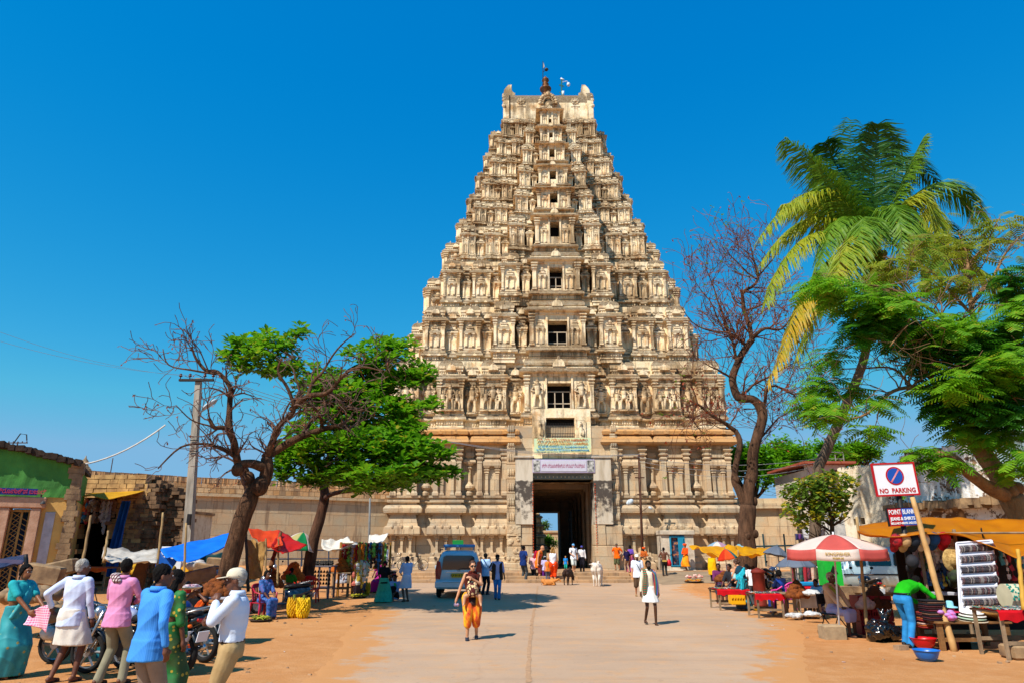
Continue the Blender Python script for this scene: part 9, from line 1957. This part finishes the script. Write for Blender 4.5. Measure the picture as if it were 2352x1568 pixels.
def crate(label,p,m,w=.4,d=.3,h=.26,rz=0,group=None):
 t=thing('crate',label,'crate',tuple(p),rz,group);mb=MB();mb.box(-w/2,w/2,-d/2,d/2,0,.02)
 for sx in(-1,1):mb.box(sx*w/2-.012,sx*w/2+.012,-d/2,d/2,.02,h);mb.box(-w/2+.013,w/2-.013,sx*d/2-.011,sx*d/2+.011,.021,h*.45);mb.box(-w/2+.013,w/2-.013,sx*d/2-.011,sx*d/2+.011,h*.75,h-.001)
 for k in range(1,5):mb.box(-w/2+w*k/5-.012,-w/2+w*k/5+.012,-d/2-.01,d/2+.01,.022,h-.01)
 mb.build('shell',m,t);return t
crate('yellow plastic crate under the left bead table',(wx(1690,22),22.0,gz(wx(1690,22),22)+.2),mat('e8a80c',.5,.1));M_CR=mat('8a101a',.5,.2,5)
for k in range(9):
 px=1972+(k%3)*23;lv_=k//3;p=Vec((wx(px,16.3),16.3,gz(wx(px,16.3),16.3)+lv_*.27));t=crate('%s red drink crate in the %s layer under the sacking'%(('left','middle','right')[k%3],('bottom','middle','top')[lv_]),p,M_CR,.27,.4,.26,0,'red drink crates')
 if k==8:text_mesh('Coca-Cola',.085,M_W,'lettering',t,(0,-.222,.13),bold=.002)
heap('brown_sacking','brown sacking draped over the red crates',2010,1392,56,46,16.3,mat('5a3418',.9,.4,5,.5,15,c2='3a2010'),31,size=.13,n=50,cat_='sacking');heap('white_cloth_bundle','pale pink cloth bundle hanging at the front of the crates',1990,1394,34,22,15.9,mat('c8a89a',.9,.3,5,.4,15),32,size=.08,n=30,cat_='cloth')
mb=MB();r=random.Random(12);[mb.ell((r.uniform(-.22,.22),r.uniform(-.15,.15),r.uniform(.1,.38)*(1-.2*r.random())),(r.uniform(.12,.2),r.uniform(.1,.16),r.uniform(.1,.18)),9,7,MRot(r.uniform(0,3),3,'Z'))for _ in range(14)];[mb.chain([(0,0,.4),(r.uniform(-.15,.15),r.uniform(-.1,.1),.62)],[.05,.02],6)for _ in range(5)]
bo=obj_from('rubbish_bag',remesh(mb,.018,0,.02,4,(30,30,24)),None,mat('0c0c0e',.18,.3,8,spec=.7,coat=.4));bo.location=G(2040,1474);tag(bo,'shiny black rubbish bag left of the bending man','bag')
def bowl(label,p,m,r_=.2,h=.17):
 mb=MB();mb.lathe((0,0,0),[(r_*.55,0),(r_*.8,h*.35),(r_*.95,h*.8),(r_,h),(r_*1.07,h),(r_*1.07,h*1.05),(r_*.97,h*1.03),(r_*.9,h*.8),(r_*.5,.02),(.01,.02)],28);return place(mb,'plastic_bowl',label,'bowl',p,m,True)
g=G(2131,1517);bowl('blue plastic bowl standing on the dirt in front',g,mat('1a6ac0',.35,.1,4,spec=.5));bowl('red plastic bowl behind the blue one',G(2124,1489)+Vec((0,0,.02)),mat('c80c18',.35,.1,4,spec=.5),.22,.17);bowl('shallow yellow basin under the bead table',G(1746,1402),mat('d8d020',.4,.1,4),.22,.1)
g=G(1858,1421);ct=thing('coconut_cart','white painted board cart under the coconut heap','cart',tuple(g));mb=MB();mb.bev(-.36,.34,-.02,.02,.28,.62,.01);mb.build('front_board',mat('c8c4c0',.7,.2,4,c2='a8a098'),ct);mb=MB();mb.bev(-.62,.36,.0,.62,.62,.66,.01);mb.build('table_top',M_WOODG,ct)
for x,y in((-.34,0),(.32,0),(-.34,.6),(.32,.6)):mb=MB();mb.bev(x-.035,x+.035,y-.035,y+.035,-.03,.62,.005);mb.build('leg',M_WOODG,ct)
mb=MB();mb.bev(-.4,.34,-.05,.05,.08,.13,.01);mb.build('rail',M_WOODG,ct)
M_PB=mat('a8acb0',.45,.35,14,.5,30,c2='d8d8d6',spec=.4)
for px,py,Y,lb in((1862,1366,19.3,'clear plastic bag of goods on the coconut cart'),(1866,1415,18.8,'white sack under the coconut cart'),(1822,1418,19.5,'crumpled white sacks left of the coconut cart')):
 mb=MB();r=random.Random(px);[mb.ell((r.uniform(-.13,.13),r.uniform(-.1,.1),r.uniform(.06,.2)),(.11,.09,.09),8,6)for _ in range(7)];o=obj_from('plastic_bag',remesh(mb,.016,0,.012,2,(30,30,20)),None,M_PB);o.location=W(px,py,Y);o.scale=(1.1,1,.6);tag(o,lb,'bag')
mb=MB();mb.bev(-.24,.24,-.16,.16,0,.12,.03);place(mb,'suitcase','bright blue case lying on the red cloth beside the coconut stall','case',(wx(1858,21),21,zat(1345,21)),mat('1a8ac0',.4,.2,3));tb=table('market_table','red covered table behind the coconut cart under the blue case','table',wx(1832,21),wx(1888,21),20.7,21.4,zat(1346,21)-gz(wx(1860,21),21),M_WOODG,cloth=M_RC)
def textile_rack(label,px0,px1,py0,py1,Y,cols,seed):
 x0,x1=wx(px0,Y),wx(px1,Y);z1=zat(py0,Y);z0=zat(py1,Y);t=thing('textile_rack',label,'rack',((x0+x1)/2,Y,gz((x0+x1)/2,Y)));off=Vec(t.location);Mo=MTra(-off);mb=MB(Mo);mb.cyl((x0,Y,z1),(x1,Y,z1),.02,n=6);[mb.cyl((x,Y,off.z),(x,Y,z1),.025,n=6)for x in(x0,x1)];mb.build('frame',M_WOODG,t);n=int((x1-x0)/.11);r=random.Random(seed)
 for k in range(n):mb=MB(Mo);xx=x0+(x1-x0)*k/n;zb=z0+r.uniform(0,.25)*(z1-z0);c=cols[k%len(cols)];mb.sheet(lambda u,v:(xx+.11*u,Y-.03+.02*sin(u*6+v*3),z1-(z1-zb)*v),5,8,0);o=mb.build('hanging_cloth',mat(c,.85,.4,14,c2=r.choice(cols)),t,True);o.modifiers.new('s','SOLIDIFY').thickness=.006
textile_rack('rack of red and striped textiles behind the coconut stall',1822,1876,1296,1340,22,['a81a24','c8b8a8','3a6a5a','8a2a3a','2a2a3a','c87a5a'],3);textile_rack('dark textiles hanging behind the small fig tree',1840,1870,1225,1240,28,['2a2a5a','5a2a6a','1a1a22'],4)
g=Vec((wx(1744,24),24,0));g.z=gz(g.x,24);mb=MB();mb.lathe((0,0,0),[(.2,0),(.22,.02),(.2,.06),(.2,1.02),(.24,1.05),(.2,1.12),(.02,1.2)],16);place(mb,'iron_drum','rust red iron cylinder standing behind the bead stall','drum',g,mat('8a2a1a',.7,.4,4,c2='5a1c12'),True)
Y=21;g=thing('green_shrine','bright green painted plinth with a dark triangular niche','shrine',(wx(1920,Y),Y,gz(wx(1920,Y),Y)));z1=zat(1286,Y)-g.location.z;hw_=(wx(1940,Y)-wx(1901,Y))/2;mb=MB();mb.bev(-hw_,hw_,0,.5,.55,z1,.02);mb.build('body',mat('1eb83a',.6,.2,4,c2='12a030'),g);mb=MB();mb.bev(-hw_-.05,hw_+.1,-.04,.55,0,.55,.02);mb.build('base',mat('9a3a4a',.8,.3,9,c2='c8b8b0'),g);mb=MB();mb.prism([(-.13,z1-.38),(.13,z1-.38),(0,z1-.12)],-.004,.05);mb.build('niche',M_DARK,g)
# ================================================================= goods on the left hand stalls
ts=thing('trinket_stall','open stall hung with bright strings of toys and beads left of the parked car','stall',(wx(830,29.5),29.5,gz(wx(830,29.5),29.5)));off=Vec(ts.location);Mo=MTra(-off);x0,x1=wx(783,29.5),wx(880,30);z1=zat(1247,29.5)
for x,y in((x0,29),(x1,29.6),(x0+.1,31),(x1,31.3),((x0+x1)/2,28.8)):mb=MB(Mo);mb.cyl((x,y,off.z-.05),(x,y,z1+.05),.05,n=7);mb.build('post',mat('a8762a',.7,.3,4),ts)
mb=MB(Mo);mb.cyl((x0,29,z1),(x1,29.6,z1),.03,n=6);mb.cyl((x0,31,z1),(x1,31.3,z1),.03,n=6);mb.build('rail',M_WOODG,ts);TC=['a81a1a','c8c0b8','6a2a1a','d87a1a','2a6a9a','b8a8c8','3a2a22','c83a5a','8ac04a']
goods_strings('hanging_goods',x0,x1,29.2,zat(1325,29.2),z1,40,TC,ts,off,21,.08,(5,10));goods_strings('hanging_goods',x0,x1,30.3,zat(1300,30),z1,30,TC,ts,off,22,.09,(3,8));goods_strings('hanging_goods',wx(812,27.8),wx(842,27.8),27.8,zat(1352,27.8),zat(1290,27.8),12,['c8ccc8','a8b8a0','c86a5a','b8a030'],ts,off,23,.1,(3,6))
tb=table('market_table','rough wooden table under the coconut heap left of the trinket stall','table',wx(752,29),wx(808,29),28.6,29.6,zat(1313,29)-gz(wx(780,29),29),M_WOODG,.09)
tb=table('market_table','table of small iron figures behind the almond tree trunk','table',wx(716,27.5),wx(762,27.5),27.2,28.2,zat(1298,27.5)-gz(wx(740,27.5),27.5),mat('6a6470',.7,.3),.07);r=random.Random(7);ip=Vec(tb.location)+Vec((0,0,zat(1298,27.5)-gz(wx(740,27.5),27.5)+.0))
mb=MB();[mb.lathe((r.uniform(-.45,.35),r.uniform(-.35,.35),0),[(.04,0),(.02,.03),(.05,.08),(.02,.12),(.03,.15),(.005,.2)],6)for _ in range(34)];place(mb,'iron_figures','crowd of small dark iron figures on the table','figures',ip,mat('1c1814',.4,.3,metal=.5),kind='stuff');mb=MB();[mb.lathe((-.42+(k%8)*.11,-.52,-.25-.14*(k//8)),[(.045,0),(.04,.05),(.012,.09),(.004,.12)],7)for k in range(32)];place(mb,'iron_bells','rows of dark bells hanging from the table edge','bells',ip,mat('1c1814',.4,.3,metal=.5),kind='stuff')
tb=table('market_table','low board table behind the girl in green','table',wx(655,24),wx(712,24),23.7,24.5,.62,M_WOODG,.05);tb=table('market_table','white board table under the coconut heap beside the man in the cap','table',wx(450,14.5),wx(545,14.5),14.1,15.0,max(.3,zat(1368,14.5)-gz(wx(500,14.5),14.5)),mat('b8b4b8',.7,.2,4,c2='989098'),.05);tb=table('market_table','teal topped table behind the pink shirt man','table',wx(255,13),wx(345,13),12.8,13.6,.72,mat('1a7a8a',.6,.3,4),.05)
for px,py,Y,c,lb,s_ in((300,1386,13.2,'c0bcae','cloth bundle on the teal table behind the pink shirt man',.1),(322,1384,13.4,'9a9a3a','olive sack on the teal table',.1),(178,1372,13,'b8b0a0','pale sacks heaped behind the grey haired man',.14),(120,1455,12.2,'d0ccc4','white crumpled sacks on the ground between the two leftmost people',.12),(305,1310,20,'c8981c','yellow bag hanging beside the brown board',.12),(398,1292,24,'d8d8dc','white plastic bags left of the painted pole foot',.14),(452,1297,24,'b8b4b0','grey white bags right of the painted pole foot',.15),(505,1318,23,'c8c4bc','white sack beside the stone blocks',.12),(385,1302,23,'c8a83a','yellow sack near the painted pole foot',.12)):
 heap('cloth_bundle',lb,px,py+6,30,20,Y,mat(c,.85,.3,6,.4,20),px,size=s_,n=14,cat_='bundle')
mb=MB();mb.prism([(-.28,0),(.12,-.1),(.2,.75),(-.05,.85)],-.04,.04);place(mb,'brown_board','brown wooden board leaning under the grey plastic roof','board',W(318,1346,19),mat('5a3414',.85,.4,3,.4,12,c2='3a200c'));mb=MB();mb.bev(-.35,.35,-.03,.03,0,.9,.01);o=place(mb,'stall_sign','white board lettered STALL half hidden by the blue tarpaulin','sign',W(388,1320,23.5),mat('d8dce0',.7,.1));text_mesh('STALL',.24,mat('1a3a6a',.6),'lettering',o,(0,-.034,.68),bold=.006)
for px,py,Y,s_,lb in((480,1318,24,(1.0,.6,.4),'larger squared granite block beside the teal cloth'),(503,1305,25.5,(.9,.5,.45),'smaller granite block right of the larger one'),(445,1330,22,(1.3,.15,.35),'slanting cut stone slab right of the painted pole foot'),(130,1308,21,(1.0,.7,.3),'tilted stone slab before the green house'),(95,1325,20,(.9,.6,.4),'low stone block under the green house door')):
 mb=MB(MRot(.25*sin(px),4,'Y'));mb.bev(-s_[0]/2,s_[0]/2,-s_[1]/2,s_[1]/2,-.1,s_[2],.04);place(mb,'stone_block',lb,'stone',W(px,py+6,Y),M_RUB,rz=.3)
mb=MB();r=random.Random(77)
for k in range(420):
 x=r.uniform(-13,14);y=r.uniform(8,34)
 if interp(rdl,y)+.2<x<interp(rdr,y)-.2 and r.random()<.93:continue
 s_=r.uniform(.012,.05)*(1+2.0*(r.random()<.06));mb.cbox((x,y,gz(x,y)+s_*.25),(s_*r.uniform(1,1.8),s_,s_*.7),MRot(r.uniform(0,3),3,'Z')@MRot(r.uniform(-.3,.3),3,'X'))
place(mb,'pebbles','pebbles scattered over the dirt','pebbles',(0,0,0),mat('b09070',.95,.4,9),kind='stuff')
mb=MB();[mb.cbox((x,y,gz(x,y)+.01),(r.uniform(.03,.09),r.uniform(.02,.06),.008),MRot(r.uniform(0,3),3,'Z'))for x,y in[(r.choice((r.uniform(-10,-4),r.uniform(5,12))),r.uniform(9,30))for _ in range(70)]];place(mb,'litter','scraps of paper litter on the dirt','litter',(0,0,0),mat('c8c4bc',.8,.4,2,c2='a05a4a'),kind='stuff')
